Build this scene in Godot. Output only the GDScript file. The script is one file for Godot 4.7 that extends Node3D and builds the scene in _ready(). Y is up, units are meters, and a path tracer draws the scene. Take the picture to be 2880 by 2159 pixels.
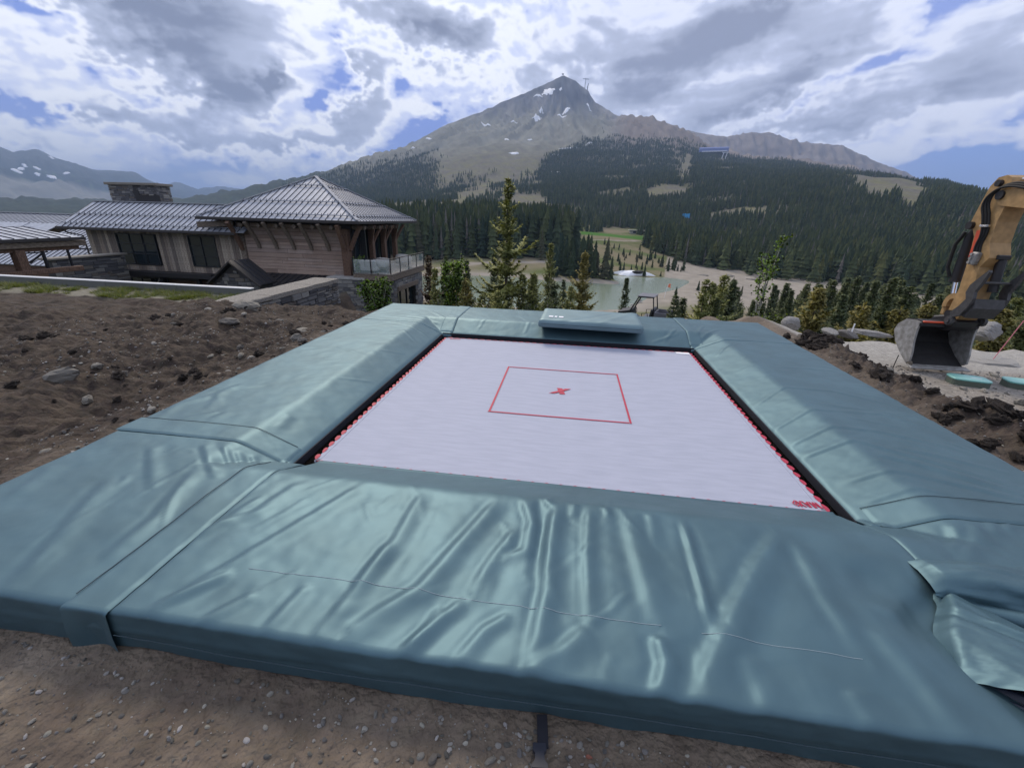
extends Node3D
# A trampoline set into a terrace of fresh earth, a timber and stone lodge beside it, a lake, forest and a high peak beyond.

var M := {}
var taken := {}
var kid_names := {}
var N1 := FastNoiseLite.new()
var N2 := FastNoiseLite.new()
var N3 := FastNoiseLite.new()


func _ready() -> void:
	make_camera_and_light()
	make_noise()
	make_materials()
	make_ground_far()
	make_water()
	make_ground_near()
	make_trampoline()
	make_pads()
	make_crash_mat()
	make_lodge()
	make_left_side()
	make_right_side()
	make_excavator()
	make_utility_cart()
	make_forest()
	make_near_trees()
	make_valley_things()
	make_mountain_things()
	make_stones()


func make_camera_and_light() -> void:
	var cam := Camera3D.new()
	cam.name = "camera"
	cam.fov = 84.45
	cam.near = 0.05
	cam.far = 40000.0
	cam.position = Vector3(-0.0024, 1.4293, 3.5527)
	cam.rotation = Vector3(-0.3741, 0.1232, 0.0293)
	add_child(cam)
	cam.current = true
	var env := Environment.new()
	env.background_mode = Environment.BG_SKY
	var sky := Sky.new()
	var pano := PanoramaSkyMaterial.new()
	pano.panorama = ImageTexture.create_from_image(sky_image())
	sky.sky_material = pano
	env.sky = sky
	env.background_energy_multiplier = 1.0
	env.tonemap_mode = Environment.TONE_MAPPER_LINEAR
	env.tonemap_exposure = 1.6
	env.sdfgi_enabled = true
	env.ssao_enabled = true
	env.ssil_enabled = true
	env.fog_enabled = true
	env.fog_density = 0.00013
	env.fog_light_color = Color(0.72, 0.83, 1.0)
	var we := WorldEnvironment.new()
	we.name = "world_environment"
	we.environment = env
	add_child(we)
	var sun := DirectionalLight3D.new()
	sun.name = "sun"
	sun.light_energy = 0.5
	sun.light_angular_distance = 16.0
	sun.light_color = Color(1.0, 0.94, 0.85)
	sun.shadow_enabled = true
	sun.rotation = Vector3(deg_to_rad(-44.0), deg_to_rad(180.0 + 24.0), 0.0)
	add_child(sun)


# ---------------------------------------------------------------- helpers
class MB:
	var v := PackedVector3Array()
	var n := PackedVector3Array()
	var c := PackedColorArray()
	var ix := PackedInt32Array()
	var col := Color(1, 1, 1)
	func tri(a: Vector3, b: Vector3, d: Vector3) -> void:
		var k := v.size()
		var nn := (b - a).cross(d - a).normalized()
		v.append(a); v.append(b); v.append(d)
		n.append(nn); n.append(nn); n.append(nn)
		c.append(col); c.append(col); c.append(col)
		ix.append(k); ix.append(k + 2); ix.append(k + 1)
	func quad(a: Vector3, b: Vector3, d: Vector3, e: Vector3) -> void:
		var k := v.size()
		var nn := (d - a).cross(e - b).normalized()
		v.append(a); v.append(b); v.append(d); v.append(e)
		for i in 4:
			n.append(nn)
			c.append(col)
		ix.append(k); ix.append(k + 2); ix.append(k + 1)
		ix.append(k); ix.append(k + 3); ix.append(k + 2)
	func vert(p: Vector3, nn: Vector3) -> int:
		v.append(p); n.append(nn); c.append(col)
		return v.size() - 1
	func hull8(p: Array) -> void:
		# p: bottom 0..3 counter-clockwise from above, top 4..7
		quad(p[3], p[2], p[1], p[0])
		quad(p[4], p[5], p[6], p[7])
		for i in 4:
			var j := (i + 1) % 4
			quad(p[i], p[j], p[j + 4], p[i + 4])
	func box(at: Vector3, s: Vector3, b := Basis.IDENTITY, ch := 0.0) -> void:
		var h := s * 0.5
		if ch <= 0.0:
			var p := []
			for y in [-h.y, h.y]:
				for q in [Vector3(-h.x, y, h.z), Vector3(h.x, y, h.z), Vector3(h.x, y, -h.z), Vector3(-h.x, y, -h.z)]:
					p.append(at + b * q)
			hull8(p)
			return
		ch = minf(ch, minf(h.x, minf(h.y, h.z)) * 0.9)
		var i := h - Vector3(ch, ch, ch)
		# six faces
		for ax in 3:
			for sg in [-1.0, 1.0]:
				var u := (ax + 1) % 3
				var w := (ax + 2) % 3
				var q := []
				for k in [[-1, -1], [1, -1], [1, 1], [-1, 1]]:
					var t := Vector3.ZERO
					t[ax] = sg * h[ax]
					t[u] = k[0] * i[u]
					t[w] = k[1] * i[w]
					q.append(at + b * t)
				if sg > 0: quad(q[0], q[1], q[2], q[3])
				else: quad(q[3], q[2], q[1], q[0])
		for ax in 3:
			var u := (ax + 1) % 3
			var w := (ax + 2) % 3
			for su in [-1.0, 1.0]:
				for sw in [-1.0, 1.0]:
					var q := []
					for k in 4:
						var t := Vector3.ZERO
						t[ax] = i[ax] * (-1.0 if k == 0 or k == 3 else 1.0)
						if k < 2:
							t[u] = su * h[u]; t[w] = sw * i[w]
						else:
							t[u] = su * i[u]; t[w] = sw * h[w]
						q.append(at + b * t)
					if su * sw > 0: quad(q[0], q[1], q[2], q[3])
					else: quad(q[3], q[2], q[1], q[0])
		for sx in [-1.0, 1.0]:
			for sy in [-1.0, 1.0]:
				for sz in [-1.0, 1.0]:
					var a := at + b * Vector3(sx * h.x, sy * i.y, sz * i.z)
					var d := at + b * Vector3(sx * i.x, sy * h.y, sz * i.z)
					var e := at + b * Vector3(sx * i.x, sy * i.y, sz * h.z)
					if sx * sy * sz > 0: tri(a, d, e)
					else: tri(a, e, d)
	func beam(a: Vector3, d: Vector3, w: float, hgt: float, up := Vector3.UP, ch := 0.0) -> void:
		var z := (d - a).normalized()
		if absf(z.dot(up)) > 0.98: up = Vector3(0, 0, 1)
		var x := up.cross(z).normalized()
		var y := z.cross(x)
		box((a + d) * 0.5, Vector3(w, hgt, a.distance_to(d)), Basis(x, y, z), ch)
	func tube(p: Array, r: Variant, sides := 8, caps := true) -> void:
		var k0 := v.size()
		var m := p.size()
		var ref := Vector3.UP
		var t0: Vector3 = (p[1] - p[0]).normalized()
		if absf(t0.dot(ref)) > 0.9: ref = Vector3(1, 0, 0)
		var x := ref.cross(t0).normalized()
		for i in m:
			var t: Vector3 = ((p[mini(i + 1, m - 1)]) - (p[maxi(i - 1, 0)])).normalized()
			x = (x - t * x.dot(t)).normalized()
			var y := t.cross(x)
			var rr: float = r[i] if r is Array or r is PackedFloat32Array else r
			for s in sides:
				var a := TAU * s / sides
				var q := x * cos(a) + y * sin(a)
				v.append(p[i] + q * rr); n.append(q); c.append(col)
		for i in m - 1:
			for s in sides:
				var a := k0 + i * sides + s
				var b2 := k0 + i * sides + (s + 1) % sides
				ix.append(a); ix.append(b2 + sides); ix.append(b2)
				ix.append(a); ix.append(a + sides); ix.append(b2 + sides)
		if caps:
			for e in 2:
				var base := k0 + (0 if e == 0 else (m - 1) * sides)
				var t: Vector3 = (p[0] - p[1]).normalized() if e == 0 else (p[m - 1] - p[m - 2]).normalized()
				var ce := vert(p[0] if e == 0 else p[m - 1], t)
				var ring := []
				for s in sides: ring.append(vert(v[base + s], t))
				for s in sides:
					var s2 := (s + 1) % sides
					if e == 0:
						ix.append(ce); ix.append(ring[s]); ix.append(ring[s2])
					else:
						ix.append(ce); ix.append(ring[s2]); ix.append(ring[s])
	func prism(poly: PackedVector2Array, d0: float, d1: float, T := Transform3D.IDENTITY, ch := 0.0) -> void:
		# poly in local xy, extruded along local z from d0 to d1
		if Geometry2D.is_polygon_clockwise(poly):
			poly = poly.duplicate()
			poly.reverse()
		var tr := Geometry2D.triangulate_polygon(poly)
		var cap := poly
		if ch > 0.0:
			var off := Geometry2D.offset_polygon(poly, -ch)
			if off.size() == 1 and off[0].size() == poly.size():
				# line up the inset ring with the outline
				var best := 0
				for i in poly.size():
					if off[0][i].distance_to(poly[0]) < off[0][best].distance_to(poly[0]): best = i
				var o2 := PackedVector2Array()
				var same := not Geometry2D.is_polygon_clockwise(off[0])
				for i in poly.size(): o2.append(off[0][posmod(best + (i if same else -i), poly.size())])
				cap = o2
		var flip := T.basis.determinant() < 0
		for k in range(0, tr.size(), 3):
			var f := [cap[tr[k]], cap[tr[k + 1]], cap[tr[k + 2]]]
			if (f[1] - f[0]).cross(f[2] - f[0]) < 0: f = [f[0], f[2], f[1]]
			var top := f.map(func(q): return T * Vector3(q.x, q.y, d1))
			var bot := f.map(func(q): return T * Vector3(q.x, q.y, d0))
			if flip:
				tri(top[0], top[2], top[1]); tri(bot[0], bot[1], bot[2])
			else:
				tri(top[0], top[1], top[2]); tri(bot[0], bot[2], bot[1])
		var rings := [[poly, d0 + (ch if cap != poly else 0.0)], [poly, d1 - (ch if cap != poly else 0.0)]]
		if cap != poly: rings = [[cap, d0]] + rings + [[cap, d1]]
		for r in rings.size() - 1:
			for i in poly.size():
				var j := (i + 1) % poly.size()
				var a := T * Vector3(rings[r][0][i].x, rings[r][0][i].y, rings[r][1])
				var b := T * Vector3(rings[r][0][j].x, rings[r][0][j].y, rings[r][1])
				var d := T * Vector3(rings[r + 1][0][j].x, rings[r + 1][0][j].y, rings[r + 1][1])
				var e := T * Vector3(rings[r + 1][0][i].x, rings[r + 1][0][i].y, rings[r + 1][1])
				if flip: quad(e, d, b, a)
				else: quad(a, b, d, e)
	func lathe(prof: Array, sides := 20, T := Transform3D.IDENTITY) -> void:
		var k0 := v.size()
		for i in prof.size():
			var t: Vector2 = (prof[mini(i + 1, prof.size() - 1)] - prof[maxi(i - 1, 0)]).normalized()
			for s in sides + 1:
				var a := TAU * s / sides
				v.append(T * Vector3(prof[i].x * cos(a), prof[i].y, prof[i].x * sin(a)))
				n.append((T.basis * Vector3(t.y * cos(a), -t.x, t.y * sin(a))).normalized())
				c.append(col)
		for i in prof.size() - 1:
			for s in sides:
				var a := k0 + i * (sides + 1) + s
				ix.append(a); ix.append(a + 1); ix.append(a + sides + 2)
				ix.append(a); ix.append(a + sides + 2); ix.append(a + sides + 1)
	func rock(at: Vector3, s: Vector3, seed_: int, rough := 0.35, b := Basis.IDENTITY, lat := 7, lon := 10) -> void:
		# a broken stone: a ball cut by random planes, its faces roughened by noise
		var f := FastNoiseLite.new()
		f.seed = seed_
		f.frequency = 1.6
		f.fractal_octaves = 3
		var rr := RandomNumberGenerator.new()
		rr.seed = seed_ * 7 + 3
		var cuts := []
		for i in 13:
			var d := Vector3(rr.randfn(0, 1), rr.randfn(0, 1), rr.randfn(0, 1)).normalized()
			cuts.append([d, rr.randf_range(0.62, 0.95)])
		var q := PackedVector3Array()
		for i in lat + 1:
			for j in lon:
				var th := PI * i / lat
				var ph := TAU * (j + 0.5 * (i % 2)) / lon
				var d := Vector3(sin(th) * cos(ph), cos(th), sin(th) * sin(ph))
				var r := 1.0
				for c in cuts:
					var k: float = d.dot(c[0])
					if k > 0.05: r = minf(r, c[1] / k)
				r *= 1.0 + rough * 0.35 * f.get_noise_3dv(d * 1.3)
				q.append(at + b * (d * r * s))
		for i in lat:
			for j in lon:
				var j2 := (j + 1) % lon
				var a := i * lon + j
				var b2 := i * lon + j2
				for t in [[a, a + lon, b2], [b2, a + lon, b2 + lon]]:
					var p0 := q[t[0]]
					var p1 := q[t[1]]
					var p2 := q[t[2]]
					var nn := (p1 - p0).cross(p2 - p0)
					if nn.length_squared() < 1e-18: continue
					if nn.dot(p0 + p1 + p2 - at * 3.0) < 0: tri(p0, p2, p1)
					else: tri(p0, p1, p2)
	func clod(at: Vector3, s: Vector3, seed_: int, lat := 9, lon := 13) -> void:
		# a lump of earth: ragged all over
		var f := FastNoiseLite.new()
		f.seed = seed_
		f.frequency = 1.1
		f.fractal_octaves = 4
		f.fractal_gain = 0.65
		var q := PackedVector3Array()
		for i in lat + 1:
			for j in lon:
				var th := PI * i / lat
				var ph := TAU * (j + 0.5 * (i % 2)) / lon
				var d := Vector3(sin(th) * cos(ph), cos(th), sin(th) * sin(ph))
				q.append(at + d * s * (0.85 + 0.75 * f.get_noise_3dv(d * 1.5)))
		for i in lat:
			for j in lon:
				var j2 := (j + 1) % lon
				var a := i * lon + j
				var b2 := i * lon + j2
				for t in [[a, a + lon, b2], [b2, a + lon, b2 + lon]]:
					var nn := (q[t[1]] - q[t[0]]).cross(q[t[2]] - q[t[0]])
					if nn.length_squared() < 1e-18: continue
					if nn.dot(q[t[0]] + q[t[1]] + q[t[2]] - at * 3.0) < 0: tri(q[t[0]], q[t[2]], q[t[1]])
					else: tri(q[t[0]], q[t[1]], q[t[2]])
	func add(o: MB, T: Transform3D, tint := Color(1, 1, 1)) -> void:
		var k0 := v.size()
		for i in o.v.size():
			v.append(T * o.v[i])
			n.append((T.basis * o.n[i]).normalized())
			c.append(o.c[i] * tint)
		for i in o.ix: ix.append(k0 + i)
	func mesh() -> ArrayMesh:
		var a := []
		a.resize(Mesh.ARRAY_MAX)
		a[Mesh.ARRAY_VERTEX] = v
		a[Mesh.ARRAY_NORMAL] = n
		a[Mesh.ARRAY_COLOR] = c
		a[Mesh.ARRAY_INDEX] = ix
		var m := ArrayMesh.new()
		m.add_surface_from_arrays(Mesh.PRIMITIVE_TRIANGLES, a)
		return m


# a sheet of nx by nz points with smooth normals; rows run along i
func sheet(p: PackedVector3Array, nx: int, nz: int, cols := PackedColorArray(), flip := false, uvs := PackedVector2Array()) -> ArrayMesh:
	var n := PackedVector3Array()
	n.resize(p.size())
	for j in nz:
		var j0 := maxi(j - 1, 0) * nx
		var j1 := mini(j + 1, nz - 1) * nx
		for i in nx:
			var a := p[j * nx + mini(i + 1, nx - 1)] - p[j * nx + maxi(i - 1, 0)]
			var b := p[j1 + i] - p[j0 + i]
			var q := b.cross(a).normalized()
			n[j * nx + i] = -q if flip else q
	var ix := PackedInt32Array()
	ix.resize((nx - 1) * (nz - 1) * 6)
	var k := 0
	for j in nz - 1:
		for i in nx - 1:
			var a := j * nx + i
			if flip:
				ix[k] = a; ix[k + 1] = a + nx; ix[k + 2] = a + 1
				ix[k + 3] = a + 1; ix[k + 4] = a + nx; ix[k + 5] = a + nx + 1
			else:
				ix[k] = a; ix[k + 1] = a + 1; ix[k + 2] = a + nx
				ix[k + 3] = a + 1; ix[k + 4] = a + nx + 1; ix[k + 5] = a + nx
			k += 6
	var arr := []
	arr.resize(Mesh.ARRAY_MAX)
	arr[Mesh.ARRAY_VERTEX] = p
	arr[Mesh.ARRAY_NORMAL] = n
	if cols.size(): arr[Mesh.ARRAY_COLOR] = cols
	if uvs.size(): arr[Mesh.ARRAY_TEX_UV] = uvs
	arr[Mesh.ARRAY_INDEX] = ix
	var m := ArrayMesh.new()
	m.add_surface_from_arrays(Mesh.PRIMITIVE_TRIANGLES, arr)
	return m


func numbered(called: String, where: Node = null) -> String:
	var key: String = called if where == null else str(where.get_instance_id()) + called
	var d := taken if where == null else kid_names
	if not d.has(key):
		d[key] = 0
		return called
	d[key] += 1
	return "%s_%03d" % [called, d[key]]


func thing(called: String, label: String, category: String, at := Vector3.ZERO, turn := 0.0, group := "") -> Node3D:
	var o := Node3D.new()
	o.name = numbered(called)
	add_child(o)
	o.position = at
	o.rotation.y = turn
	tag(o, label, category, group)
	return o


func tag(o: Node3D, label: String, category: String, group := "") -> Node3D:
	o.set_meta("label", label)
	o.set_meta("category", category)
	if group != "": o.set_meta("group", group)
	return o


func obj(called: String, shape: Variant, material: Material, parent: Node3D = null) -> MeshInstance3D:
	var o := MeshInstance3D.new()
	o.mesh = shape.mesh() if shape is MB else shape
	o.material_override = material
	o.name = numbered(called, parent)
	if parent == null: add_child(o)
	else: parent.add_child(o, true)
	return o


func struct(called: String, shape: Variant, material: Material) -> MeshInstance3D:
	var o := obj(called, shape, material)
	o.set_meta("kind", "structure")
	return o


func dup(o: Node3D, called: String, at: Vector3, turn: float, size := Vector3.ONE, label := "", group := "") -> Node3D:
	var r: Node3D = o.duplicate()
	r.name = numbered(called)
	add_child(r)
	r.position = at
	r.rotation = Vector3(0, turn, 0)
	r.scale = size
	if label != "": r.set_meta("label", label)
	if group != "": r.set_meta("group", group)
	return r


func rnd(s: int) -> RandomNumberGenerator:
	var r := RandomNumberGenerator.new()
	r.seed = s
	return r


func lin(r: float, g: float, b: float) -> Color:
	return Color(r, g, b).linear_to_srgb()


func sstep(a: float, b: float, x: float) -> float:
	var t := clampf((x - a) / (b - a), 0.0, 1.0)
	return t * t * (3.0 - 2.0 * t)


func pick(keys: Array, x: float) -> float:
	# [x0, y0, x1, y1, ...] joined by straight lines
	if x <= keys[0]: return keys[1]
	for i in range(2, keys.size(), 2):
		if x <= keys[i]:
			return lerpf(keys[i - 1], keys[i + 1], (x - keys[i - 2]) / (keys[i] - keys[i - 2]))
	return keys[keys.size() - 1]


func make_noise() -> void:
	N1.seed = 11
	N1.frequency = 1.0
	N1.fractal_octaves = 4
	N2.seed = 29
	N2.frequency = 1.0
	N2.fractal_type = FastNoiseLite.FRACTAL_RIDGED
	N2.fractal_octaves = 4
	N3.seed = 5
	N3.frequency = 1.0
	N3.fractal_type = FastNoiseLite.FRACTAL_NONE


func noise_tex(freq: float, octaves: int, seed_: int, lo: Color, hi: Color, size := 512, kind := 0) -> ImageTexture:
	var f := FastNoiseLite.new()
	f.seed = seed_
	f.frequency = freq
	f.fractal_octaves = octaves
	if kind == 1:
		f.noise_type = FastNoiseLite.TYPE_CELLULAR
		f.cellular_return_type = FastNoiseLite.RETURN_CELL_VALUE
	var im := f.get_seamless_image(size, size)
	im.convert(Image.FORMAT_RGB8)
	var d := im.get_data()
	var o := PackedByteArray()
	o.resize(size * size * 3)
	for i in size * size:
		var t := d[i * 3] / 255.0
		var cc := lo.lerp(hi, t)
		o[i * 3] = int(cc.r * 255.0)
		o[i * 3 + 1] = int(cc.g * 255.0)
		o[i * 3 + 2] = int(cc.b * 255.0)
	return ImageTexture.create_from_image(Image.create_from_data(size, size, false, Image.FORMAT_RGB8, o))


func mat(called: String, albedo: Color, rough := 0.8, metal := 0.0) -> StandardMaterial3D:
	var m := StandardMaterial3D.new()
	m.resource_name = called
	m.albedo_color = albedo
	m.roughness = rough
	m.metallic = metal
	M[called] = m
	return m


# colour mottling and fine relief by triplanar noise, in metres
func grain(m: StandardMaterial3D, tex: Texture2D, scale_: Vector3, bump: Texture2D = null, depth := 0.0, world := false) -> StandardMaterial3D:
	if tex: m.albedo_texture = tex
	m.uv1_triplanar = true
	m.uv1_world_triplanar = world
	m.uv1_scale = scale_
	if bump:
		m.heightmap_enabled = true
		m.heightmap_texture = bump
		m.heightmap_scale = depth
	return m


func make_materials() -> void:
	var soft := noise_tex(0.012, 4, 3, Color(0.78, 0.78, 0.78), Color(1, 1, 1))
	var fine := noise_tex(0.06, 4, 8, Color(0.55, 0.55, 0.55), Color(1, 1, 1))
	var bump := noise_tex(0.03, 5, 17, Color(0, 0, 0), Color(1, 1, 1))
	var wood := noise_tex(0.02, 4, 23, Color(0.5, 0.48, 0.46), Color(1, 1, 1))
	M["t_soft"] = soft
	M["t_fine"] = fine
	M["t_bump"] = bump
	M["t_wood"] = wood
	var m := mat("vinyl", lin(0.09, 0.165, 0.2), 0.52, 0.62)
	grain(m, noise_tex(0.01, 3, 4, Color(0.9, 0.9, 0.9), Color(1, 1, 1)), Vector3(0.5, 0.5, 0.5), fine, 0.012)
	m = m.duplicate()
	m.resource_name = "vinyl_pale"
	m.albedo_color = lin(0.19, 0.28, 0.31)
	M["vinyl_pale"] = m
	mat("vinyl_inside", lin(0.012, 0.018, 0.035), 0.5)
	mat("thread", lin(0.3, 0.37, 0.4), 0.7)
	mat("dark_thread", lin(0.03, 0.055, 0.07), 0.7)
	mat("seam", lin(0.01, 0.02, 0.026), 0.7)
	m = mat("bed_weave", lin(0.39, 0.41, 0.505), 0.75)
	grain(m, noise_tex(0.02, 5, 41, Color(0.93, 0.935, 0.94), Color(1, 1, 1)), Vector3(0.35, 1, 2.2), noise_tex(0.09, 3, 43, Color(0, 0, 0), Color(1, 1, 1)), 0.06)
	mat("red_web", lin(0.4, 0.02, 0.055), 0.6)
	mat("bed_print", lin(0.42, 0.02, 0.055), 0.6)
	mat("pit", lin(0.008, 0.006, 0.01), 0.9)
	mat("label_white", lin(0.8, 0.81, 0.84), 0.5)
	mat("black_plastic", lin(0.016, 0.018, 0.03), 0.45)
	mat("webbing", lin(0.008, 0.009, 0.016), 0.85)
	m = mat("earth", lin(1, 1, 1), 0.95)
	m.vertex_color_use_as_albedo = true
	grain(m, soft, Vector3(1.7, 1.7, 1.7), bump, 1.3, true)
	m = mat("far_ground", lin(1, 1, 1), 1.0)
	m.vertex_color_use_as_albedo = true
	m.metallic_specular = 0.1
	m = mat("pebble", lin(1, 1, 1), 0.9)
	m.vertex_color_use_as_albedo = true
	grain(m, fine, Vector3(6, 6, 6), fine, 0.15)
	m = mat("clod", lin(1, 1, 1), 1.0)
	m.vertex_color_use_as_albedo = true
	grain(m, fine, Vector3(4, 4, 4), bump, 1.2)
	m = mat("stone", lin(1, 1, 1), 0.9)
	m.vertex_color_use_as_albedo = true
	grain(m, fine, Vector3(1.6, 3.0, 1.6), bump, 1.0)
	m = mat("mortar", lin(0.055, 0.053, 0.055), 1.0)
	m = mat("cap_stone", lin(0.36, 0.33, 0.29), 0.9)
	grain(m, fine, Vector3(0.9, 0.9, 0.9), bump, 0.8)
	m = mat("plank", lin(1, 1, 1), 0.85)
	m.vertex_color_use_as_albedo = true
	grain(m, wood, Vector3(0.25, 3.0, 3.0), wood, 0.25)
	m = mat("board", lin(1, 1, 1), 0.85)
	m.vertex_color_use_as_albedo = true
	grain(m, wood, Vector3(3.0, 0.22, 3.0), wood, 0.25)
	m = mat("timber", lin(0.22, 0.13, 0.09), 0.8)
	grain(m, wood, Vector3(2.4, 0.5, 2.4), wood, 0.3)
	m = mat("timber_grey", lin(0.3, 0.245, 0.2), 0.85)
	grain(m, wood, Vector3(0.5, 2.4, 0.5), wood, 0.3)
	m = mat("roof_metal", lin(0.47, 0.5, 0.57), 0.5, 0.15)
	grain(m, soft, Vector3(0.4, 0.4, 0.4))
	m = mat("roof_cap", lin(0.33, 0.34, 0.37), 0.85)
	m = mat("roof_seam", lin(0.03, 0.032, 0.045), 0.5, 0.3)  # near-black puts the shadow side of the standing ribs into their colour
	m = mat("roof_dark", lin(0.028, 0.027, 0.03), 0.5, 0.3)
	m = mat("fascia", lin(0.035, 0.03, 0.03), 0.6)
	m = mat("window_frame", lin(0.012, 0.014, 0.017), 0.5)
	m = mat("window_pane", lin(0.018, 0.026, 0.032), 0.06)
	m.metallic_specular = 0.6
	m = mat("clear_glass", Color(0.85, 0.95, 0.97, 0.1), 0.02)
	m.transparency = BaseMaterial3D.TRANSPARENCY_ALPHA
	m = mat("steel_dark", lin(0.02, 0.02, 0.024), 0.5, 0.4)
	m = mat("concrete", lin(0.42, 0.41, 0.4), 0.9)
	grain(m, soft, Vector3(0.6, 0.6, 0.6), fine, 0.2)
	m = mat("kerb_metal", lin(0.12, 0.125, 0.115), 0.75)
	m = mat("kerb_cap", lin(0.6, 0.6, 0.6), 0.5)
	m = mat("chair_fabric", lin(0.38, 0.37, 0.36), 0.9)
	m = mat("digger_paint", lin(0.5, 0.31, 0.13), 0.55)
	grain(m, soft, Vector3(1.4, 1.4, 1.4), fine, 0.03)
	m = mat("digger_black", lin(0.018, 0.017, 0.02), 0.5)
	m = mat("digger_orange", lin(0.62, 0.085, 0.035), 0.5)
	m = mat("digger_grey", lin(0.1, 0.1, 0.105), 0.6, 0.4)
	grain(m, soft, Vector3(2, 2, 2), fine, 0.06)
	m = mat("worn_steel", lin(0.4, 0.4, 0.4), 0.6, 0.2)
	grain(m, noise_tex(0.012, 3, 61, Color(0.7, 0.69, 0.67), Color(1, 1, 1)), Vector3(1.6, 1.6, 1.6))
	m = mat("bucket_inside", lin(0.035, 0.034, 0.036), 0.7, 0.3)
	grain(m, soft, Vector3(2, 2, 2))
	m = mat("chrome", lin(0.7, 0.7, 0.72), 0.15, 1.0)
	m = mat("rubber", lin(0.012, 0.012, 0.013), 0.75)
	m = mat("lid_green", lin(0.2, 0.46, 0.42), 0.4)
	m = mat("lid_side", lin(0.1, 0.125, 0.1), 0.7)
	m = mat("cart_body", lin(0.03, 0.031, 0.036), 0.45)
	m = mat("cart_grey", lin(0.14, 0.14, 0.16), 0.5)
	m = mat("bark", lin(0.13, 0.105, 0.085), 0.95)
	grain(m, fine, Vector3(3, 0.8, 3), bump, 0.8)
	m = mat("aspen_bark", lin(0.5, 0.48, 0.42), 0.85)
	grain(m, fine, Vector3(2, 6, 2))
	m = mat("needles", lin(1, 1, 1), 0.75)
	m.vertex_color_use_as_albedo = true
	m.backlight_enabled = true
	m.backlight = Color(0.7, 0.7, 0.5)
	m = mat("leaves", lin(1, 1, 1), 0.6)
	m.vertex_color_use_as_albedo = true
	m.backlight_enabled = true
	m.backlight = Color(0.9, 0.95, 0.5)
	m = mat("forest_needles", lin(1, 1, 1), 0.9)
	m.vertex_color_use_as_albedo = true
	m.metallic_specular = 0.2
	m = mat("snow", lin(0.82, 0.84, 0.88), 0.7)
	m = mat("water", lin(0.24, 0.29, 0.22), 0.1)
	m.heightmap_enabled = true
	m.heightmap_texture = noise_tex(0.04, 3, 77, Color(0, 0, 0), Color(1, 1, 1))
	m.heightmap_scale = 1.0
	m.uv1_triplanar = true
	m.uv1_world_triplanar = true
	m.uv1_scale = Vector3(0.12, 0.12, 0.3)
	m = mat("blue_sheet", lin(0.05, 0.32, 0.62), 0.6)
	m = mat("house_wall", lin(0.4, 0.39, 0.36), 0.9)
	m = mat("lift_blue", lin(0.16, 0.2, 0.42), 0.5)
	m = mat("lift_white", lin(0.6, 0.62, 0.7), 0.5)
	m = mat("flag_orange", lin(0.7, 0.2, 0.1), 0.8)
	m = mat("pink_cord", lin(0.6, 0.2, 0.24), 0.7)


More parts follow.
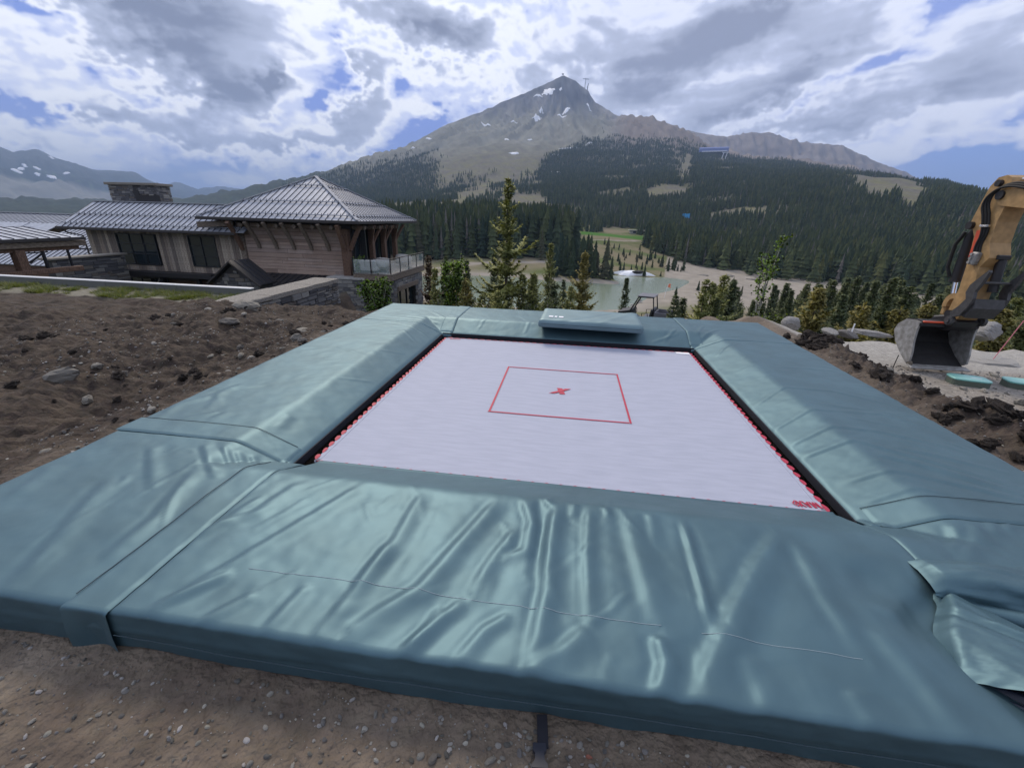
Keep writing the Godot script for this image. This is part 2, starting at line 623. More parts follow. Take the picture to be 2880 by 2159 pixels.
# ---------------------------------------------------------------- sky: air and clouds only
func sky_image() -> Image:
	var W := 4096
	var H := 2048
	var data := PackedFloat32Array()
	var big := FastNoiseLite.new()
	big.seed = 7
	big.frequency = 1.0
	big.fractal_octaves = 5
	var puff := FastNoiseLite.new()
	puff.seed = 19
	puff.frequency = 1.0
	puff.fractal_octaves = 5
	puff.fractal_gain = 0.55
	# cloud masses: bearing, height (degrees), half widths, thickness, lean
	var masses := [
		[-41.0, 14.5, 7.5, 4.5, 0.85, -0.25], [-37.5, 10.5, 3.6, 2.2, 0.55, 0.0], [-46.5, 7.6, 4.5, 1.2, 0.45, -0.05], [-40.5, 6.8, 2.6, 0.9, 0.5, 0.0],
		[-36.5, 18.0, 6.0, 3.0, 0.5, 0.0], [-32.9, 12.2, 1.3, 1.2, 0.75, 0.0], [-24.2, 13.0, 1.7, 3.4, 0.5, 0.0], [-25.4, 9.2, 1.6, 2.2, 0.4, 0.0], [-17.5, 18.5, 5.5, 2.6, 0.65, 0.0],
		[-12.5, 17.5, 4.0, 1.8, 0.4, 0.0], [-33.5, 7.2, 5.0, 0.9, 0.42, 0.05], [-27.5, 7.6, 3.0, 1.4, 0.35, 0.1], [10.0, 15.6, 10.0, 3.2, 0.62, 0.25], [1.5, 17.0, 6.0, 2.2, 0.35, 0.2],
		[22.0, 13.6, 5.0, 2.6, 0.7, 0.3], [17.0, 18.0, 7.0, 2.2, 0.5, 0.2], [15.0, 11.0, 6.0, 1.6, 0.38, 0.3], [26.5, 10.0, 5.5, 1.6, 0.45, 0.3], [34.5, 12.4, 4.0, 2.6, 0.45, 0.3], [19.0, 9.4, 7.0, 0.9, 0.4, 0.1], [36.0, 8.6, 6.0, 0.7, 0.2, 0.0],
		[5.0, 11.5, 5.0, 2.0, 0.25, 0.3], [-7.0, 14.5, 4.0, 2.0, 0.2, 0.3],
		[-51.4, 14.6, 2.0, 0.9, -0.6, 0.0], [-52.0, 7.6, 3.2, 0.7, -0.62, -0.12], [-17.8, 9.6, 3.6, 1.1, -0.5, 0.35], [-21.0, 6.8, 4.5, 0.8, -0.42, 0.2], [-28.6, 10.8, 1.2, 1.4, -0.5, 0.0], [-39.0, 4.2, 9.0, 0.8, -0.3, 0.0], [-20.5, 13.2, 1.4, 0.9, -0.4, 0.3],
		[38.5, 4.6, 7.5, 2.2, -1.1, -0.05], [52.0, 5.0, 9.0, 2.6, -1.0, 0.0], [39.5, 9.6, 2.6, 1.2, -0.3, 0.3],
		[-50.6, 11.0, 3.5, 1.6, -0.12, 0.0], [-46.8, 9.9, 2.6, 1.1, -0.16, 0.0], [-44.3, 8.6, 1.8, 0.8, -0.2, 0.1], [-27.2, 14.4, 1.2, 2.6, -0.25, 0.0], [-34.6, 8.9, 2.2, 0.9, -0.22, 0.0], [-11.0, 11.6, 2.6, 1.4, -0.12, 0.0],
		[23.6, 12.0, 5.0, 0.55, -0.42, 0.42], [29.0, 15.0, 4.5, 0.9, -0.4, 0.5], [30.5, 8.6, 4.0, 0.7, -0.3, 0.35], [16.5, 9.6, 4.0, 0.5, -0.3, 0.2], [2.0, 13.0, 4.0, 0.8, -0.2, 0.4],
		[-40.0, 1.6, 12.0, 1.1, -0.1, 0.0], [-44.0, 4.4, 5.0, 0.55, 0.16, -0.12], [-51.5, 4.6, 2.4, 1.5, 0.3, 0.0], [-6.5, 11.5, 2.4, 1.6, 0.15, 0.2],
	]
	var row_blobs := []
	var row := PackedFloat32Array()
	row.resize(W * 3)
	var y := 0
	while data.size() < W * (H / 2 + 12) * 3:
		y = data.size() / (W * 3)
		var el := 90.0 - 180.0 * (y + 0.5) / H
		var fine := el < 27.0 and y >= 716
		row_blobs.clear()
		for b in masses:
			if absf(el - b[1]) < b[3] * 2.3 + absf(b[5]) * b[2] * 2.3: row_blobs.append(b)
		var se := sin(deg_to_rad(el))
		var ce := cos(deg_to_rad(el))
		var x := 0
		while x < W:
			var az := 360.0 * (x + 0.5) / W
			if az > 180.0: az -= 360.0
			var near := fine and absf(az) < 64.0
			var step := 1 if near else 4
			var d := Vector3(sin(deg_to_rad(az)) * ce, se, -cos(deg_to_rad(az)) * ce)
			var right := sstep(-14.0, 6.0, az) * (1.0 - sstep(70.0, 110.0, absf(az)))
			# two scales of billowing shift the edges of the masses
			var e1 := big.get_noise_3d(d.x * 7.0, d.y * 10.0, d.z * 7.0)
			var e2 := 0.5 - absf(puff.get_noise_3d(d.x * 15.0 + 3.0, d.y * 24.0, d.z * 15.0)) * 2.0
			var e3 := big.get_noise_3d(d.x * 9.0 + 31.0, d.y * 13.0, d.z * 9.0)
			var e4 := puff.get_noise_3d(d.x * 38.0, d.y * 58.0, d.z * 38.0)
			# thin high veil, streaked by the wind: level on the left, slanting on the right
			var sx := az * 0.035
			var sy := el * 0.16
			var vx := lerpf(sx * 2.4, (sx * 0.84 + sy * 0.55) * 1.5, right)
			var vy := lerpf(sy * 2.2, (sy * 0.84 - sx * 0.55) * 3.0, right)
			var veil := big.get_noise_2d(vx + e1 * 0.35, vy + e3 * 0.3)
			var pl := d / (maxf(d.y, 0.0) + 0.25)
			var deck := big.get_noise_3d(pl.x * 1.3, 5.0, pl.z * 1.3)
			var t := lerpf(0.33, 0.47, right) + lerpf(0.34, 0.4, right) * veil + 0.1 * e2 * (1.0 - right * 0.6) + 0.05 * e1 + 0.13 * e4 * (1.0 - right * 0.4)
			if near:
				var m := 0.0
				for b in row_blobs:
					var wa := (e1 * 2.8 + e2 * 1.3 + e4 * 0.7) * lerpf(1.0, 1.3, right)
					var we := e3 * 1.6 + e2 * 0.8 + e4 * 0.45
					var da: float = (az - b[0] + wa) / b[2]
					var de: float = (el - b[1] - b[5] * (az - b[0]) + we) / b[3]
					var q := da * da + de * de
					if q < 5.0: m += b[4] * 1.1 * exp(-q * 1.15)
				t += m
			t = lerpf(t, 0.7 + 0.5 * deck + 0.2 * e1 + 0.08 * e2, maxf(sstep(23.0, 30.0, el), sstep(58.0, 66.0, absf(az))))  # unseen cloud outside the view, thickened to darken faces turned towards the viewer
			# thin towards the horizon
			t -= 0.1 * (1.0 - sstep(0.0, 5.0, el))
			# cloud colour from thickness
			var blue := Color(0.17, 0.25, 0.6).lerp(Color(0.3, 0.41, 0.7), 1.0 - sstep(0.0, 9.0, el))
			blue = blue.lerp(Color(0.11, 0.24, 0.62), sstep(28.0, 36.0, az) * (1.0 - sstep(7.0, 10.0, el)))
			var c := blue.lerp(Color(0.56, 0.61, 0.8), sstep(0.04, 0.3, t))
			c = c.lerp(Color(0.8, 0.82, 0.88), sstep(0.3, 0.45, t) * (1.0 - sstep(0.54, 0.72, t)) * (1.0 - right * 0.4))
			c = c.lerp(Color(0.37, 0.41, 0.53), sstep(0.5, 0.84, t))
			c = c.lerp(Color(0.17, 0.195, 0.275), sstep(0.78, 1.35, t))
			c = c.lerp(Color(0.4, 0.43, 0.58), right * 0.2)
			if el < 0.0: c = c.lerp(Color(0.3, 0.32, 0.36), sstep(0.0, -1.0, el))
			for s in step:
				if x + s < W:
					var k := (x + s) * 3
					row[k] = c.r * 0.98; row[k + 1] = c.g * 0.98; row[k + 2] = c.b * 0.98
			x += step
		for r in (1 if fine else 4): data.append_array(row)
	# below the horizon: one dull ground tone
	for x in W:
		row[x * 3] = 0.13; row[x * 3 + 1] = 0.13; row[x * 3 + 2] = 0.15
	while data.size() < W * H * 3: data.append_array(row)
	return Image.create_from_data(W, H, false, Image.FORMAT_RGBF, data.to_byte_array())


# ---------------------------------------------------------------- terrain
# Surveyed from the terrace: for each range, heights along the bearing (degrees right of straight ahead).
# "h" rows give metres above the terrace, "t" rows the rise per metre of range above eye level.
const EYE := Vector3(0.0, 1.43, 3.55)
var survey := [
	[3.0, "h", [-75, -0.7, 75, -0.7]],
	[7.0, "h", [-75, -5.6, -46, -5.6, -40, -1.0, 28, -0.7, 34, -0.8, 75, -0.8]],
	[11.0, "h", [-75, -5.6, -38, -5.6, -30, -2.2, -20, -1.8, 20, -1.5, 34, -0.95, 75, -0.9]],
	[15.0, "h", [-75, -5.6, -32, -5.2, -20, -2.8, 20, -2.4, 36, -2.2, 75, -2.0]],
	[25.0, "h", [-75, -5.8, -30, -5.4, -10, -5.2, 8, -4.6, 20, -4.6, 40, -5.2, 75, -5.0]],
	[60.0, "h", [-75, -14, -30, -13, 0, -12.5, 20, -12, 40, -12.5, 75, -12]],
	[112.0, "h", [-75, -26, -40, -25, -20, -20, 0, -19.6, 12, -18.6, 20, -17.5, 40, -18.5, 75, -18]],
	[150.0, "h", [-75, -32, -40, -31, -25, -24, -15, -20, 10, -20, 16, -19.2, 26, -20.5, 40, -21.5, 75, -20]],
	[195.0, "h", [-75, -38, -40, -36, -24, -22, -13, -17.6, -6, -17.5, 0, -17.6, 6, -18.8, 14, -19.6, 22, -21.5, 40, -22.5, 75, -22]],
	[260.0, "h", [-75, -45, -40, -40, -24, -20, -13, -14.5, -6, -13.6, 0, -14.6, 4, -15.8, 10, -18.6, 16, -21.2, 25, -22.6, 45, -23, 75, -22]],
	[340.0, "h", [-75, -50, -40, -40, -24, -12, -10, -8.5, 0, -10.6, 5, -11.4, 9, -13.2, 16, -19, 25, -20, 45, -19, 75, -15]],
	[460.0, "h", [-75, -55, -40, -40, -24, -6, -10, -2.5, 0, -6.5, 6, -10, 10, -9, 16, -12, 25, -9, 32, -7, 45, -6, 75, 0]],
	[700.0, "h", [-75, -60, -42, -42, -30, -14, -20, 3, -13, 14, -7, 16, 0, 15, 8, 16, 16, 22, 25, 34, 32, 35, 40, 26, 50, 16, 75, 10]],
	[1000.0, "h", [-75, -55, -42, -40, -30, -4, -20, 26, -13, 46, -7, 55, 0, 64, 8, 72, 16, 78, 25, 80, 32, 72, 36, 56, 42, 38, 50, 30, 75, 20]],
	[1300.0, "t", [-75, -0.03, -42, -0.02, -30, 0.012, -20, 0.04, -13, 0.06, -7, 0.07, 0, 0.082, 8, 0.09, 16, 0.094, 22, 0.09, 26, 0.086, 30, 0.079, 33.7, 0.0655, 35.1, 0.0655, 36.2, 0.055, 37.7, 0.0495, 40.3, 0.0425, 46, 0.04, 55, 0.03, 75, 0.03]],
	[1800.0, "t", [-75, -0.02, -42, -0.01, -36, 0.014, -30, 0.03, -20, 0.083, -13, 0.112, -7, 0.118, 0, 0.122, 8, 0.12, 14, 0.112, 20, 0.104, 25, 0.097, 30, 0.083, 34, 0.058, 40, 0.03, 75, 0.02]],
	[2400.0, "t", [-75, -0.01, -46, 0.0, -43.1, 0.0084, -39.8, 0.0185, -35.6, 0.0371, -32.7, 0.051, -29.7, 0.0658, -25.2, 0.09, -20, 0.114, -13, 0.142, -7, 0.15, 0, 0.155, 5, 0.156, 8, 0.155, 12, 0.145, 14.7, 0.128, 18, 0.113, 22, 0.106, 28, 0.089, 34, 0.057, 40, 0.025, 75, 0.01]],
	[3000.0, "t", [-75, -0.02, -43, 0.003, -36, 0.03, -30, 0.056, -25.2, 0.0926, -22.6, 0.1061, -19.5, 0.129, -15.1, 0.163, -10, 0.178, -5, 0.192, 0, 0.192, 2.9, 0.186, 4.4, 0.1865, 5.8, 0.192, 8.1, 0.1827, 10.1, 0.1722, 11.7, 0.1594, 13, 0.1461, 14.7, 0.124, 18, 0.11, 25, 0.097, 33, 0.053, 40, 0.02, 75, 0]],
	[3500.0, "t", [-75, -0.03, -43, 0.0, -30, 0.045, -22.6, 0.1, -19.5, 0.132, -15.1, 0.1696, -13.1, 0.1838, -10.1, 0.2039, -7.8, 0.2223, -5.2, 0.2408, -3.5, 0.253, -2.3, 0.2625, -0.9, 0.2532, 0.6, 0.2365, 1.5, 0.2142, 2.9, 0.2019, 4.4, 0.1875, 6, 0.175, 8, 0.16, 12, 0.133, 16, 0.12, 25, 0.105, 33, 0.05, 40, 0.015, 75, 0]],
	[4300.0, "t", [-75, -0.03, -43, -0.01, -30, 0.02, -15, 0.1, -6, 0.14, 0, 0.15, 6, 0.155, 11, 0.1681, 13.5, 0.1584, 15.9, 0.1523, 18.1, 0.1559, 20, 0.1561, 21.4, 0.1463, 22.8, 0.1373, 24.9, 0.1305, 26.3, 0.1291, 27.4, 0.1222, 29.4, 0.105, 31.6, 0.0887, 33.7, 0.0698, 36, 0.045, 42, 0.016, 75, 0]],
	[6000.0, "t", [-75, 0.03, -56, 0.045, -50, 0.03, -44, 0.0, -30, -0.01, 0, 0.03, 30, 0.02, 75, 0]],
	[8000.0, "t", [-75, 0.055, -62, 0.062, -58, 0.072, -54.7, 0.0693, -54, 0.0662, -52.5, 0.0736, -51.8, 0.0654, -50.4, 0.0572, -49.1, 0.0506, -46.5, 0.0527, -45.9, 0.0449, -45.3, 0.0385, -44, 0.028, -42, 0.015, -30, 0.005, 0, 0.0, 75, 0]],
	[10500.0, "t", [-75, 0.02, -46, 0.024, -44.5, 0.0322, -43.5, 0.0389, -41.9, 0.0302, -40, 0.0366, -38.2, 0.0342, -37, 0.0317, -30, 0.02, 0, 0.0, 75, 0]],
	[12500.0, "t", [-75, -0.02, 75, -0.02]],
]
const AZ0 := -74.0
const AZ_STEP := 0.2
const NAZ := 691
const R0 := 3.0
const R_STEP := 1.0165
const NR := 508
var TH := PackedFloat32Array()
var lake := PackedVector2Array([Vector2(-62, -150), Vector2(-44, -160), Vector2(-35.6, -162), Vector2(-27, -165), Vector2(-14, -160), Vector2(-2, -157), Vector2(8, -156.5), Vector2(17.5, -156), Vector2(19, -160), Vector2(17, -172), Vector2(18.5, -184), Vector2(25, -183), Vector2(33, -181), Vector2(39, -184.5), Vector2(48, -178), Vector2(46, -170), Vector2(38, -152), Vector2(28, -138), Vector2(21, -122), Vector2(15.5, -110), Vector2(4, -104), Vector2(-14, -104), Vector2(-36, -112), Vector2(-55, -130)])


func lake_reach(p: Vector2) -> float:
	# metres outside the shore, negative on the water
	if p.x < -110 or p.x > 100 or p.y > -60 or p.y < -240: return 60.0
	var best := 1e9
	for i in lake.size():
		var q := Geometry2D.get_closest_point_to_segment(p, lake[i], lake[(i + 1) % lake.size()])
		best = minf(best, p.distance_squared_to(q))
	best = sqrt(best)
	return -best if Geometry2D.is_point_in_polygon(p, lake) else best


func far_height(az: float, r: float, rows: PackedFloat32Array) -> float:
	# smooth monotone curve through the surveyed ranges along one bearing
	var k := 0
	while k < survey.size() - 2 and r > survey[k + 1][0]: k += 1
	var x0: float = survey[k][0]
	var x1: float = survey[k + 1][0]
	var h := x1 - x0
	var s := (rows[k + 1] - rows[k]) / h
	var m0 := s
	var m1 := s
	if k > 0:
		var sp: float = (rows[k] - rows[k - 1]) / (x0 - survey[k - 1][0])
		m0 = 0.0 if sp * s <= 0 else 2.0 * sp * s / (sp + s)
	if k < survey.size() - 2:
		var sn: float = (rows[k + 2] - rows[k + 1]) / (survey[k + 2][0] - x1)
		m1 = 0.0 if sn * s <= 0 else 2.0 * sn * s / (sn + s)
	var t := clampf((r - x0) / h, 0.0, 1.0)
	var t2 := t * t
	var t3 := t2 * t
	return (2 * t3 - 3 * t2 + 1) * rows[k] + (t3 - 2 * t2 + t) * h * m0 + (3 * t2 - 2 * t3) * rows[k + 1] + (t3 - t2) * h * m1


func survey_rows(az: float) -> PackedFloat32Array:
	var rows := PackedFloat32Array()
	for s in survey:
		var q := pick(s[2], az)
		rows.append(q if s[1] == "h" else 1.43 + s[0] * q)
	return rows


func relief(p: Vector3, az: float, r: float) -> float:
	# small shapes of the land: hummocks near, gullies on the high slopes
	if r < 60.0:
		return 0.12 * N1.get_noise_2d(p.x * 0.12, p.z * 0.12) * sstep(6.0, 20.0, r)
	var a := 0.0
	a += N1.get_noise_2d(p.x * 0.012, p.z * 0.012) * lerpf(0.4, 4.0, sstep(200.0, 900.0, r))
	if r > 500.0:
		a += N1.get_noise_2d(p.x * 0.0035, p.z * 0.0035) * 12.0 * sstep(500.0, 1500.0, r) * (1.0 - sstep(2300.0, 2700.0, r))
	if r > 1900.0:
		var g := 0.0
		if r < 5200.0:
			# gullies run down from the summit
			var top := Vector2(-140.0, -3490.0)
			var q := Vector2(p.x, p.z) - top
			var ang := atan2(q.x, q.y)
			var dist := q.length()
			g = N2.get_noise_2d(ang * 7.0, dist * 0.0007) * 38.0 * sstep(0.0, 500.0, dist) + N2.get_noise_2d(p.x * 0.006, p.z * 0.002) * 18.0
			g *= sstep(1900.0, 2600.0, r)
			g += sstep(12.0, 15.0, az) * N2.get_noise_2d(az * 0.8 + r * 0.0012, r * 0.0009) * 30.0 * sstep(2900.0, 3400.0, r) * (1.0 - sstep(3850.0, 4200.0, r))
			# keep the surveyed skylines
			var keep := minf(absf(r - 3500.0) / 350.0, minf(absf(r - 4300.0) / 420.0, absf(r - 3000.0) / 200.0 if az > 3.0 else 9.0))
			g *= 0.12 + 0.88 * clampf(keep, 0.0, 1.0)
		else:
			g = N2.get_noise_2d(p.x * 0.0011, p.z * 0.0011) * 90.0 * (0.12 + 0.88 * clampf(minf(absf(r - 8000.0), absf(r - 10500.0)) / 1200.0, 0.0, 1.0))
		a += g - 8.0 * sstep(1900.0, 2600.0, r) * 0.3
	return a


func ground(x: float, z: float) -> float:
	var d := Vector2(x - EYE.x, -(z - EYE.z))
	var r := maxf(d.length(), R0)
	var fa := clampf((rad_to_deg(atan2(d.x, d.y)) - AZ0) / AZ_STEP, 0.0, NAZ - 1.001)
	var fr := clampf(log(r / R0) / log(R_STEP), 0.0, NR - 1.001)
	var i := int(fa)
	var j := int(fr)
	var u := fa - i
	var w := fr - j
	return lerpf(lerpf(TH[j * NAZ + i], TH[j * NAZ + i + 1], u), lerpf(TH[(j + 1) * NAZ + i], TH[(j + 1) * NAZ + i + 1], u), w)


# stands of trees and the open ground between them: [bearing, range, half widths, sign]
var openings := [
	[5.5, 235.0, 5.0, 150.0], [-12.0, 1010.0, 2.4, 130.0], [-5.2, 760.0, 2.4, 110.0], [-17.0, 720.0, 4.4, 170.0], [31.2, 1010.0, 3.0, 320.0], [28.3, 1170.0, 2.6, 150.0], [33.6, 800.0, 1.2, 200.0], [12.6, 1500.0, 1.0, 500.0],
	[6.0, 470.0, 2.6, 60.0], [37.5, 1000.0, 1.0, 120.0], [-24.0, 900.0, 5.0, 120.0], [18.0, 640.0, 2.2, 40.0], [11.0, 880.0, 3.0, 60.0],
]


func woods(az: float, r: float, x: float, z: float) -> float:
	if r < 205.0 or r > 2700.0: return 0.0
	var n := N1.get_noise_2d(x * 0.008, z * 0.008)
	var wob := az + n * 1.6
	var d := 0.0
	var ahead := 0.0
	if az < 3.0:
		# the dark band beyond the lake, thinning to open slopes behind
		d = sstep(212.0, 236.0, r + n * 14.0) * (1.0 - sstep(330.0, 400.0, r))
		d *= 1.0 - sstep(-1.8, 0.6, wob)
		if r > 560.0:
			d = clampf(0.12 + n * 1.6, 0.0, 0.85) * sstep(560.0, 700.0, r) * (1.0 - sstep(1350.0, 1800.0, r + (az + 20.0) * 14.0 + n * 250.0))
			d = maxf(d, sstep(-16.0, -20.0, wob) * 0.8 * sstep(900.0, 1300.0, r) * (1.0 - sstep(1900.0, 2450.0, r + n * 200.0)))
			d = maxf(d, sstep(-5.0, -3.4, wob) * sstep(760.0, 900.0, r) * (1.0 - sstep(1500.0 + maxf(az + 5.0, 0.0) * 110.0, 1750.0 + maxf(az + 5.0, 0.0) * 110.0, r)))
	if az > -1.0:
		ahead = d
		d = sstep(300.0 - clampf((az - 9.0) * 6.0, 0.0, 75.0), 330.0 - clampf((az - 9.0) * 6.0, 0.0, 80.0), r + n * 18.0)
		if az < 9.0: d *= sstep(420.0, 520.0, r + (9.0 - az) * 12.0 * n)
		d *= 1.0 - sstep(2150.0, 2450.0, r + n * 260.0 + absf(az - 9.0) * 8.0)
		if az > 24.0: d *= 1.0 - 0.75 * sstep(1400.0, 1700.0, r + n * 200.0)
		d *= clampf(0.72 + n * 1.4, 0.08, 1.0)
		if az < 3.0: d = lerpf(ahead, d, sstep(-1.0, 3.0, az))
	for o in openings:
		var q: float = pow((wob - o[0]) / o[2], 2.0) + pow((r + n * 30.0 - o[1]) / o[3], 2.0)
		if q < 1.4: d *= sstep(0.75, 1.25, q)
	return clampf(d, 0.0, 1.0)


func make_ground_far() -> void:
	TH.resize(NAZ * NR)
	var p := PackedVector3Array()
	p.resize(NAZ * NR)
	var cols := PackedColorArray()
	cols.resize(NAZ * NR)
	var radii := PackedFloat32Array()
	for j in NR: radii.append(R0 * pow(R_STEP, j))
	for i in NAZ:
		var az := AZ0 + i * AZ_STEP
		var rows := survey_rows(az)
		var sa := sin(deg_to_rad(az))
		var ca := cos(deg_to_rad(az))
		for j in NR:
			var r := radii[j]
			var q := Vector3(EYE.x + r * sa, 0, EYE.z - r * ca)
			var h := far_height(az, r, rows)
			h += relief(q, az, r)
			if r > 90.0 and r < 260.0:
				var s := lake_reach(Vector2(q.x, q.z))
				if s < 0.0: h = -20.0 - minf(2.5, -s * 0.3)
				elif s < 30.0: h = lerpf(maxf(-19.95 + s * 0.09, -20.0), h, sstep(0.0, 30.0, s))
			q.y = h
			TH[j * NAZ + i] = h
			p[j * NAZ + i] = q
	for j in NR:
		for i in NAZ:
			cols[j * NAZ + i] = ground_colour(AZ0 + i * AZ_STEP, radii[j], p[j * NAZ + i], p[mini(j + 1, NR - 1) * NAZ + i].y - p[j * NAZ + i].y)
	var f := struct("terrain", sheet(p, NAZ, NR, cols, true), M["far_ground"])
	# the land outside the view, coarser, closing the circle
	var p2 := PackedVector3Array()
	var c2 := PackedColorArray()
	var n2 := 76
	var m2 := 60
	for j in m2:
		var r := 3.0 * pow(4200.0, float(j) / (m2 - 1))
		for i in n2:
			var u := float(i) / (n2 - 1)
			var az := lerpf(AZ0 + (NAZ - 1) * AZ_STEP, 360.0 + AZ0, u)
			var e := lerpf(0.0, 1.0, sstep(0.0, 0.12, u) * (1.0 - sstep(0.88, 1.0, u)))
			var x := EYE.x + r * sin(deg_to_rad(az))
			var z := EYE.z - r * cos(deg_to_rad(az))
			var edge := ground(x, z) if u <= 0.5 else ground(x, z)
			var own := -0.5 - 0.02 * minf(r, 300.0) + 30.0 * sstep(300.0, 1500.0, r) + 300.0 * sstep(1500.0, 6000.0, r) * (0.5 + N1.get_noise_2d(x * 0.0004, z * 0.0004))
			p2.append(Vector3(x, lerpf(edge, own, e), z))
			c2.append(Color(0.12, 0.12, 0.09).lerp(Color(0.06, 0.07, 0.05), sstep(200.0, 600.0, r)))
	struct("terrain", sheet(p2, n2, m2, c2, true), M["far_ground"])


func ground_colour(az: float, r: float, q: Vector3, rise: float) -> Color:
	var n := N1.get_noise_2d(q.x * 0.02, q.z * 0.02)
	var n3 := N1.get_noise_2d(q.x * 0.15, q.z * 0.15)
	var c := Color(0.115, 0.105, 0.075)
	if r < 75.0:
		c = Color(0.1, 0.095, 0.06).lerp(Color(0.06, 0.085, 0.035), clampf(0.5 + n3 * 1.2, 0, 1))
		return c * (1.0 + 0.3 * n3)
	if r < 560.0:
		var sand := Color(0.29, 0.262, 0.225)
		var grass := Color(0.105, 0.13, 0.05)
		var dry := Color(0.2, 0.175, 0.12)
		c = dry.lerp(grass, clampf(0.45 + n * 1.4, 0, 1))
		# bare flats on the right of the lake and round its shore
		var flat_ := sstep(6.0, 12.0, az + n * 3.0) * (1.0 - sstep(290.0, 330.0, r)) * sstep(105.0, 130.0, r)
		flat_ = maxf(flat_, 1.0 - sstep(3.0, 12.0, lake_reach(Vector2(q.x, q.z)) + n3 * 4.0))
		c = c.lerp(sand * (1.0 + 0.25 * n3), flat_)
		if az > 1.0 and az < 12.0 and r > 170.0 and r < 460.0:
			# the knoll: dry slope, a dirt track, a mown green on top
			c = Color(0.2, 0.175, 0.115).lerp(Color(0.1, 0.125, 0.05), clampf(0.35 + n * 1.6 + n3 * 0.5, 0, 1))
			c = c.lerp(Color(0.07, 0.15, 0.035), sstep(355.0, 372.0, r + n * 8.0) * (1.0 - sstep(425.0, 440.0, r)))
			c = c.lerp(sand, (1.0 - sstep(3.0, 6.0, absf(r - (330.0 + (az - 4.0) * 5.0 + 8.0 * n)))) * sstep(1.5, 3.0, az) * (1.0 - sstep(8.0, 9.0, az)))
		if az <= 2.5 and r > 175.0 and r < 240.0:
			c = c.lerp(sand, 1.0 - sstep(2.5, 5.0, absf(r - (208.0 + az * 1.2 + 3.0 * n))))
	elif r < 2900.0:
		var tan_ := Color(0.15, 0.14, 0.118)
		c = tan_.lerp(Color(0.17, 0.165, 0.095), clampf(0.4 + n * 1.2, 0, 1))
		c = c * (1.0 + 0.22 * n3)
	if r > 205.0 and r < 2700.0:
		c = c.lerp(Color(0.05, 0.052, 0.035), woods(az, r, q.x, q.z) * 0.85)
	if r > 1700.0 and r < 5600.0:
		var k := sstep(1700.0, 2500.0, r + n * 300.0)
		var s := N1.get_noise_2d(q.x * 0.004, q.z * 0.0015)
		var scree := Color(0.205, 0.2, 0.2).lerp(Color(0.105, 0.108, 0.118), clampf(0.5 + s * 1.6, 0, 1))
		# a yellow-green shoulder low on the face, brown on the rounded spur, dark rock bands high up
		scree = scree.lerp(Color(0.2, 0.198, 0.155), (1.0 - sstep(520.0, 720.0, q.y + 120.0 * n)) * (1.0 - sstep(2.0, 7.0, az)) * 0.7)
		scree = scree.lerp(Color(0.19, 0.16, 0.138), sstep(2.5, 6.0, az + n) * (1.0 - sstep(3200.0, 3500.0, r)) * 0.9)
		scree = scree.lerp(Color(0.185, 0.162, 0.15), sstep(8.0, 14.0, az) * sstep(3200.0, 3600.0, r) * 0.9)
		var band := sin((q.y + q.x * 0.16) * 0.045 + n * 2.0)
		scree = scree * (1.0 - 0.3 * sstep(0.2, 0.8, band) * sstep(640.0, 800.0, q.y) * (1.0 - sstep(2.0, 6.0, az)))
		var gul := Vector2(q.x + 140.0, q.z + 3490.0)
		scree = scree * (1.0 + 0.3 * N2.get_noise_2d(q.x * 0.012, q.z * 0.006) + 0.3 * N2.get_noise_2d(atan2(gul.x, gul.y) * 9.0, gul.length() * 0.0009))
		c = c.lerp(scree, k)
	if az < -24.0 and r > 400.0: c = c.lerp(Color(0.045, 0.06, 0.045) * (1.0 + 0.5 * n3), sstep(-25.0, -31.0, az + n * 2.0) * sstep(400.0, 700.0, r) * (1.0 - sstep(2700.0, 3200.0, r)) * 0.9)
	if r >= 5600.0:
		c = Color(0.045, 0.06, 0.052).lerp(Color(0.1, 0.11, 0.1), sstep(150.0, 480.0, q.y + 200.0 * n))
		c = c.lerp(Color(0.16, 0.22, 0.1), sstep(0.25, 0.5, n3) * 0.5 * (1.0 - sstep(250.0, 350.0, q.y)))
	return Color(maxf(c.r, 0.01), maxf(c.g, 0.01), maxf(c.b, 0.01))


func make_water() -> void:
	var b := MB.new()
	var tr := Geometry2D.triangulate_polygon(Geometry2D.offset_polygon(lake, 2.5)[0])
	var out: PackedVector2Array = Geometry2D.offset_polygon(lake, 2.5)[0]
	for k in range(0, tr.size(), 3):
		var f := [out[tr[k]], out[tr[k + 1]], out[tr[k + 2]]]
		if (f[1] - f[0]).cross(f[2] - f[0]) > 0: f = [f[0], f[2], f[1]]
		b.tri(Vector3(f[0].x, -20.0, f[0].y), Vector3(f[1].x, -20.0, f[1].y), Vector3(f[2].x, -20.0, f[2].y))
	struct("lake_water", b, M["water"])


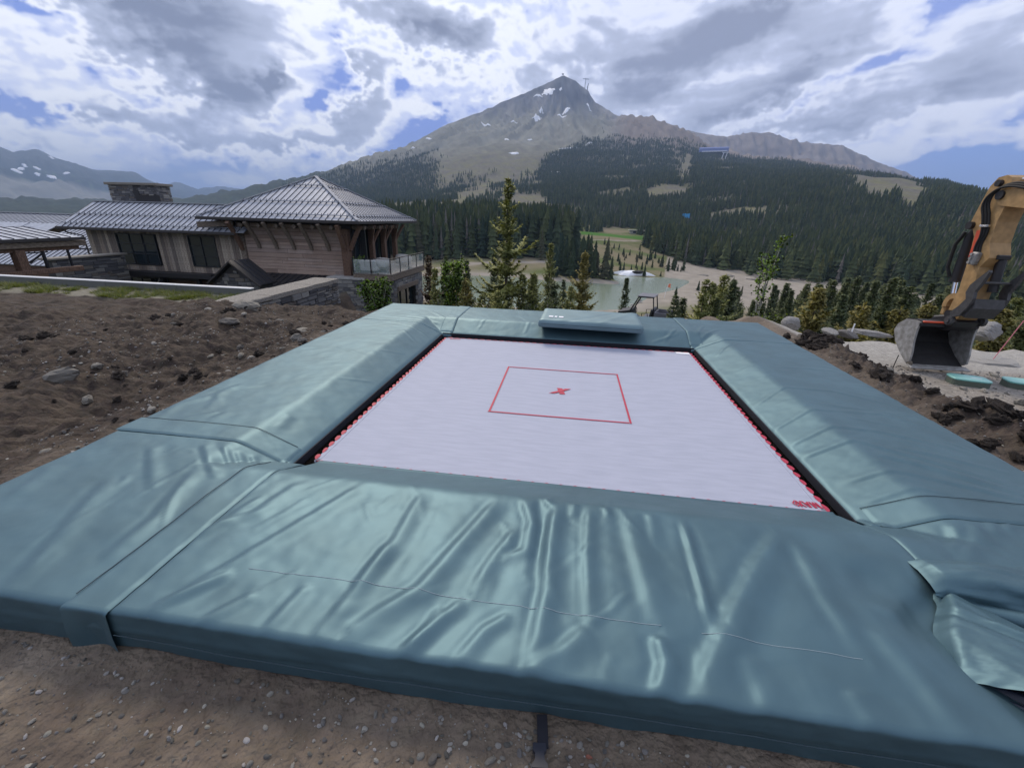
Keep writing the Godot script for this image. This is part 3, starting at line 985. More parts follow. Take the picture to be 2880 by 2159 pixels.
# ---------------------------------------------------------------- the terrace
func site_height(x: float, z: float) -> float:
	var h := 0.0
	var n := N1.get_noise_2d(x * 0.9, z * 0.9)
	var n2 := N1.get_noise_2d(x * 4.0 + 7.0, z * 4.0)
	var n3 := N1.get_noise_2d(x * 11.0, z * 11.0 + 3.0)
	# falls away to the road on the right
	h -= 0.12 * sstep(2.7, 3.4, x) + 0.3 * sstep(3.3, 4.9, x) * sstep(6.0, 0.5, z - 0.0)
	h -= 0.09 * sstep(-0.5, -5.0, z) * sstep(3.0, 5.0, x)
	h -= 0.1 * sstep(5.0, 12.0, x)
	# grass strip beside the kerb on the left
	var strip := sstep(-2.95, -3.4, z) * sstep(-5.2, -5.8, x)
	h -= 0.13 * strip
	# loose earth: heaped on the left, in a ridge on the right
	var left := sstep(-2.62, -3.3, x) * (1.0 - strip) * sstep(3.6, 2.0, z)
	h += left * (0.06 + 0.11 * n + 0.035 * n2 + 0.035 * n3 + 0.03 * N2.get_noise_2d(x * 2.6, z * 4.0) + 0.02 * N2.get_noise_2d(x * 6.0, z * 9.0) + 0.12 * exp(-pow((x + 5.6) / 1.1, 2.0) - pow((z + 2.5) / 0.6, 2.0)) - 0.22 * exp(-pow((x + 3.7) / 0.8, 2.0) - pow((z - 0.6) / 1.6, 2.0)) + 0.1 * exp(-pow((x + 4.6) / 0.8, 2.0) - pow((z + 1.7) / 0.5, 2.0)))
	h -= 0.2 * sstep(-0.9, -2.6, z) * sstep(-2.66, -3.1, x) * (1.0 - strip)
	var ridge := exp(-pow((x - (3.35 + 0.12 * sin(z * 1.7) + 0.05 * z)) / 0.3, 2.0)) * sstep(-2.9, -2.2, z) * sstep(3.4, 1.0, z)
	h += ridge * (0.2 + 0.07 * n2 + 0.05 * n3 + 0.08 * n + 0.05 * N2.get_noise_2d(x * 5.0, z * 5.0))
	# trodden ground in front
	var front := sstep(2.5, 3.0, z)
	h += (0.012 * n + 0.012 * n2 + 0.006 * n3) * maxf(front, 0.4) * (1.0 - left)
	# the bench ends behind the trampoline
	var edge := sstep(-3.3, -4.4, z) * sstep(-5.6, -5.0, x) * sstep(3.6, 2.6, x)
	h -= edge * 0.8
	h -= 0.7 * sstep(-4.7, -6.0, z + 0.35 * n) * sstep(3.0, 3.8, x)
	# under the trampoline there is a pit
	if absf(x) < 1.62 and absf(z) < 1.62: h = minf(h, -0.6)
	elif absf(x) < 2.58 and absf(z) < 2.6: h = minf(h, -0.02)
	return h


func make_ground_near() -> void:
	# fine near the viewer, coarser away: one sheet with uneven spacing
	var xs := PackedFloat32Array()
	var zs := PackedFloat32Array()
	var x := -15.0
	while x < 16.0:
		xs.append(x)
		x += 0.028 if x > -5.4 and x < 4.9 else (0.05 if x > -7.5 and x < 7.0 else 0.14)
	var z := -6.3
	while z < 9.0:
		zs.append(z)
		z += 0.028 if z > -1.5 and z < 3.6 else (0.05 if z > -4.6 and z < 4.5 else 0.16)
	var p := PackedVector3Array()
	var cols := PackedColorArray()
	for zz in zs:
		for xx in xs:
			var zq := zz
			# on the left the bench stops at the kerb
			if xx < -5.4: zq = maxf(zz, -4.04)
			var h := site_height(xx, zq)
			if xx < -5.4 and zz < -4.04: h = -0.3 - minf(5.6, (-4.04 - zz) * 0.01)
			p.append(Vector3(xx, h, zq))
			var n := N1.get_noise_2d(xx * 1.3, zq * 1.3)
			var n2 := N1.get_noise_2d(xx * 6.0, zq * 6.0)
			var c := Color(0.135, 0.105, 0.08).lerp(Color(0.245, 0.198, 0.152), clampf(0.45 + n * 0.9 + n2 * 0.4, 0, 1))
			var left := sstep(-2.6, -3.2, xx) * sstep(3.4, 2.4, zq)
			c = c.lerp(Color(0.038, 0.027, 0.02).lerp(Color(0.088, 0.064, 0.047), clampf(0.5 + n2 * 1.1 + n * 0.5, 0, 1)), left)
			c = c.lerp(Color(0.06, 0.043, 0.034) * (1.0 + 0.5 * n2), exp(-pow((xx - 3.35) / 0.5, 2.0)) * sstep(-3.0, -2.4, zq) * 0.9)
			# pale gravel and the road on the right
			c = c.lerp(Color(0.33, 0.3, 0.265) * (1.0 + 0.35 * n2), sstep(3.75, 4.15, xx + 0.2 * n - 0.04 * zq))
			var road := sstep(-3.0, -3.35, zq + 0.12 * n + 0.03 * (xx - 5.0)) * sstep(3.5, 3.9, xx)
			c = c.lerp(Color(0.43, 0.41, 0.375) * (1.0 + 0.07 * n + 0.06 * n2), road)
			c = c.lerp(Color(0.15, 0.12, 0.105), exp(-pow((zq + 2.75 + 0.1 * n) / 0.14, 2.0)) * sstep(5.6, 6.2, xx) * 0.7)
			# dry turf strip by the kerb
			var turf := sstep(-3.1, -3.3, zq + 0.15 * n) * sstep(-5.3, -5.7, xx)
			c = c.lerp(Color(0.24, 0.22, 0.17).lerp(Color(0.1, 0.125, 0.045), clampf(0.3 + n * 1.5 + n2 * 0.6, 0, 1)), turf)
			c = c.lerp(Color(0.33, 0.31, 0.27), turf * sstep(-3.78, -3.95, zq + 0.1 * n2) * 0.8)
			cols.append(Color(maxf(c.r, 0.02), maxf(c.g, 0.015), maxf(c.b, 0.012)))
	struct("ground", sheet(p, xs.size(), zs.size(), cols, true), M["earth"])


# ---------------------------------------------------------------- trampoline
const IN := 1.55
const OUT := 2.65
const TOP := 0.17


func text_mesh(txt: String, size: float, depth: float) -> TextMesh:
	var t := TextMesh.new()
	t.text = txt
	var f := SystemFont.new()
	f.font_names = PackedStringArray(["Droid Sans"])
	f.font_weight = 700
	f.font_italic = true
	t.font = f
	t.font_size = 32
	t.pixel_size = size / 32.0
	t.depth = depth
	return t


func make_trampoline() -> void:
	var t := thing("trampoline", "square in-ground trampoline with a pale lilac woven bed and red edge webbing", "trampoline", Vector3(0, 0, 0))
	# the bed sags a hair towards its middle
	var p := PackedVector3Array()
	var n := 61
	for j in n:
		for i in n:
			var x := lerpf(-1.475, 1.475, i / 60.0)
			var z := lerpf(-1.475, 1.475, j / 60.0)
			p.append(Vector3(x, bed_y(x, z), z))
	obj("bed", sheet(p, n, n, PackedColorArray(), true), M["bed_weave"], t)
	# red lines of the landing zone
	for s in [[-0.55, -0.55, 0.55, -0.55], [0.55, -0.55, 0.55, 0.55], [0.55, 0.55, -0.55, 0.55], [-0.55, 0.55, -0.55, -0.55]]:
		var b := MB.new()
		var a := Vector2(s[0], s[1])
		var e := Vector2(s[2], s[3])
		var dir := (e - a).normalized()
		var w := Vector2(-dir.y, dir.x) * 0.008
		for k in 12:
			var q0 := a.lerp(e, k / 12.0) + (dir * 0.011 if k == 0 else Vector2.ZERO)
			var q1 := a.lerp(e, (k + 1) / 12.0) + (dir * 0.011 if k == 11 else Vector2.ZERO)
			var f := []
			for q in [q0 + w, q1 + w, q1 - w, q0 - w]: f.append(Vector3(q.x, bed_y(q.x, q.y) + 0.004, q.y))
			b.quad(f[3], f[2], f[1], f[0])
		obj("zone_line", b, M["bed_print"], t)
	# the cross in its middle: a broad short bar over a long slender one
	var b := MB.new()
	for poly in [PackedVector2Array([Vector2(-0.035, -0.067), Vector2(0.014, -0.066), Vector2(0.043, 0.071), Vector2(-0.006, 0.072)]), PackedVector2Array([Vector2(-0.105, 0.069), Vector2(-0.022, 0.002), Vector2(0.019, -0.037), Vector2(0.041, -0.06), Vector2(0.097, -0.065), Vector2(0.069, -0.04), Vector2(0.03, 0.0), Vector2(-0.014, 0.037), Vector2(-0.054, 0.068)])]:
		var tr := Geometry2D.triangulate_polygon(poly)
		var lift := 0.004 if b.v.is_empty() else 0.0055
		for k in range(0, tr.size(), 3):
			var f := [poly[tr[k]], poly[tr[k + 1]], poly[tr[k + 2]]]
			if (f[1] - f[0]).cross(f[2] - f[0]) > 0: f = [f[0], f[2], f[1]]
			b.tri(Vector3(f[0].x, bed_y(0, 0) + lift, f[0].y), Vector3(f[1].x, bed_y(0, 0) + lift, f[1].y), Vector3(f[2].x, bed_y(0, 0) + lift, f[2].y))
	obj("centre_cross", b, M["bed_print"], t)
	# printed names near two corners
	for q in [["MAX", 0.072, 0.76, Vector3(1.403, 0.004, 1.418), true], ["MAXAIR", 0.04, 0.9, Vector3(-1.35, 0.004, -1.43), false]]:
		var tm := MeshInstance3D.new()
		tm.mesh = text_mesh(q[0], q[1], 0.002)
		tm.material_override = M["bed_print"]
		tm.name = numbered("printed_mark", t)
		t.add_child(tm, true)
		var f := -1.0 if q[4] else 1.0
		tm.transform = Transform3D(Basis(Vector3(f * q[2], 0, 0), Vector3(-f * 0.25, 0, -f), Vector3(0, 1, 0)), q[3])
	# a diamond emblem beside the nearer name
	var em := MB.new()
	for k in 3:
		var ro: float = [0.03, 0.0, 0.011][k]
		var ri: float = [0.02, 0.0, 0.0][k]
		if k == 1: continue
		for i in 4:
			var a0 := i * PI / 2
			var a1 := a0 + PI / 2
			var f := []
			for v in [[ro, a0], [ro, a1], [ri, a1], [ri, a0]]: f.append(Vector3(1.337 + v[0] * 0.75 * cos(v[1]), 0.005, 1.42 + v[0] * sin(v[1])))
			em.quad(f[3], f[2], f[1], f[0])
	obj("printed_mark", em, M["bed_print"], t)
	b = MB.new()
	b.box(Vector3(1.39, 0.004, -1.432), Vector3(0.15, 0.004, 0.07))
	obj("sewn_label", b, M["label_white"], t)
	# red webbing loops round the edge, each hooked to the frame
	for side in 4:
		var bs := Basis(Vector3.UP, side * PI / 2)
		var r := rnd(100 + side)
		for k in 36:
			var u := lerpf(-1.43, 1.43, k / 35.0)
			var lp := MB.new()
			var w := 0.033 + r.randf_range(-0.004, 0.004)
			var reach := (0.024 if side % 2 else 0.01) + r.randf_range(-0.005, 0.005)
			var pr := -1
			# a half-moon of doubled webbing, arched
			var ring := []
			for s in 7:
				var a := PI * s / 6.0
				ring.append(bs * Vector3(u - cos(a) * w + 0.012 * sin(a), 0.002 + 0.004 * sin(a), -1.472 - pow(sin(a), 0.7) * reach))
			var c0 := bs * Vector3(u, 0.006, -1.466)
			for s in 6: lp.tri(c0, ring[s + 1], ring[s])
			for s in 6: lp.quad(ring[s], ring[s + 1], ring[s + 1] - Vector3(0, 0.008, 0), ring[s] - Vector3(0, 0.008, 0))
			lp.quad(ring[0], ring[0] - Vector3(0, 0.008, 0), ring[6] - Vector3(0, 0.008, 0), ring[6])
			obj("web_loop", lp, M["red_web"], t)
	# hem, frame rail and the dark pit below
	for side in 4:
		var bs := Basis(Vector3.UP, side * PI / 2)
		b = MB.new()
		b.box(bs * Vector3(0, -0.004, -1.462), Vector3(2.95, 0.012, 0.03), bs)
		obj("hem", b, M["bed_weave"], t)
		b = MB.new()
		b.tube([bs * Vector3(-1.66, -0.06, -1.63), bs * Vector3(1.66, -0.06, -1.63)], 0.035, 10)
		obj("frame_rail", b, M["steel_dark"], t)
	b = MB.new()
	b.box(Vector3(0, -0.5, 0), Vector3(3.3, 0.02, 3.3))
	for side in 4:
		var bs := Basis(Vector3.UP, side * PI / 2)
		b.box(bs * Vector3(0, -0.27, -1.66), Vector3(3.3, 0.5, 0.02), bs)
	obj("pit_liner", b, M["pit"], t)


func bed_y(x: float, z: float) -> float:
	return -0.012 * (1.0 - pow(x / 1.475, 2.0)) * (1.0 - pow(z / 1.475, 2.0)) + 0.0015 * N1.get_noise_2d(x * 1.5, z * 9.0)


# creases in the covers: half width (cm), height (cm), then the line each follows
var creases := [
	[5, 1.2, Vector2(-2.20, 2.01), Vector2(-1.99, 2.41), Vector2(-1.87, 2.67)], [3.5, 1, Vector2(-2.28, 1.73), Vector2(-2.10, 1.91), Vector2(-1.93, 2.07)], [3, 1.2, Vector2(-2.02, 1.66), Vector2(-1.88, 1.79), Vector2(-1.71, 1.94)],
	[4, 1.2, Vector2(-1.85, 1.89), Vector2(-1.71, 2.26), Vector2(-1.69, 2.48)], [2, 1, Vector2(-1.81, 1.67), Vector2(-1.67, 1.80)], [2, 1, Vector2(-1.74, 1.65), Vector2(-1.60, 1.78)], [2, 1, Vector2(-1.90, 1.66), Vector2(-1.71, 1.83)],
	[4, 1.5, Vector2(-0.90, 1.78), Vector2(-1.07, 2.18), Vector2(-1.18, 2.42), Vector2(-1.26, 2.59), Vector2(-1.31, 2.67)], [4, 1.2, Vector2(-1.25, 1.90), Vector2(-1.31, 2.17), Vector2(-1.44, 2.30)], [3, 1, Vector2(-1.35, 2.04), Vector2(-1.40, 2.22), Vector2(-1.44, 2.37)],
	[4, 1.5, Vector2(-0.65, 2.24), Vector2(-0.67, 2.46), Vector2(-0.71, 2.66)], [3, 1.2, Vector2(-1.02, 2.55), Vector2(-1.12, 2.70)], [3, 1.2, Vector2(-0.86, 2.49), Vector2(-0.89, 2.70)], [2.5, 1, Vector2(-1.16, 2.48), Vector2(-1.30, 2.65)],
	[4.5, 2.2, Vector2(-0.24, 1.84), Vector2(-0.36, 2.19), Vector2(-0.45, 2.45), Vector2(-0.61, 2.63)], [4, 1.6, Vector2(-0.63, 1.87), Vector2(-0.63, 2.22), Vector2(-0.68, 2.45)], [3, 1.6, Vector2(-0.15, 1.82), Vector2(-0.09, 2.03), Vector2(-0.10, 2.20), Vector2(-0.16, 2.25)],
	[3.5, 1.5, Vector2(-0.14, 2.06), Vector2(-0.22, 2.27), Vector2(-0.26, 2.43)], [4, 2.4, Vector2(0.03, 1.83), Vector2(0.00, 2.10), Vector2(-0.00, 2.39), Vector2(-0.03, 2.68)], [3, 1.4, Vector2(0.17, 1.85), Vector2(0.15, 2.18), Vector2(0.15, 2.48)],
	[5.5, 1.6, Vector2(0.34, 1.85), Vector2(0.36, 2.20), Vector2(0.38, 2.44)], [2, 1, Vector2(0.59, 1.86), Vector2(0.57, 2.21), Vector2(0.55, 2.42)], [3, 1, Vector2(0.45, 1.86), Vector2(0.44, 2.07)], [3, 1.5, Vector2(-0.28, 2.46), Vector2(-0.37, 2.60), Vector2(-0.44, 2.69)],
	[3, 1.3, Vector2(-0.35, 2.50), Vector2(-0.42, 2.70)], [3, 1.4, Vector2(-0.11, 2.50), Vector2(-0.19, 2.57), Vector2(-0.25, 2.69)], [4, 1.4, Vector2(0.16, 2.51), Vector2(0.05, 2.62), Vector2(-0.03, 2.69)], [4, 2.5, Vector2(0.37, 2.50), Vector2(0.38, 2.60), Vector2(0.34, 2.71)],
	[2.5, 1.2, Vector2(-0.04, 1.82), Vector2(-0.01, 1.90)], [2.5, 1.2, Vector2(0.10, 1.84), Vector2(0.09, 1.96)], [2, 1, Vector2(0.24, 1.85), Vector2(0.26, 1.93)], [3, -1.2, Vector2(-0.07, 1.81), Vector2(-0.04, 2.10), Vector2(-0.06, 2.31)],
	[5.5, 2.4, Vector2(1.04, 1.86), Vector2(0.83, 2.13), Vector2(0.67, 2.36), Vector2(0.53, 2.57), Vector2(0.45, 2.69)], [4.5, 1.4, Vector2(1.05, 1.92), Vector2(1.01, 2.26), Vector2(1.01, 2.46)], [2.5, 1, Vector2(0.59, 1.90), Vector2(0.57, 2.23), Vector2(0.56, 2.47)],
	[6, 2.5, Vector2(1.18, 2.32), Vector2(1.31, 2.19), Vector2(1.45, 2.10)], [6, 1.6, Vector2(1.10, 2.35), Vector2(1.14, 2.53), Vector2(1.15, 2.69)], [5, 1.3, Vector2(0.91, 2.59), Vector2(0.92, 2.71)], [5, 1.3, Vector2(0.64, 2.53), Vector2(0.65, 2.70)],
	[3, 0.8, Vector2(1.52, 0.20), Vector2(1.87, -0.03), Vector2(2.22, 0.01), Vector2(2.62, 0.29)], [2.5, 0.6, Vector2(1.96, -0.58), Vector2(2.33, -0.59), Vector2(2.66, -0.57)], [3, 0.8, Vector2(1.41, 0.65), Vector2(1.84, 0.43), Vector2(2.32, 0.43), Vector2(2.57, 0.66)],
	[3, 0.9, Vector2(1.43, 0.86), Vector2(1.85, 0.70), Vector2(2.13, 0.74), Vector2(2.52, 0.95)], [3.5, 1.3, Vector2(1.45, 0.99), Vector2(1.87, 0.90), Vector2(2.11, 1.05), Vector2(2.46, 1.32)], [4.5, 1.6, Vector2(1.88, 1.05), Vector2(2.11, 1.17), Vector2(2.40, 1.39)],
	[3.5, 1.3, Vector2(1.59, 1.28), Vector2(1.88, 1.25), Vector2(2.14, 1.35), Vector2(2.35, 1.45)], [3, 0.8, Vector2(1.60, 1.47), Vector2(1.88, 1.42), Vector2(1.99, 1.45)], [2, 0.5, Vector2(2.46, -1.24), Vector2(2.65, -1.19)], [2, 0.5, Vector2(2.5, -1.00), Vector2(2.65, -0.93)],
	[2, 0.5, Vector2(2.44, -0.71), Vector2(2.65, -0.68)], [2, 0.5, Vector2(2.46, -0.20), Vector2(2.69, -0.18)], [2, 0.5, Vector2(2.40, 0.02), Vector2(2.71, 0.15)], [2.5, 0.6, Vector2(1.87, 0.29), Vector2(2.25, 0.36), Vector2(2.48, 0.43)], [2.5, 0.6, Vector2(2.01, 0.52), Vector2(2.36, 0.67)],
	[2, 0.5, Vector2(2.54, 0.42), Vector2(2.74, 0.55)], [3, 0.9, Vector2(2.01, 0.93), Vector2(2.29, 1.03), Vector2(2.52, 1.16)], [2, 0.6, Vector2(2.02, 0.76), Vector2(2.29, 0.92)], [2, 0.6, Vector2(2.46, 0.81), Vector2(2.59, 0.98)],
	[3.5, 1.3, Vector2(1.84, 1.70), Vector2(1.80, 1.80), Vector2(1.71, 1.89)], [3.5, 1.3, Vector2(1.94, 1.69), Vector2(1.86, 1.81), Vector2(1.70, 1.96)], [3, 1, Vector2(2.03, 1.67), Vector2(1.96, 1.77)], [2.5, 0.9, Vector2(1.69, 1.73), Vector2(1.68, 1.82)], [2.5, 0.9, Vector2(2.10, 1.66), Vector2(2.05, 1.73)],
	[4, 0.7, Vector2(-2.45, 0.78), Vector2(-2.49, 0.97), Vector2(-2.36, 1.23)], [4, 0.8, Vector2(-2.45, 0.93), Vector2(-2.61, 1.22), Vector2(-2.56, 1.41)], [4, 0.8, Vector2(-2.19, 1.26), Vector2(-2.21, 1.37)], [3, 0.7, Vector2(-2.24, 1.27), Vector2(-2.42, 1.41)],
	[3, 0.6, Vector2(-2.29, -0.30), Vector2(-1.90, -0.08)], [3, 0.7, Vector2(-1.80, 1.18), Vector2(-1.78, 1.37)], [4, 0.6, Vector2(-2.62, 0.97), Vector2(-2.3, 0.81)], [5, 0.7, Vector2(-2.58, 1.99), Vector2(-2.47, 2.25)],
	[2, 0.9, Vector2(-1.62, -1.3), Vector2(-2.3, -1.46)], [2, 0.8, Vector2(-1.6, -1.2), Vector2(-2.0, -1.36)], [2, 0.9, Vector2(-1.62, -1.64), Vector2(-2.35, -1.72)], [2, 0.9, Vector2(-1.6, -1.72), Vector2(-2.2, -1.86)], [2.5, 0.8, Vector2(-1.58, -1.82), Vector2(-1.9, -2.2)], [2, 0.6, Vector2(-1.65, -0.9), Vector2(-1.9, -1.1)],
	[2.5, 0.9, Vector2(1.64, -1.7), Vector2(1.95, -2.05)], [2.5, 0.9, Vector2(1.62, -1.78), Vector2(1.8, -2.2)], [2, 0.8, Vector2(1.7, -1.64), Vector2(2.3, -1.78)], [2.5, 0.8, Vector2(1.2, -1.62), Vector2(1.42, -1.95)], [2.5, 0.8, Vector2(1.05, -1.6), Vector2(1.38, -1.78)], [2, 0.6, Vector2(0.4, -1.62), Vector2(0.5, -1.85)],
	[2, 0.6, Vector2(-0.5, -1.62), Vector2(-0.46, -1.9)], [2, 0.6, Vector2(-1.1, -1.66), Vector2(-1.05, -1.9)], [2, 0.5, Vector2(1.7, -1.2), Vector2(2.0, -1.42)], [2, 0.6, Vector2(1.65, -1.1), Vector2(1.9, -1.4)], [2, 0.5, Vector2(-1.62, 0.3), Vector2(-1.84, 0.5)], [2, 0.5, Vector2(-1.64, -0.5), Vector2(-1.85, -0.3)],
]


func pad_profile(w: float) -> float:
	# height over the distance out from the bed: a slope up from the springs, then flat foam
	# the near pad reaches in over the bed and lies almost flat on it
	if w < 0.0: return lerpf(0.035, 0.012, minf(-w / 0.05, 1.0))
	var a := 0.035 + (TOP - 0.035) * clampf(w / 0.3, 0.0, 1.0)
	if w > 0.265 and w < 0.335:
		# the crest is a soft edge a few centimetres across
		var lo := 0.035 + (TOP - 0.035) * (0.265 / 0.3)
		a = lo + (TOP - lo) * (1.0 - pow(1.0 - (w - 0.265) / 0.07, 2.0))
	return a


var crease_box: Array[Rect2] = []


func wrinkles(x: float, z: float) -> float:
	var h := 0.0
	var p := Vector2(x, z)
	if crease_box.is_empty():
		# many small creases besides, mostly running out from the bed
		var r := rnd(333)
		for k in 150:
			var side := r.randi() % 4
			var u := r.randf_range(-1.9, 1.9)
			var w := r.randf_range(1.6, 2.6)
			var l := r.randf_range(0.08, 0.35)
			var a := r.randf_range(-0.7, 0.7)
			var p0 := Vector2(u, w)
			var p1 := p0 + Vector2(sin(a), cos(a)) * l
			if side == 0:
				p0.x *= 1.2
				p1.x *= 1.2
			var bs := Transform2D(side * PI / 2, Vector2.ZERO)
			creases.append([r.randf_range(1.2, 2.4), r.randf_range(0.15, 0.42) * (1.0 if side == 0 else 0.6), bs * p0, bs * (p0.lerp(p1, 0.5) + Vector2(r.randf_range(-0.02, 0.02), 0)), bs * p1])
		for c in creases:
			var q := Rect2(c[2], Vector2.ZERO)
			for i in range(3, c.size()): q = q.expand(c[i])
			crease_box.append(q.grow(c[0] * 0.026))
	for k in creases.size():
		if not crease_box[k].has_point(p): continue
		var c: Array = creases[k]
		var w: float = c[0] * 0.01
		var best := 1e9
		var along := 0.0
		var near := false
		for i in range(2, c.size() - 1):
			var a: Vector2 = c[i]
			var e: Vector2 = c[i + 1]
			if x < minf(a.x, e.x) - w * 2.6 or x > maxf(a.x, e.x) + w * 2.6 or z < minf(a.y, e.y) - w * 2.6 or z > maxf(a.y, e.y) + w * 2.6: continue
			near = true
			var ab := e - a
			var t := clampf((p - a).dot(ab) / ab.length_squared(), 0.0, 1.0)
			var q := a + ab * t
			var d := (p - q).length()
			if absf(d) < absf(best):
				best = d * (1.0 if ab.cross(p - a) >= 0 else -1.0)
				along = (i - 2 + t) / (c.size() - 3)
		if not near: continue
		var fade := sstep(0.0, 0.16, along) * (1.0 - 0.55 * sstep(0.75, 1.0, along))
		# a steep lee side, a soft back, and a slight dip beside the fold
		var u := best / w
		u = u * (1.5 if u > 0 else 0.8)
		h += c[1] * 0.01 * 0.55 * fade * (exp(-u * u * 1.6) - 0.32 * exp(-pow(absf(u) - 1.5, 2.0) * 2.0))
	return h


func cover_height(x: float, z: float, sag: float) -> float:
	var w := maxf(absf(x), absf(z)) - IN
	var h := pad_profile(w)
	if w > -0.03:
		h += wrinkles(x, z) * sstep(0.0, 0.06, w)
		h += sag * N1.get_noise_2d(x * 1.4, z * 1.4 + sag * 900.0) + 0.0022 * N1.get_noise_2d(x * 6.0, z * 6.0)
		# the foam crowns slightly
		h += 0.003 * sin(clampf((w - 0.3) / 0.8, 0.0, 1.0) * PI)
	# the near right foam has sunk where the loose cover lies
	if x > 0.9 and z > 1.95:
		h -= 0.055 * sstep(-0.1, 0.16, (x - 1.2) * 0.909 - (z - 2.2) * 0.416) * sstep(1.98, 2.22, z)
	return h


# a padded cover over the rectangle x0..x1, z0..z1; edges that stand free roll over and drop to the ground
func cover(x0: float, x1: float, z0: float, z1: float, free: Array, sag: float, seed_: int, step := 0.014) -> ArrayMesh:
	# free: [x0 side, x1 side, z0 side, z1 side]: 0 = butts against a neighbour, 1 = outer face, 2 = thin inner lip
	var lines := []
	for ax in 2:
		var lo: float = [x0, z0][ax]
		var hi: float = [x1, z1][ax]
		var lst := []
		var k0: int = free[ax * 2]
		var k1: int = free[ax * 2 + 1]
		var n0: int = [3, 13, 5, 0][k0]
		var n1: int = [3, 13, 5, 0][k1]
		for k in n0: lst.append([lo, 1.0 - float(k) / n0, k0])
		var m := int(ceil((hi - lo) / step))
		for k in m + 1: lst.append([lerpf(lo, hi, float(k) / m), 0.0, 0])
		for k in n1: lst.append([hi, (k + 1.0) / n1, k1])
		lines.append(lst)
	var p := PackedVector3Array()
	for lz in lines[1]:
		for lx in lines[0]:
			var x: float = lx[0]
			var z: float = lz[0]
			var h := cover_height(x, z, sag)
			# roll the rim
			# a side of kind 3 runs on without a seam where the neighbour does
			var ex := minf((x - x0) if free[0] != 3 else 9.0, (x1 - x) if free[1] != 3 or z < 2.03 else 9.0)
			var ez := minf(z - z0, z1 - z)
			var r := 0.02
			var rim := maxf(1.0 - minf(ex, ez) / r, 0.0)
			h -= 0.008 * rim * rim
			var q := Vector3(x, h, z)
			for c in [lx, lz]:
				if c[1] <= 0.0: continue
				var t: float = c[1]
				var foot := h - ([0.03, 0.0, 0.02][c[2]] as float)
				if c[2] == 1: foot = 0.004 + 0.006 * N3.get_noise_2d((x + z) * 3.0, 1.0)
				q.y = minf(q.y, lerpf(h, foot, t))
				var bul := 0.0
				if c[2] == 1:
					bul = 0.004 * sin(t * PI) + 0.005 * N1.get_noise_3d(x * 5.0, t * 1.6, z * 5.0) + 0.014 * N1.get_noise_2d((x + z) * 1.2 + seed_, 4.0) * t + 0.003 * exp(-pow((t - 0.46) / 0.05, 2.0))
				elif c[2] == 2: bul = -0.004 * t
				if c == lx: q.x += bul * signf(x - (x0 + x1) / 2)
				else: q.z += bul * signf(z - (z0 + z1) / 2)
			p.append(q)
	return sheet(p, lines[0].size(), lines[1].size(), PackedColorArray(), true)


# a flap of cover material lying over a joint, following the padding below
func flap(x0: float, x1: float, z0: float, z1: float, sag: float, over := Vector4.ZERO) -> ArrayMesh:
	var nx := maxi(8, int((x1 - x0) / 0.013))
	var nz := maxi(8, int((z1 - z0) / 0.013))
	var p := PackedVector3Array()
	for j in nz + 1:
		for i in nx + 1:
			var x := lerpf(x0, x1, float(i) / nx)
			var z := lerpf(z0, z1, float(j) / nz)
			var q := Vector3(clampf(x, -OUT - 0.012, OUT + 0.012), 0, clampf(z, -OUT - 0.012, OUT + 0.062))
			var ov := maxf(maxf(absf(x) - OUT - 0.012, (z - OUT - 0.062) if z > 0 else (-z - OUT - 0.012)), 0.0)
			var h := cover_height(clampf(x, -OUT, OUT), clampf(z, -OUT, 2.7), sag) * 0.6 + 0.4 * pad_profile(maxf(absf(x), absf(z)) - IN)
			h += 0.005 + 0.002 * N1.get_noise_2d(x * 5.0, z * 5.0)
			var e := minf(minf(i, nx - i) / float(nx), minf(j, nz - j) / float(nz))
			if i == 0 or j == 0 or i == nx or j == nz: h -= 0.006
			q.y = h - ov
			if ov > 0.0: q.z += 0.012 * sin(x * 30.0) * minf(1.0, ov * 10.0)
			p.append(q)
	return sheet(p, nx + 1, nz + 1, PackedColorArray(), true)


func cover_thread(pts: Array, r: float, sag: float, lift: float, wob := 0.004) -> MB:
	var b := MB.new()
	var q := []
	for k in pts.size() - 1:
		var a: Vector2 = pts[k]
		var e: Vector2 = pts[k + 1]
		var n := int(a.distance_to(e) / 0.025) + 2
		for i in n:
			if i == n - 1 and k < pts.size() - 2: continue
			var s := a.lerp(e, float(i) / (n - 1))
			s.y += wob * N1.get_noise_2d(s.x * 4.0, s.y)
			q.append(Vector3(s.x, cover_height(s.x, s.y, sag) + lift, s.y))
	b.tube(q, r, 4, false)
	return b


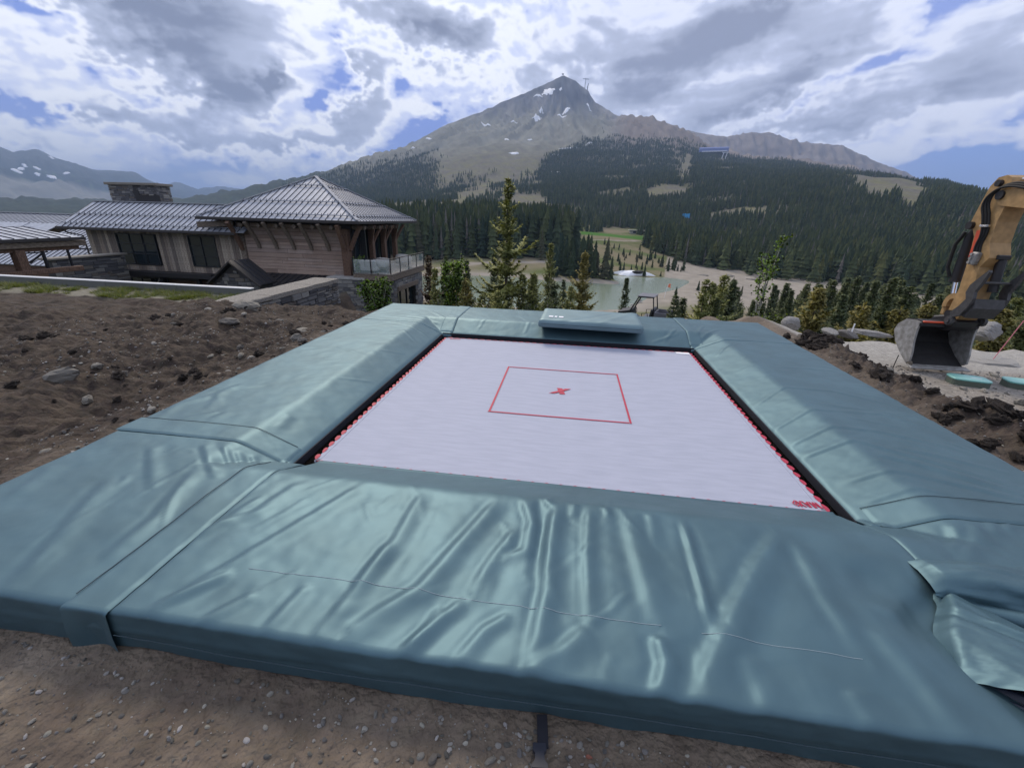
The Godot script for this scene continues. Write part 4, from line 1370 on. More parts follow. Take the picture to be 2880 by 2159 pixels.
func make_pads() -> void:
	var names := [
		["left", "long teal vinyl frame pad on the left side of the trampoline, nearest the earth bank", -OUT, -IN, -1.53, 1.6, [1, 2, 0, 0], 0.004],
		["right", "creased teal vinyl frame pad on the right side of the trampoline towards the digger", IN, OUT, -1.53, 1.66, [2, 1, 0, 0], 0.006],
		["far", "teal vinyl frame pad across the far end of the trampoline, under the landing mat", -1.43, 1.51, -OUT + 0.02, -IN, [0, 0, 1, 2], 0.003],
		["near", "heavily wrinkled teal vinyl frame pad across the near end of the trampoline", -1.45, 1.5, 1.468, OUT + 0.05, [0, 3, 2, 1], 0.009],
		["nl", "teal corner pad at the near left of the trampoline, joined by two flaps", -OUT, -1.45, 1.6, OUT + 0.05, [1, 0, 0, 1], 0.006],
		["nr", "teal corner pad at the near right under a loose crumpled cover", 1.5, OUT, 1.66, 2.05, [0, 1, 0, 0], 0.006],
		["fl", "teal corner pad at the far left of the trampoline, puckered at the inner end", -OUT, -1.43, -OUT + 0.02, -1.53, [1, 0, 1, 0], 0.004],
		["fr", "teal corner pad at the far right of the trampoline near the road", 1.51, OUT, -OUT + 0.02, -1.53, [0, 1, 1, 0], 0.004],
	]
	var made := {}
	for a in names:
		var o := thing("frame_pad", a[1], "trampoline pad", Vector3.ZERO, 0.0, "pads round the trampoline")
		made[a[0]] = o
		obj("cover", cover(a[2], a[3], a[4], a[5], a[6], a[7], a[0].length() * 7 + names.find(a), 0.013 if a[0] in ["near", "nl", "nr", "right"] else 0.018), M["vinyl"], o)
	obj("cover_end", cover(1.5, OUT, 2.05, OUT + 0.05, [3, 1, 0, 1], 0.009, 31, 0.013), M["vinyl"], made["near"])
	# black skirts hanging under the inner edges
	for g in [["far", Vector3(0, 0.012, -IN + 0.006), Vector3(3.08, 0.06, 0.008)], ["left", Vector3(-IN + 0.006, 0.008, 0.03), Vector3(0.008, 0.05, 3.1)], ["right", Vector3(IN - 0.006, 0.008, 0.03), Vector3(0.008, 0.05, 3.1)]]:
		var sk := MB.new()
		sk.box(g[1], g[2])
		obj("inner_skirt", sk, M["webbing"], made[g[0]])
	# joining flaps sewn to one pad and lying over the next
	obj("joining_flap", flap(-OUT - 0.015, -1.57, 1.43, 1.605, 0.004), M["vinyl"], made["left"])
	obj("joining_flap", flap(-1.62, -1.445, 1.62, 2.9, 0.006), M["vinyl"], made["nl"])
	obj("joining_flap", flap(1.6, OUT + 0.015, 1.49, 1.665, 0.006), M["vinyl"], made["right"])
	obj("joining_flap", flap(-1.6, -1.425, -OUT, -1.58, 0.004), M["vinyl"], made["fl"])
	obj("joining_flap", flap(1.505, 1.66, -OUT, -1.6, 0.004), M["vinyl"], made["fr"])
	# stitching
	obj("stitch_line", cover_thread([Vector2(-1.12, 2.46), Vector2(-0.72, 2.455), Vector2(-0.3, 2.465), Vector2(0.39, 2.47)], 0.0013, 0.009, 0.0006), M["thread"], made["near"])
	obj("stitch_line", cover_thread([Vector2(0.52, 2.475), Vector2(1.0, 2.49)], 0.0012, 0.009, 0.0005), M["thread"], made["near"])
	for g in [["left", [Vector2(-2.63, 1.435), Vector2(-1.6, 1.435)], 0.004], ["nl", [Vector2(-1.615, 1.66), Vector2(-1.615, 2.66)], 0.006], ["right", [Vector2(1.6, 1.495), Vector2(2.64, 1.495)], 0.006]]:
		obj("stitch_line", cover_thread(g[1], 0.0022, g[2], 0.005, 0.002), M["dark_thread"], made[g[0]])
	# the hem cord along the near face
	var b := MB.new()
	var q := []
	for i in 90:
		var x := lerpf(-1.43, 2.6, i / 89.0)
		q.append(Vector3(x, 0.088 + 0.008 * sin(x * 2.3) + 0.006 * N1.get_noise_2d(x * 2.0, 0.0), OUT + 0.073 + 0.014 * N1.get_noise_2d((x + 2.7) * 1.2, 4.0) * 0.5))
	b.tube(q, 0.0016, 4, false)
	obj("hem_cord", b, M["dark_thread"], made["near"])
	# strap and buckle hanging out under the near pad
	b = MB.new()
	b.box(Vector3(0.02, 0.014, OUT + 0.1), Vector3(0.032, 0.006, 0.09), Basis(Vector3.UP, 0.1), 0.002)
	obj("strap", b, M["webbing"], made["near"])
	b = MB.new()
	var shape := PackedVector2Array([Vector2(-0.018, -0.03), Vector2(0.018, -0.03), Vector2(0.02, -0.012), Vector2(0.013, -0.004), Vector2(0.014, 0.014), Vector2(0.022, 0.024), Vector2(0.022, 0.034), Vector2(-0.022, 0.034), Vector2(-0.022, 0.024), Vector2(-0.014, 0.014), Vector2(-0.013, -0.004), Vector2(-0.02, -0.012)])
	b.prism(shape, -0.006, 0.006, Transform3D(Basis(Vector3.UP, 0.1) * Basis(Vector3.RIGHT, PI / 2 - 0.12), Vector3(0.016, 0.018, OUT + 0.165)), 0.002)
	obj("buckle", b, M["black_plastic"], made["near"])
	make_loose_cover()


# the near right cover has been pulled off its foam and folded back on itself
func make_loose_cover() -> void:
	var t := thing("loose_cover", "loose folded teal vinyl cover bunched on the near right corner pad", "vinyl cover")
	# a rolled upper edge, its creases fanning out to the right
	var p := PackedVector3Array()
	var n := 80
	for j in 31:
		for i in n + 1:
			var u := float(i) / n
			var w := j / 30.0
			var mid := Vector3(1.45, TOP - 0.012, 2.075).lerp(Vector3(2.75, TOP - 0.03, 2.22), u)
			var wide := 0.085 + 0.05 * sstep(0.0, 0.5, u)
			var tall := (0.055 + 0.035 * sstep(0.0, 0.15, u)) * (0.35 + 0.65 * sstep(0.0, 0.03, u))
			var a := lerpf(-0.12, PI * 1.08, w)
			var r := 1.0 + 0.09 * sin((w * 2.6 + u * 1.7) * 7.0) * sstep(0.02, 0.3, u) + 0.14 * N1.get_noise_2d(u * 4.0, w * 5.0)
			p.append(mid + Vector3(0, maxf(sin(a), -0.3) * tall * r, -cos(a) * wide * r))
	obj("rolled_edge", sheet(p, n + 1, 31, PackedColorArray(), true), M["vinyl"], t)
	# a second, thinner fold under the roll
	p = PackedVector3Array()
	for j in 17:
		for i in n + 1:
			var u := float(i) / n
			var w := j / 16.0
			var mid := Vector3(1.5, TOP - 0.03, 2.15).lerp(Vector3(2.3, TOP - 0.02, 2.5), u)
			var a := lerpf(-0.1, PI * 1.05, w)
			p.append(mid + Vector3(cos(a) * 0.02, sin(a) * (0.012 + 0.045 * sstep(0.0, 0.4, u)), -cos(a) * (0.014 + 0.035 * sstep(0.0, 0.5, u))))
	obj("thin_fold", sheet(p, n + 1, 17, PackedColorArray(), true), M["vinyl"], t)
	# the turned back sheet, rising towards its open mouth
	p = PackedVector3Array()
	for j in 51:
		for i in n + 1:
			var u := float(i) / n
			var w := j / 50.0
			var a := Vector3(1.465, TOP + 0.005, 2.125).lerp(Vector3(2.3, TOP - 0.02, 2.9), u)
			var e := Vector3(1.255, TOP - 0.035, 2.475).lerp(Vector3(1.95, TOP + 0.13, 2.86), u)
			var q := a.lerp(e, w)
			q.y += 0.045 * sin(w * PI) * (0.5 + 0.5 * sstep(0.0, 0.2, u)) + 0.045 * sstep(0.0, 0.28, u) * sstep(0.55, 1.0, w)
			q.y += 0.012 * exp(-pow((w - 0.22 - u * 0.25) / 0.035, 2.0)) * sstep(0.04, 0.2, u) - 0.01 * exp(-pow((w - 0.3 - u * 0.25) / 0.04, 2.0)) + 0.006 * N1.get_noise_2d(u * 9.0, w * 5.0)
			# the left edge turns down to the pad
			q.y -= 0.045 * pow(1.0 - sstep(0.0, 0.05, u), 2.0)
			q.x += 0.012 * sin(w * 9.0) * (1.0 - sstep(0.0, 0.06, u))
			p.append(q)
	obj("upper_layer", sheet(p, n + 1, 51, PackedColorArray(), true), M["vinyl"], t)
	# its dark lining: in the mouth, and in the gap below the roll
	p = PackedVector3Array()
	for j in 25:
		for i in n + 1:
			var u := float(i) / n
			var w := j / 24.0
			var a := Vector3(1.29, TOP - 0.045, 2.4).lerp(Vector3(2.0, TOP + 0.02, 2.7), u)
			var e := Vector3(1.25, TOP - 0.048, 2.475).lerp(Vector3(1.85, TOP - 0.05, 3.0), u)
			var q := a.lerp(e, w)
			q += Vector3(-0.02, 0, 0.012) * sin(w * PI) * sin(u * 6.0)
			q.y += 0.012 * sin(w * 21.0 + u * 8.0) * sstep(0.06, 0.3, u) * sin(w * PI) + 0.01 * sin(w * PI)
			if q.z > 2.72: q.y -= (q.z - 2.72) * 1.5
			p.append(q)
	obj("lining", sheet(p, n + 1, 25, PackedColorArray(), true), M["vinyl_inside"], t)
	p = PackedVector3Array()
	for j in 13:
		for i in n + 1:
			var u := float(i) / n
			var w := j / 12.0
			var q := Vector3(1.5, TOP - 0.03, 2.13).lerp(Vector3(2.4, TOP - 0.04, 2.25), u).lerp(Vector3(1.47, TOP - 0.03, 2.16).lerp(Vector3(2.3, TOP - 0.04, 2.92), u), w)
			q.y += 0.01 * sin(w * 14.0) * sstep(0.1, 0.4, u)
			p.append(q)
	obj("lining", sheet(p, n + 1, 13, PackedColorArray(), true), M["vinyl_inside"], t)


func make_crash_mat() -> void:
	var t := thing("landing_mat", "small pale teal landing mat lying across the far pad of the trampoline", "landing mat", Vector3(0.31, TOP + 0.012, -1.93), -0.035)
	# a thick slab, its top a little dished, one end overhanging the slope
	var p := PackedVector3Array()
	var nx := 50
	var nz := 34
	var L := 1.24
	var D := 0.72
	for j in nz + 1:
		for i in nx + 1:
			var u := lerpf(-L / 2, L / 2, clampf((i - 4.0) / (nx - 8.0), 0, 1))
			var w := lerpf(-D / 2, D / 2, clampf((j - 4.0) / (nz - 8.0), 0, 1))
			var ox := maxf(4.0 - i, i - (nx - 4.0))
			var oz := maxf(4.0 - j, j - (nz - 4.0))
			var o := maxf(ox, maxf(oz, 0.0)) / 4.0
			var h := 0.1 + 0.004 * N1.get_noise_2d(u * 3.0, w * 3.0) + 0.006 * exp(-pow((u - 0.35 + w * 0.6) / 0.05, 2.0)) - 0.006 * exp(-pow((u - 0.1 + w) / 0.06, 2.0))
			var ed := minf(L / 2 - absf(u), D / 2 - absf(w))
			h -= 0.012 * pow(1.0 - clampf(ed / 0.03, 0, 1), 2.0)
			p.append(Vector3(u + (0.012 * sin(o * PI) * signf(u) if ox > 0 else 0.0), h * (1.0 - o) + 0.0, w + (0.012 * sin(o * PI) * signf(w) if oz > 0 else 0.0)))
	obj("cover", sheet(p, nx + 1, nz + 1, PackedColorArray(), true), M["vinyl_pale"], t)
	for k in [[-0.49, 0.055], [-0.428, 0.03], [-0.362, 0.055]]:
		var b := MB.new()
		b.box(Vector3(k[0], 0.1045, 0.2), Vector3(k[1], 0.003, 0.075))
		obj("white_label", b, M["label_white"], t)
	var b := MB.new()
	b.tube([Vector3(-0.6, 0.045, D / 2 + 0.013), Vector3(0.6, 0.045, D / 2 + 0.013)], 0.0025, 4)
	obj("piping", b, M["dark_thread"], t)


# ---------------------------------------------------------------- the lodge
var stone_shapes := []
var stone_mats := []


func node(called: String, parent: Node3D) -> Node3D:
	var o := Node3D.new()
	o.name = numbered(called, parent)
	parent.add_child(o, true)
	return o


func put(called: String, mesh: Mesh, m: Material, parent: Node3D, T: Transform3D) -> MeshInstance3D:
	var o := obj(called, mesh, m, parent)
	o.transform = T
	return o


func stone_kit() -> void:
	if stone_shapes.size(): return
	for s in 8:
		var r := rnd(400 + s)
		var b := MB.new()
		# a split block: chamfered front, corners knocked about
		var f := []
		var k := []
		for c in [[-1, -1], [1, -1], [1, 1], [-1, 1]]:
			k.append(Vector3(c[0] * 0.5, c[1] * 0.5, -0.5))
			f.append(Vector3(c[0] * (0.5 - r.randf_range(0.005, 0.05)), c[1] * (0.5 - r.randf_range(0.02, 0.13)), 0.5 - r.randf_range(0.0, 0.3)))
		var mid := []
		for i in 4: mid.append(k[i].lerp(Vector3(k[i].x, k[i].y, 0.5), 0.62))
		b.quad(f[0], f[1], f[2], f[3])
		for i in 4:
			var j := (i + 1) % 4
			b.quad(k[i], k[j], mid[j], mid[i])
			b.quad(mid[i], mid[j], f[j], f[i])
		stone_shapes.append(b.mesh())
	for t in [Color(0.202, 0.202, 0.220), Color(0.290, 0.290, 0.299), Color(0.369, 0.360, 0.351), Color(0.150, 0.150, 0.166), Color(0.456, 0.439, 0.412), Color(0.264, 0.237, 0.211)]:
		var m: StandardMaterial3D = M["stone"].duplicate()
		m.resource_name = "stone_tone"
		m.vertex_color_use_as_albedo = false
		m.albedo_color = t.linear_to_srgb()
		stone_mats.append(m)


# stones laid in rough courses over a face: origin at its lower left, u along, v up, outward n
func lay_stones(parent: Node3D, o: Vector3, u: Vector3, v: Vector3, W: float, H: float, course: float, seed_: int, skip := [], depth := 0.1, gable := []) -> void:
	stone_kit()
	var r := rnd(seed_)
	var n := u.cross(v).normalized()
	var y := 0.0
	while y < H - 0.02:
		var h := minf(course * r.randf_range(0.6, 1.45), H - y)
		if H - y - h < course * 0.45: h = H - y
		var x := -r.randf_range(0.0, 0.3)
		while x < W - 0.01:
			var w := course * r.randf_range(1.3, 4.6)
			var xa := maxf(x, 0.0)
			var xb := minf(x + w, W)
			if W - xb < course * 0.8: xb = W
			x = xb if xb == W else x + w
			if xb - xa < 0.04: continue
			# now and then a course splits into two thin stones
			var parts := [[y, h]]
			if h > course * 0.95 and r.randf() < 0.4: parts = [[y, h * 0.48], [y + h * 0.48, h * 0.52]]
			for q in parts:
				var cx := (xa + xb) / 2
				var cy: float = q[0] + q[1] / 2
				var out := false
				for sk in skip:
					if cx > sk[0] and cx < sk[1] and cy > sk[2] and cy < sk[3]: out = true
				# gable: middle, height where it starts to narrow, half width there, width lost per metre
				if gable.size() and cy > gable[1] and absf(cx - gable[0]) + (xb - xa) * 0.5 > gable[2] - (cy + q[1] * 0.5 - gable[1]) * gable[3]: out = true
				if out: continue
				var d := depth * r.randf_range(0.75, 1.25)
				put("stone", stone_shapes[r.randi() % 8], stone_mats[[0, 0, 1, 1, 2, 3, 4, 5][r.randi() % 8]], parent, Transform3D(Basis(u * (xb - xa - 0.012), v * (q[1] - 0.012), n * d), o + u * cx + v * cy + n * (d / 2 - 0.02)))
		y += h


func lay_planks(parent: Node3D, o: Vector3, u: Vector3, v: Vector3, W: float, H: float, wide: float, seed_: int, lengths: Vector2, holes := [], mats := [], called := "plank") -> void:
	# strips of width "wide" stacked along v, running along u
	var r := rnd(seed_)
	var n := u.cross(v).normalized()
	var y := 0.0
	while y < H - 0.01:
		var h := minf(wide * r.randf_range(0.75, 1.25), H - y)
		if H - y - h < wide * 0.4: h = H - y
		var x := 0.0
		while x < W - 0.01:
			var w := minf(r.randf_range(lengths.x, lengths.y), W - x)
			if W - x - w < lengths.x * 0.4: w = W - x
			# cut round the openings
			var spans := [[x, x + w]]
			for q in holes:
				if y + h * 0.5 > q[2] and y + h * 0.5 < q[3]:
					var nxt := []
					for s in spans:
						if s[1] <= q[0] or s[0] >= q[1]: nxt.append(s)
						else:
							if s[0] < q[0]: nxt.append([s[0], q[0]])
							if s[1] > q[1]: nxt.append([q[1], s[1]])
					spans = nxt
			for s in spans:
				if s[1] - s[0] < 0.03: continue
				var d := r.randf_range(0.026, 0.038)
				put(called, plank_mesh(), mats[r.randi() % mats.size()], parent, Transform3D(Basis(u * (s[1] - s[0] - 0.006), v * (h - 0.008), n * d), o + u * ((s[0] + s[1]) / 2) + v * (y + h / 2) + n * d / 2))
			x += w
		y += h


var plank_shape: ArrayMesh
func plank_mesh() -> ArrayMesh:
	if plank_shape == null:
		var b := MB.new()
		var f := [Vector3(-0.497, -0.46, 0.5), Vector3(0.497, -0.46, 0.5), Vector3(0.497, 0.46, 0.5), Vector3(-0.497, 0.46, 0.5)]
		var k := [Vector3(-0.5, -0.5, -0.5), Vector3(0.5, -0.5, -0.5), Vector3(0.5, 0.5, -0.5), Vector3(-0.5, 0.5, -0.5)]
		b.quad(f[0], f[1], f[2], f[3])
		for i in 4: b.quad(k[i], k[(i + 1) % 4], f[(i + 1) % 4], f[i])
		plank_shape = b.mesh()
	return plank_shape


func wood_tones(base: String, list: Array) -> Array:
	var out := []
	for c in list:
		var m: StandardMaterial3D = M[base].duplicate()
		m.resource_name = base + "_tone"
		m.vertex_color_use_as_albedo = false
		m.albedo_color = (c as Color).linear_to_srgb()
		out.append(m)
	return out


func roof_reach(x: float, S: float, da: float, db: float, L: float) -> float:
	# how far up the slope the roof goes over each place along its eave
	if x < da: return S * x / maxf(da, 0.001)
	if x > db: return S * (L - x) / maxf(L - db, 0.001)
	return S


# a sloping roof plane of standing-seam pans. a, b: eave ends; c, d: ridge ends above b and a
func seam_roof(parent: Node3D, a: Vector3, b: Vector3, c: Vector3, d: Vector3, pan: float, pan_mat: Material, seam_mat: Material, guards := [], thick := 0.05) -> void:
	var along := (b - a).normalized()
	var L := a.distance_to(b)
	var up := (d - a) - along * (d - a).dot(along)
	if up.length() < 0.01: up = (c - b) - along * (c - b).dot(along)
	var S := up.length()
	up = up / S
	var nn := along.cross(up).normalized()
	if nn.y < 0: nn = -nn
	# top height of the plane over each place along the eave
	var da := (d - a).dot(along)
	var db := L + (c - b).dot(along)
	var n := int(round(L / pan))
	for k in n:
		var x0 := L * k / n
		var x1 := L * (k + 1) / n
		var cuts := [x0]
		for q in [da, db]:
			if q > x0 + 0.02 and q < x1 - 0.02: cuts.append(q)
		cuts.append(x1)
		var m := MB.new()
		for i in cuts.size() - 1:
			var q0: float = cuts[i]
			var q1: float = cuts[i + 1]
			var p := [a + along * q0, a + along * q1, a + along * q1 + up * roof_reach(q1, S, da, db, L), a + along * q0 + up * roof_reach(q0, S, da, db, L)]
			if along.cross(up).dot(nn) > 0: m.quad(p[0], p[1], p[2], p[3])
			else: m.quad(p[3], p[2], p[1], p[0])
			var t := nn * -thick
			m.quad(p[0] + t, p[1] + t, p[1], p[0])
			m.quad(p[3] + t, p[2] + t, p[1] + t, p[0] + t)
		obj("roof_pan", m, pan_mat, parent)
		var s := MB.new()
		var top: float = roof_reach(x1, S, da, db, L)
		if k < n - 1 and top > 0.15:
			s.beam(a + along * x1 - up * 0.015 + nn * 0.016, a + along * x1 + up * (top - 0.03) + nn * 0.016, 0.022, 0.038, nn)
			obj("roof_seam", s, seam_mat, parent)
	for g in guards:
		var m := MB.new()
		var x0 := 0.05
		var x1 := L - 0.05
		while roof_reach(x0, S, da, db, L) < g and x0 < L: x0 += 0.05
		while roof_reach(x1, S, da, db, L) < g and x1 > 0: x1 -= 0.05
		m.tube([a + along * x0 + up * g + nn * 0.1, a + along * x1 + up * g + nn * 0.1], 0.018, 6)
		m.tube([a + along * x0 + up * (g + 0.03) + nn * 0.06, a + along * x1 + up * (g + 0.03) + nn * 0.06], 0.014, 6)
		obj("snow_bar", m, M["roof_metal"], parent)
		for k in range(1, n):
			var x := L * k / n
			if x < x0 or x > x1: continue
			m = MB.new()
			m.beam(a + along * x + up * (g - 0.05) + nn * 0.03, a + along * x + up * (g + 0.1) + nn * 0.14, 0.03, 0.03, nn)
			obj("snow_clip", m, M["roof_seam"], parent)


func window_unit(parent: Node3D, o: Vector3, u: Vector3, v: Vector3, W: float, H: float, cols: Array, rows: Array) -> void:
	# dark steel window: cols and rows are the cuts between panes, as shares of the width and height
	var n := u.cross(v).normalized()
	var w := node("window", parent)
	var fr := MB.new()
	var bs := Basis(u, v, n)
	var t := 0.07
	fr.box(o + u * W / 2 + v * t / 2 + n * 0.02, Vector3(W, t, 0.1), bs)
	fr.box(o + u * W / 2 + v * (H - t / 2) + n * 0.02, Vector3(W, t, 0.1), bs)
	fr.box(o + u * t / 2 + v * H / 2 + n * 0.02, Vector3(t, H - 2 * t, 0.1), bs)
	fr.box(o + u * (W - t / 2) + v * H / 2 + n * 0.02, Vector3(t, H - 2 * t, 0.1), bs)
	for c in cols: fr.box(o + u * W * c + v * H / 2 + n * 0.015, Vector3(0.05, H - 2 * t, 0.08), bs)
	for r in rows: fr.box(o + u * W / 2 + v * H * r + n * 0.018, Vector3(W - 2 * t, 0.045, 0.07), bs)
	obj("frame", fr, M["window_frame"], w)
	var xs := [0.0] + cols + [1.0]
	var ys := [0.0] + rows + [1.0]
	var r2 := rnd(int(absf(o.x * 91)))
	for i in xs.size() - 1:
		for j in ys.size() - 1:
			var p := MB.new()
			var tilt := Basis(u, r2.randf_range(-0.006, 0.006)) * Basis(v, r2.randf_range(-0.006, 0.006))
			p.box(o + u * W * (xs[i] + xs[i + 1]) / 2 + v * H * (ys[j] + ys[j + 1]) / 2 - n * 0.01, Vector3(W * (xs[i + 1] - xs[i]) - 0.02, H * (ys[j + 1] - ys[j]) - 0.02, 0.012), tilt * bs)
			obj("pane", p, M["window_pane"], w)


func make_lodge() -> void:
	var X := Vector3(1, 0, 0)
	var Y := Vector3(0, 1, 0)
	var Z := Vector3(0, 0, 1)
	var t := thing("lodge", "timber and stone lodge with grey standing seam roofs and a pyramid roofed corner tower", "building")
	var planks := wood_tones("plank", [Color(0.589, 0.451, 0.376), Color(0.702, 0.540, 0.451), Color(0.502, 0.376, 0.314), Color(0.640, 0.514, 0.451), Color(0.552, 0.439, 0.389)])
	var boards := wood_tones("board", [Color(0.473, 0.400, 0.337), Color(0.629, 0.540, 0.454), Color(0.356, 0.300, 0.260), Color(0.553, 0.490, 0.426), Color(0.288, 0.248, 0.224), Color(0.717, 0.630, 0.533)])
	# --- tower
	var w := node("tower_wall", t)
	var b := MB.new()
	b.box(Vector3(-17.45, -1.4, -26.2), Vector3(7.4, 4.4, 6.36))
	obj("core", b, M["fascia"], w)
	lay_planks(w, Vector3(-21.12, -2.42, -23.02), X, Y, 6.75, 3.1, 0.235, 51, Vector2(1.6, 4.2), [], planks)
	# left corner board
	b = MB.new()
	b.box(Vector3(-21.28, -1.1, -22.98), Vector3(0.34, 3.6, 0.3), Basis.IDENTITY, 0.015)
	obj("corner_post", b, M["timber_grey"], t)
	# right corner post, reddish, spreading at the top
	b = MB.new()
	b.box(Vector3(-14.08, -0.95, -22.86), Vector3(0.5, 2.9, 0.5), Basis.IDENTITY, 0.02)
	obj("corner_post", b, M["timber"], t)
	for a in [[Vector3(-14.08, -0.75, -22.6), Vector3(-14.08, 0.35, -22.1), Vector3(-14.08, 0.72, -21.98)], [Vector3(-13.82, -0.75, -22.86), Vector3(-13.3, 0.35, -22.86), Vector3(-13.0, 0.72, -22.86)], [Vector3(-21.28, -1.0, -22.84), Vector3(-21.28, 0.1, -22.45), Vector3(-21.28, 0.7, -21.9)], [Vector3(-21.4, -0.6, -22.9), Vector3(-21.9, 0.3, -22.8), Vector3(-22.5, 0.72, -22.7)]]:
		b = MB.new()
		var q := []
		for k in 9:
			var s := k / 8.0
			q.append(a[0].lerp(a[1], s).lerp(a[1].lerp(a[2], s), s))
		for k in 8: b.beam(q[k], q[k + 1] + (q[k + 1] - q[k]) * 0.06, 0.2, 0.24, X if absf(a[2].x - a[0].x) < 0.1 else Z, 0.01)
		obj("bracket", b, M["timber"], t)
	for x in [-20.14, -18.92, -17.71, -16.51, -15.32]:
		b = MB.new()
		var q := []
		for k in 9:
			var s := k / 8.0
			q.append(Vector3(x, lerpf(-0.85, 0.74, s), -22.96 + 0.98 * pow(s, 1.35)))
		for k in 8: b.beam(q[k], q[k + 1] + (q[k + 1] - q[k]) * 0.06, 0.17, 0.2, X, 0.01)
		obj("bracket", b, M["timber_grey"], t)
	for x in [-20.72, -19.5, -18.3, -17.1, -15.88, -14.66]:
		b = MB.new()
		b.tube([Vector3(x, 0.58, -23.0), Vector3(x, 0.58, -22.34), Vector3(x, 0.57, -22.28)], [0.15, 0.15, 0.12], 12)
		obj("beam_end", b, M["timber_grey"], t)
	# tower roof
	var e := [Vector3(-23.4, 1.0, -22.0), Vector3(-12.74, 1.0, -22.0), Vector3(-12.74, 1.0, -32.2), Vector3(-23.4, 1.0, -32.2)]
	var top := Vector3(-18.07, 3.73, -27.1)
	var roof := node("tower_roof", t)
	seam_roof(roof, e[0], e[1], top, top, 0.41, M["roof_metal"], M["roof_seam"], [0.42, 2.05, 4.3])
	seam_roof(roof, e[1], e[2], top, top, 0.41, M["roof_metal"], M["roof_seam"], [0.42, 2.05, 4.3])
	seam_roof(roof, e[2], e[3], top, top, 0.9, M["roof_metal"], M["roof_seam"])
	seam_roof(roof, e[3], e[0], top, top, 0.41, M["roof_metal"], M["roof_seam"], [0.42])
	for k in 4:
		b = MB.new()
		b.beam(e[k] + Vector3(0, 0.05, 0), top + Vector3(0, 0.06, 0), 0.2, 0.05, Y)
		obj("hip_cap", b, M["roof_cap"], roof)
		b = MB.new()
		var a1: Vector3 = e[k]
		var a2: Vector3 = e[(k + 1) % 4]
		var outw: Vector3 = ((a1 + a2) / 2 - top) * Vector3(1, 0, 1)
		outw = outw.normalized()
		b.beam(a1 + outw * 0.03 + Vector3(0, -0.1, 0) - (a2 - a1).normalized() * 0.05, a2 + outw * 0.03 + Vector3(0, -0.1, 0) + (a2 - a1).normalized() * 0.05, 0.1, 0.17, Y, 0.02)
		obj("gutter", b, M["fascia"], roof)
	b = MB.new()
	b.box(Vector3(-18.07, 0.86, -27.1), Vector3(10.4, 0.05, 9.95))
	obj("soffit", b, M["timber"], roof)
	# rafter that sticks out over the wing roof
	b = MB.new()
	b.beam(Vector3(-21.5, 0.62, -22.7), Vector3(-23.5, 0.5, -22.1), 0.24, 0.34, Y, 0.015)
	obj("beam_end", b, M["timber_grey"], t)
	# glazed side towards the deck
	var gl := node("glazed_side", t)
	for z in [-23.9, -25.05, -27.0, -29.0]:
		b = MB.new()
		b.box(Vector3(-13.4, -0.72, z), Vector3(0.3, 2.7, 0.34 if z != -23.9 else 0.12), Basis.IDENTITY, 0.015)
		obj("post", b, M["timber"] if z != -23.9 else M["window_frame"], gl)
		if z != -23.9:
			b = MB.new()
			for s in [-1.0, 1.0]:
				var p := []
				for k in 6:
					var u := k / 5.0
					p.append(Vector3(-13.4 + 0.55 * pow(u, 1.3), -0.6 + 1.3 * u, z + s * 0.1 + s * 0.5 * pow(u, 1.4)))
				for k in 5: b.beam(p[k], p[k + 1] + (p[k + 1] - p[k]) * 0.08, 0.15, 0.17, X, 0.01)
			obj("bracket", b, M["timber"], gl)
	for k in 9:
		b = MB.new()
		b.box(Vector3(-13.72, -0.72, -23.45 - k * 0.68), Vector3(0.02, 2.6, 0.62))
		obj("pane", b, M["window_pane"], gl)
		b = MB.new()
		b.box(Vector3(-13.68, -0.72, -23.12 - k * 0.68), Vector3(0.09, 2.66, 0.05))
		obj("mullion", b, M["window_frame"], gl)
	for z in [-23.2, -24.4, -25.4, -26.4, -27.4, -28.4]:
		b = MB.new()
		b.tube([Vector3(-13.7, 0.62, z), Vector3(-12.95, 0.62, z), Vector3(-12.86, 0.58, z)], [0.16, 0.16, 0.12], 12)
		obj("beam_end", b, M["timber_grey"], gl)
	# --- deck with railing
	var dk := node("deck", t)
	lay_planks(dk, Vector3(-13.4, -2.08, -22.0), X, -Z, 2.56, 6.3, 0.16, 57, Vector2(2.5, 2.6), [], wood_tones("plank", [Color(0.33, 0.31, 0.29), Color(0.29, 0.275, 0.26)]))
	b = MB.new()
	b.box(Vector3(-12.13, -2.28, -25.15), Vector3(2.52, 0.36, 6.26), Basis.IDENTITY, 0.02)
	obj("deck_beam", b, M["timber_grey"], dk)
	var rail := node("railing", t)
	for p in [[-10.92, -22.05], [-10.92, -23.6], [-10.92, -25.15], [-10.92, -26.7], [-10.92, -28.25], [-12.2, -22.05], [-13.35, -22.05]]:
		b = MB.new()
		b.box(Vector3(p[0], -1.62, p[1]), Vector3(0.05, 0.96, 0.05))
		obj("post", b, M["steel_dark"], rail)
	for q in [[Vector3(-10.92, -1.14, -22.02), Vector3(-10.92, -1.14, -28.3)], [Vector3(-13.4, -1.14, -22.05), Vector3(-10.9, -1.14, -22.05)]]:
		b = MB.new()
		b.beam(q[0], q[1], 0.06, 0.04)
		obj("top_rail", b, M["steel_dark"], rail)
	for k in 4:
		b = MB.new()
		b.box(Vector3(-10.92, -1.62, -22.82 - k * 1.55), Vector3(0.012, 0.8, 1.44))
		obj("glass_panel", b, M["clear_glass"], rail)
	for k in 2:
		b = MB.new()
		b.box(Vector3(-11.56 - k * 1.22, -1.62, -22.05), Vector3(1.1, 0.8, 0.012))
		obj("glass_panel", b, M["clear_glass"], rail)
	# --- stone under the deck and at the tower foot
	var ft := node("stone_foot", t)
	b = MB.new()
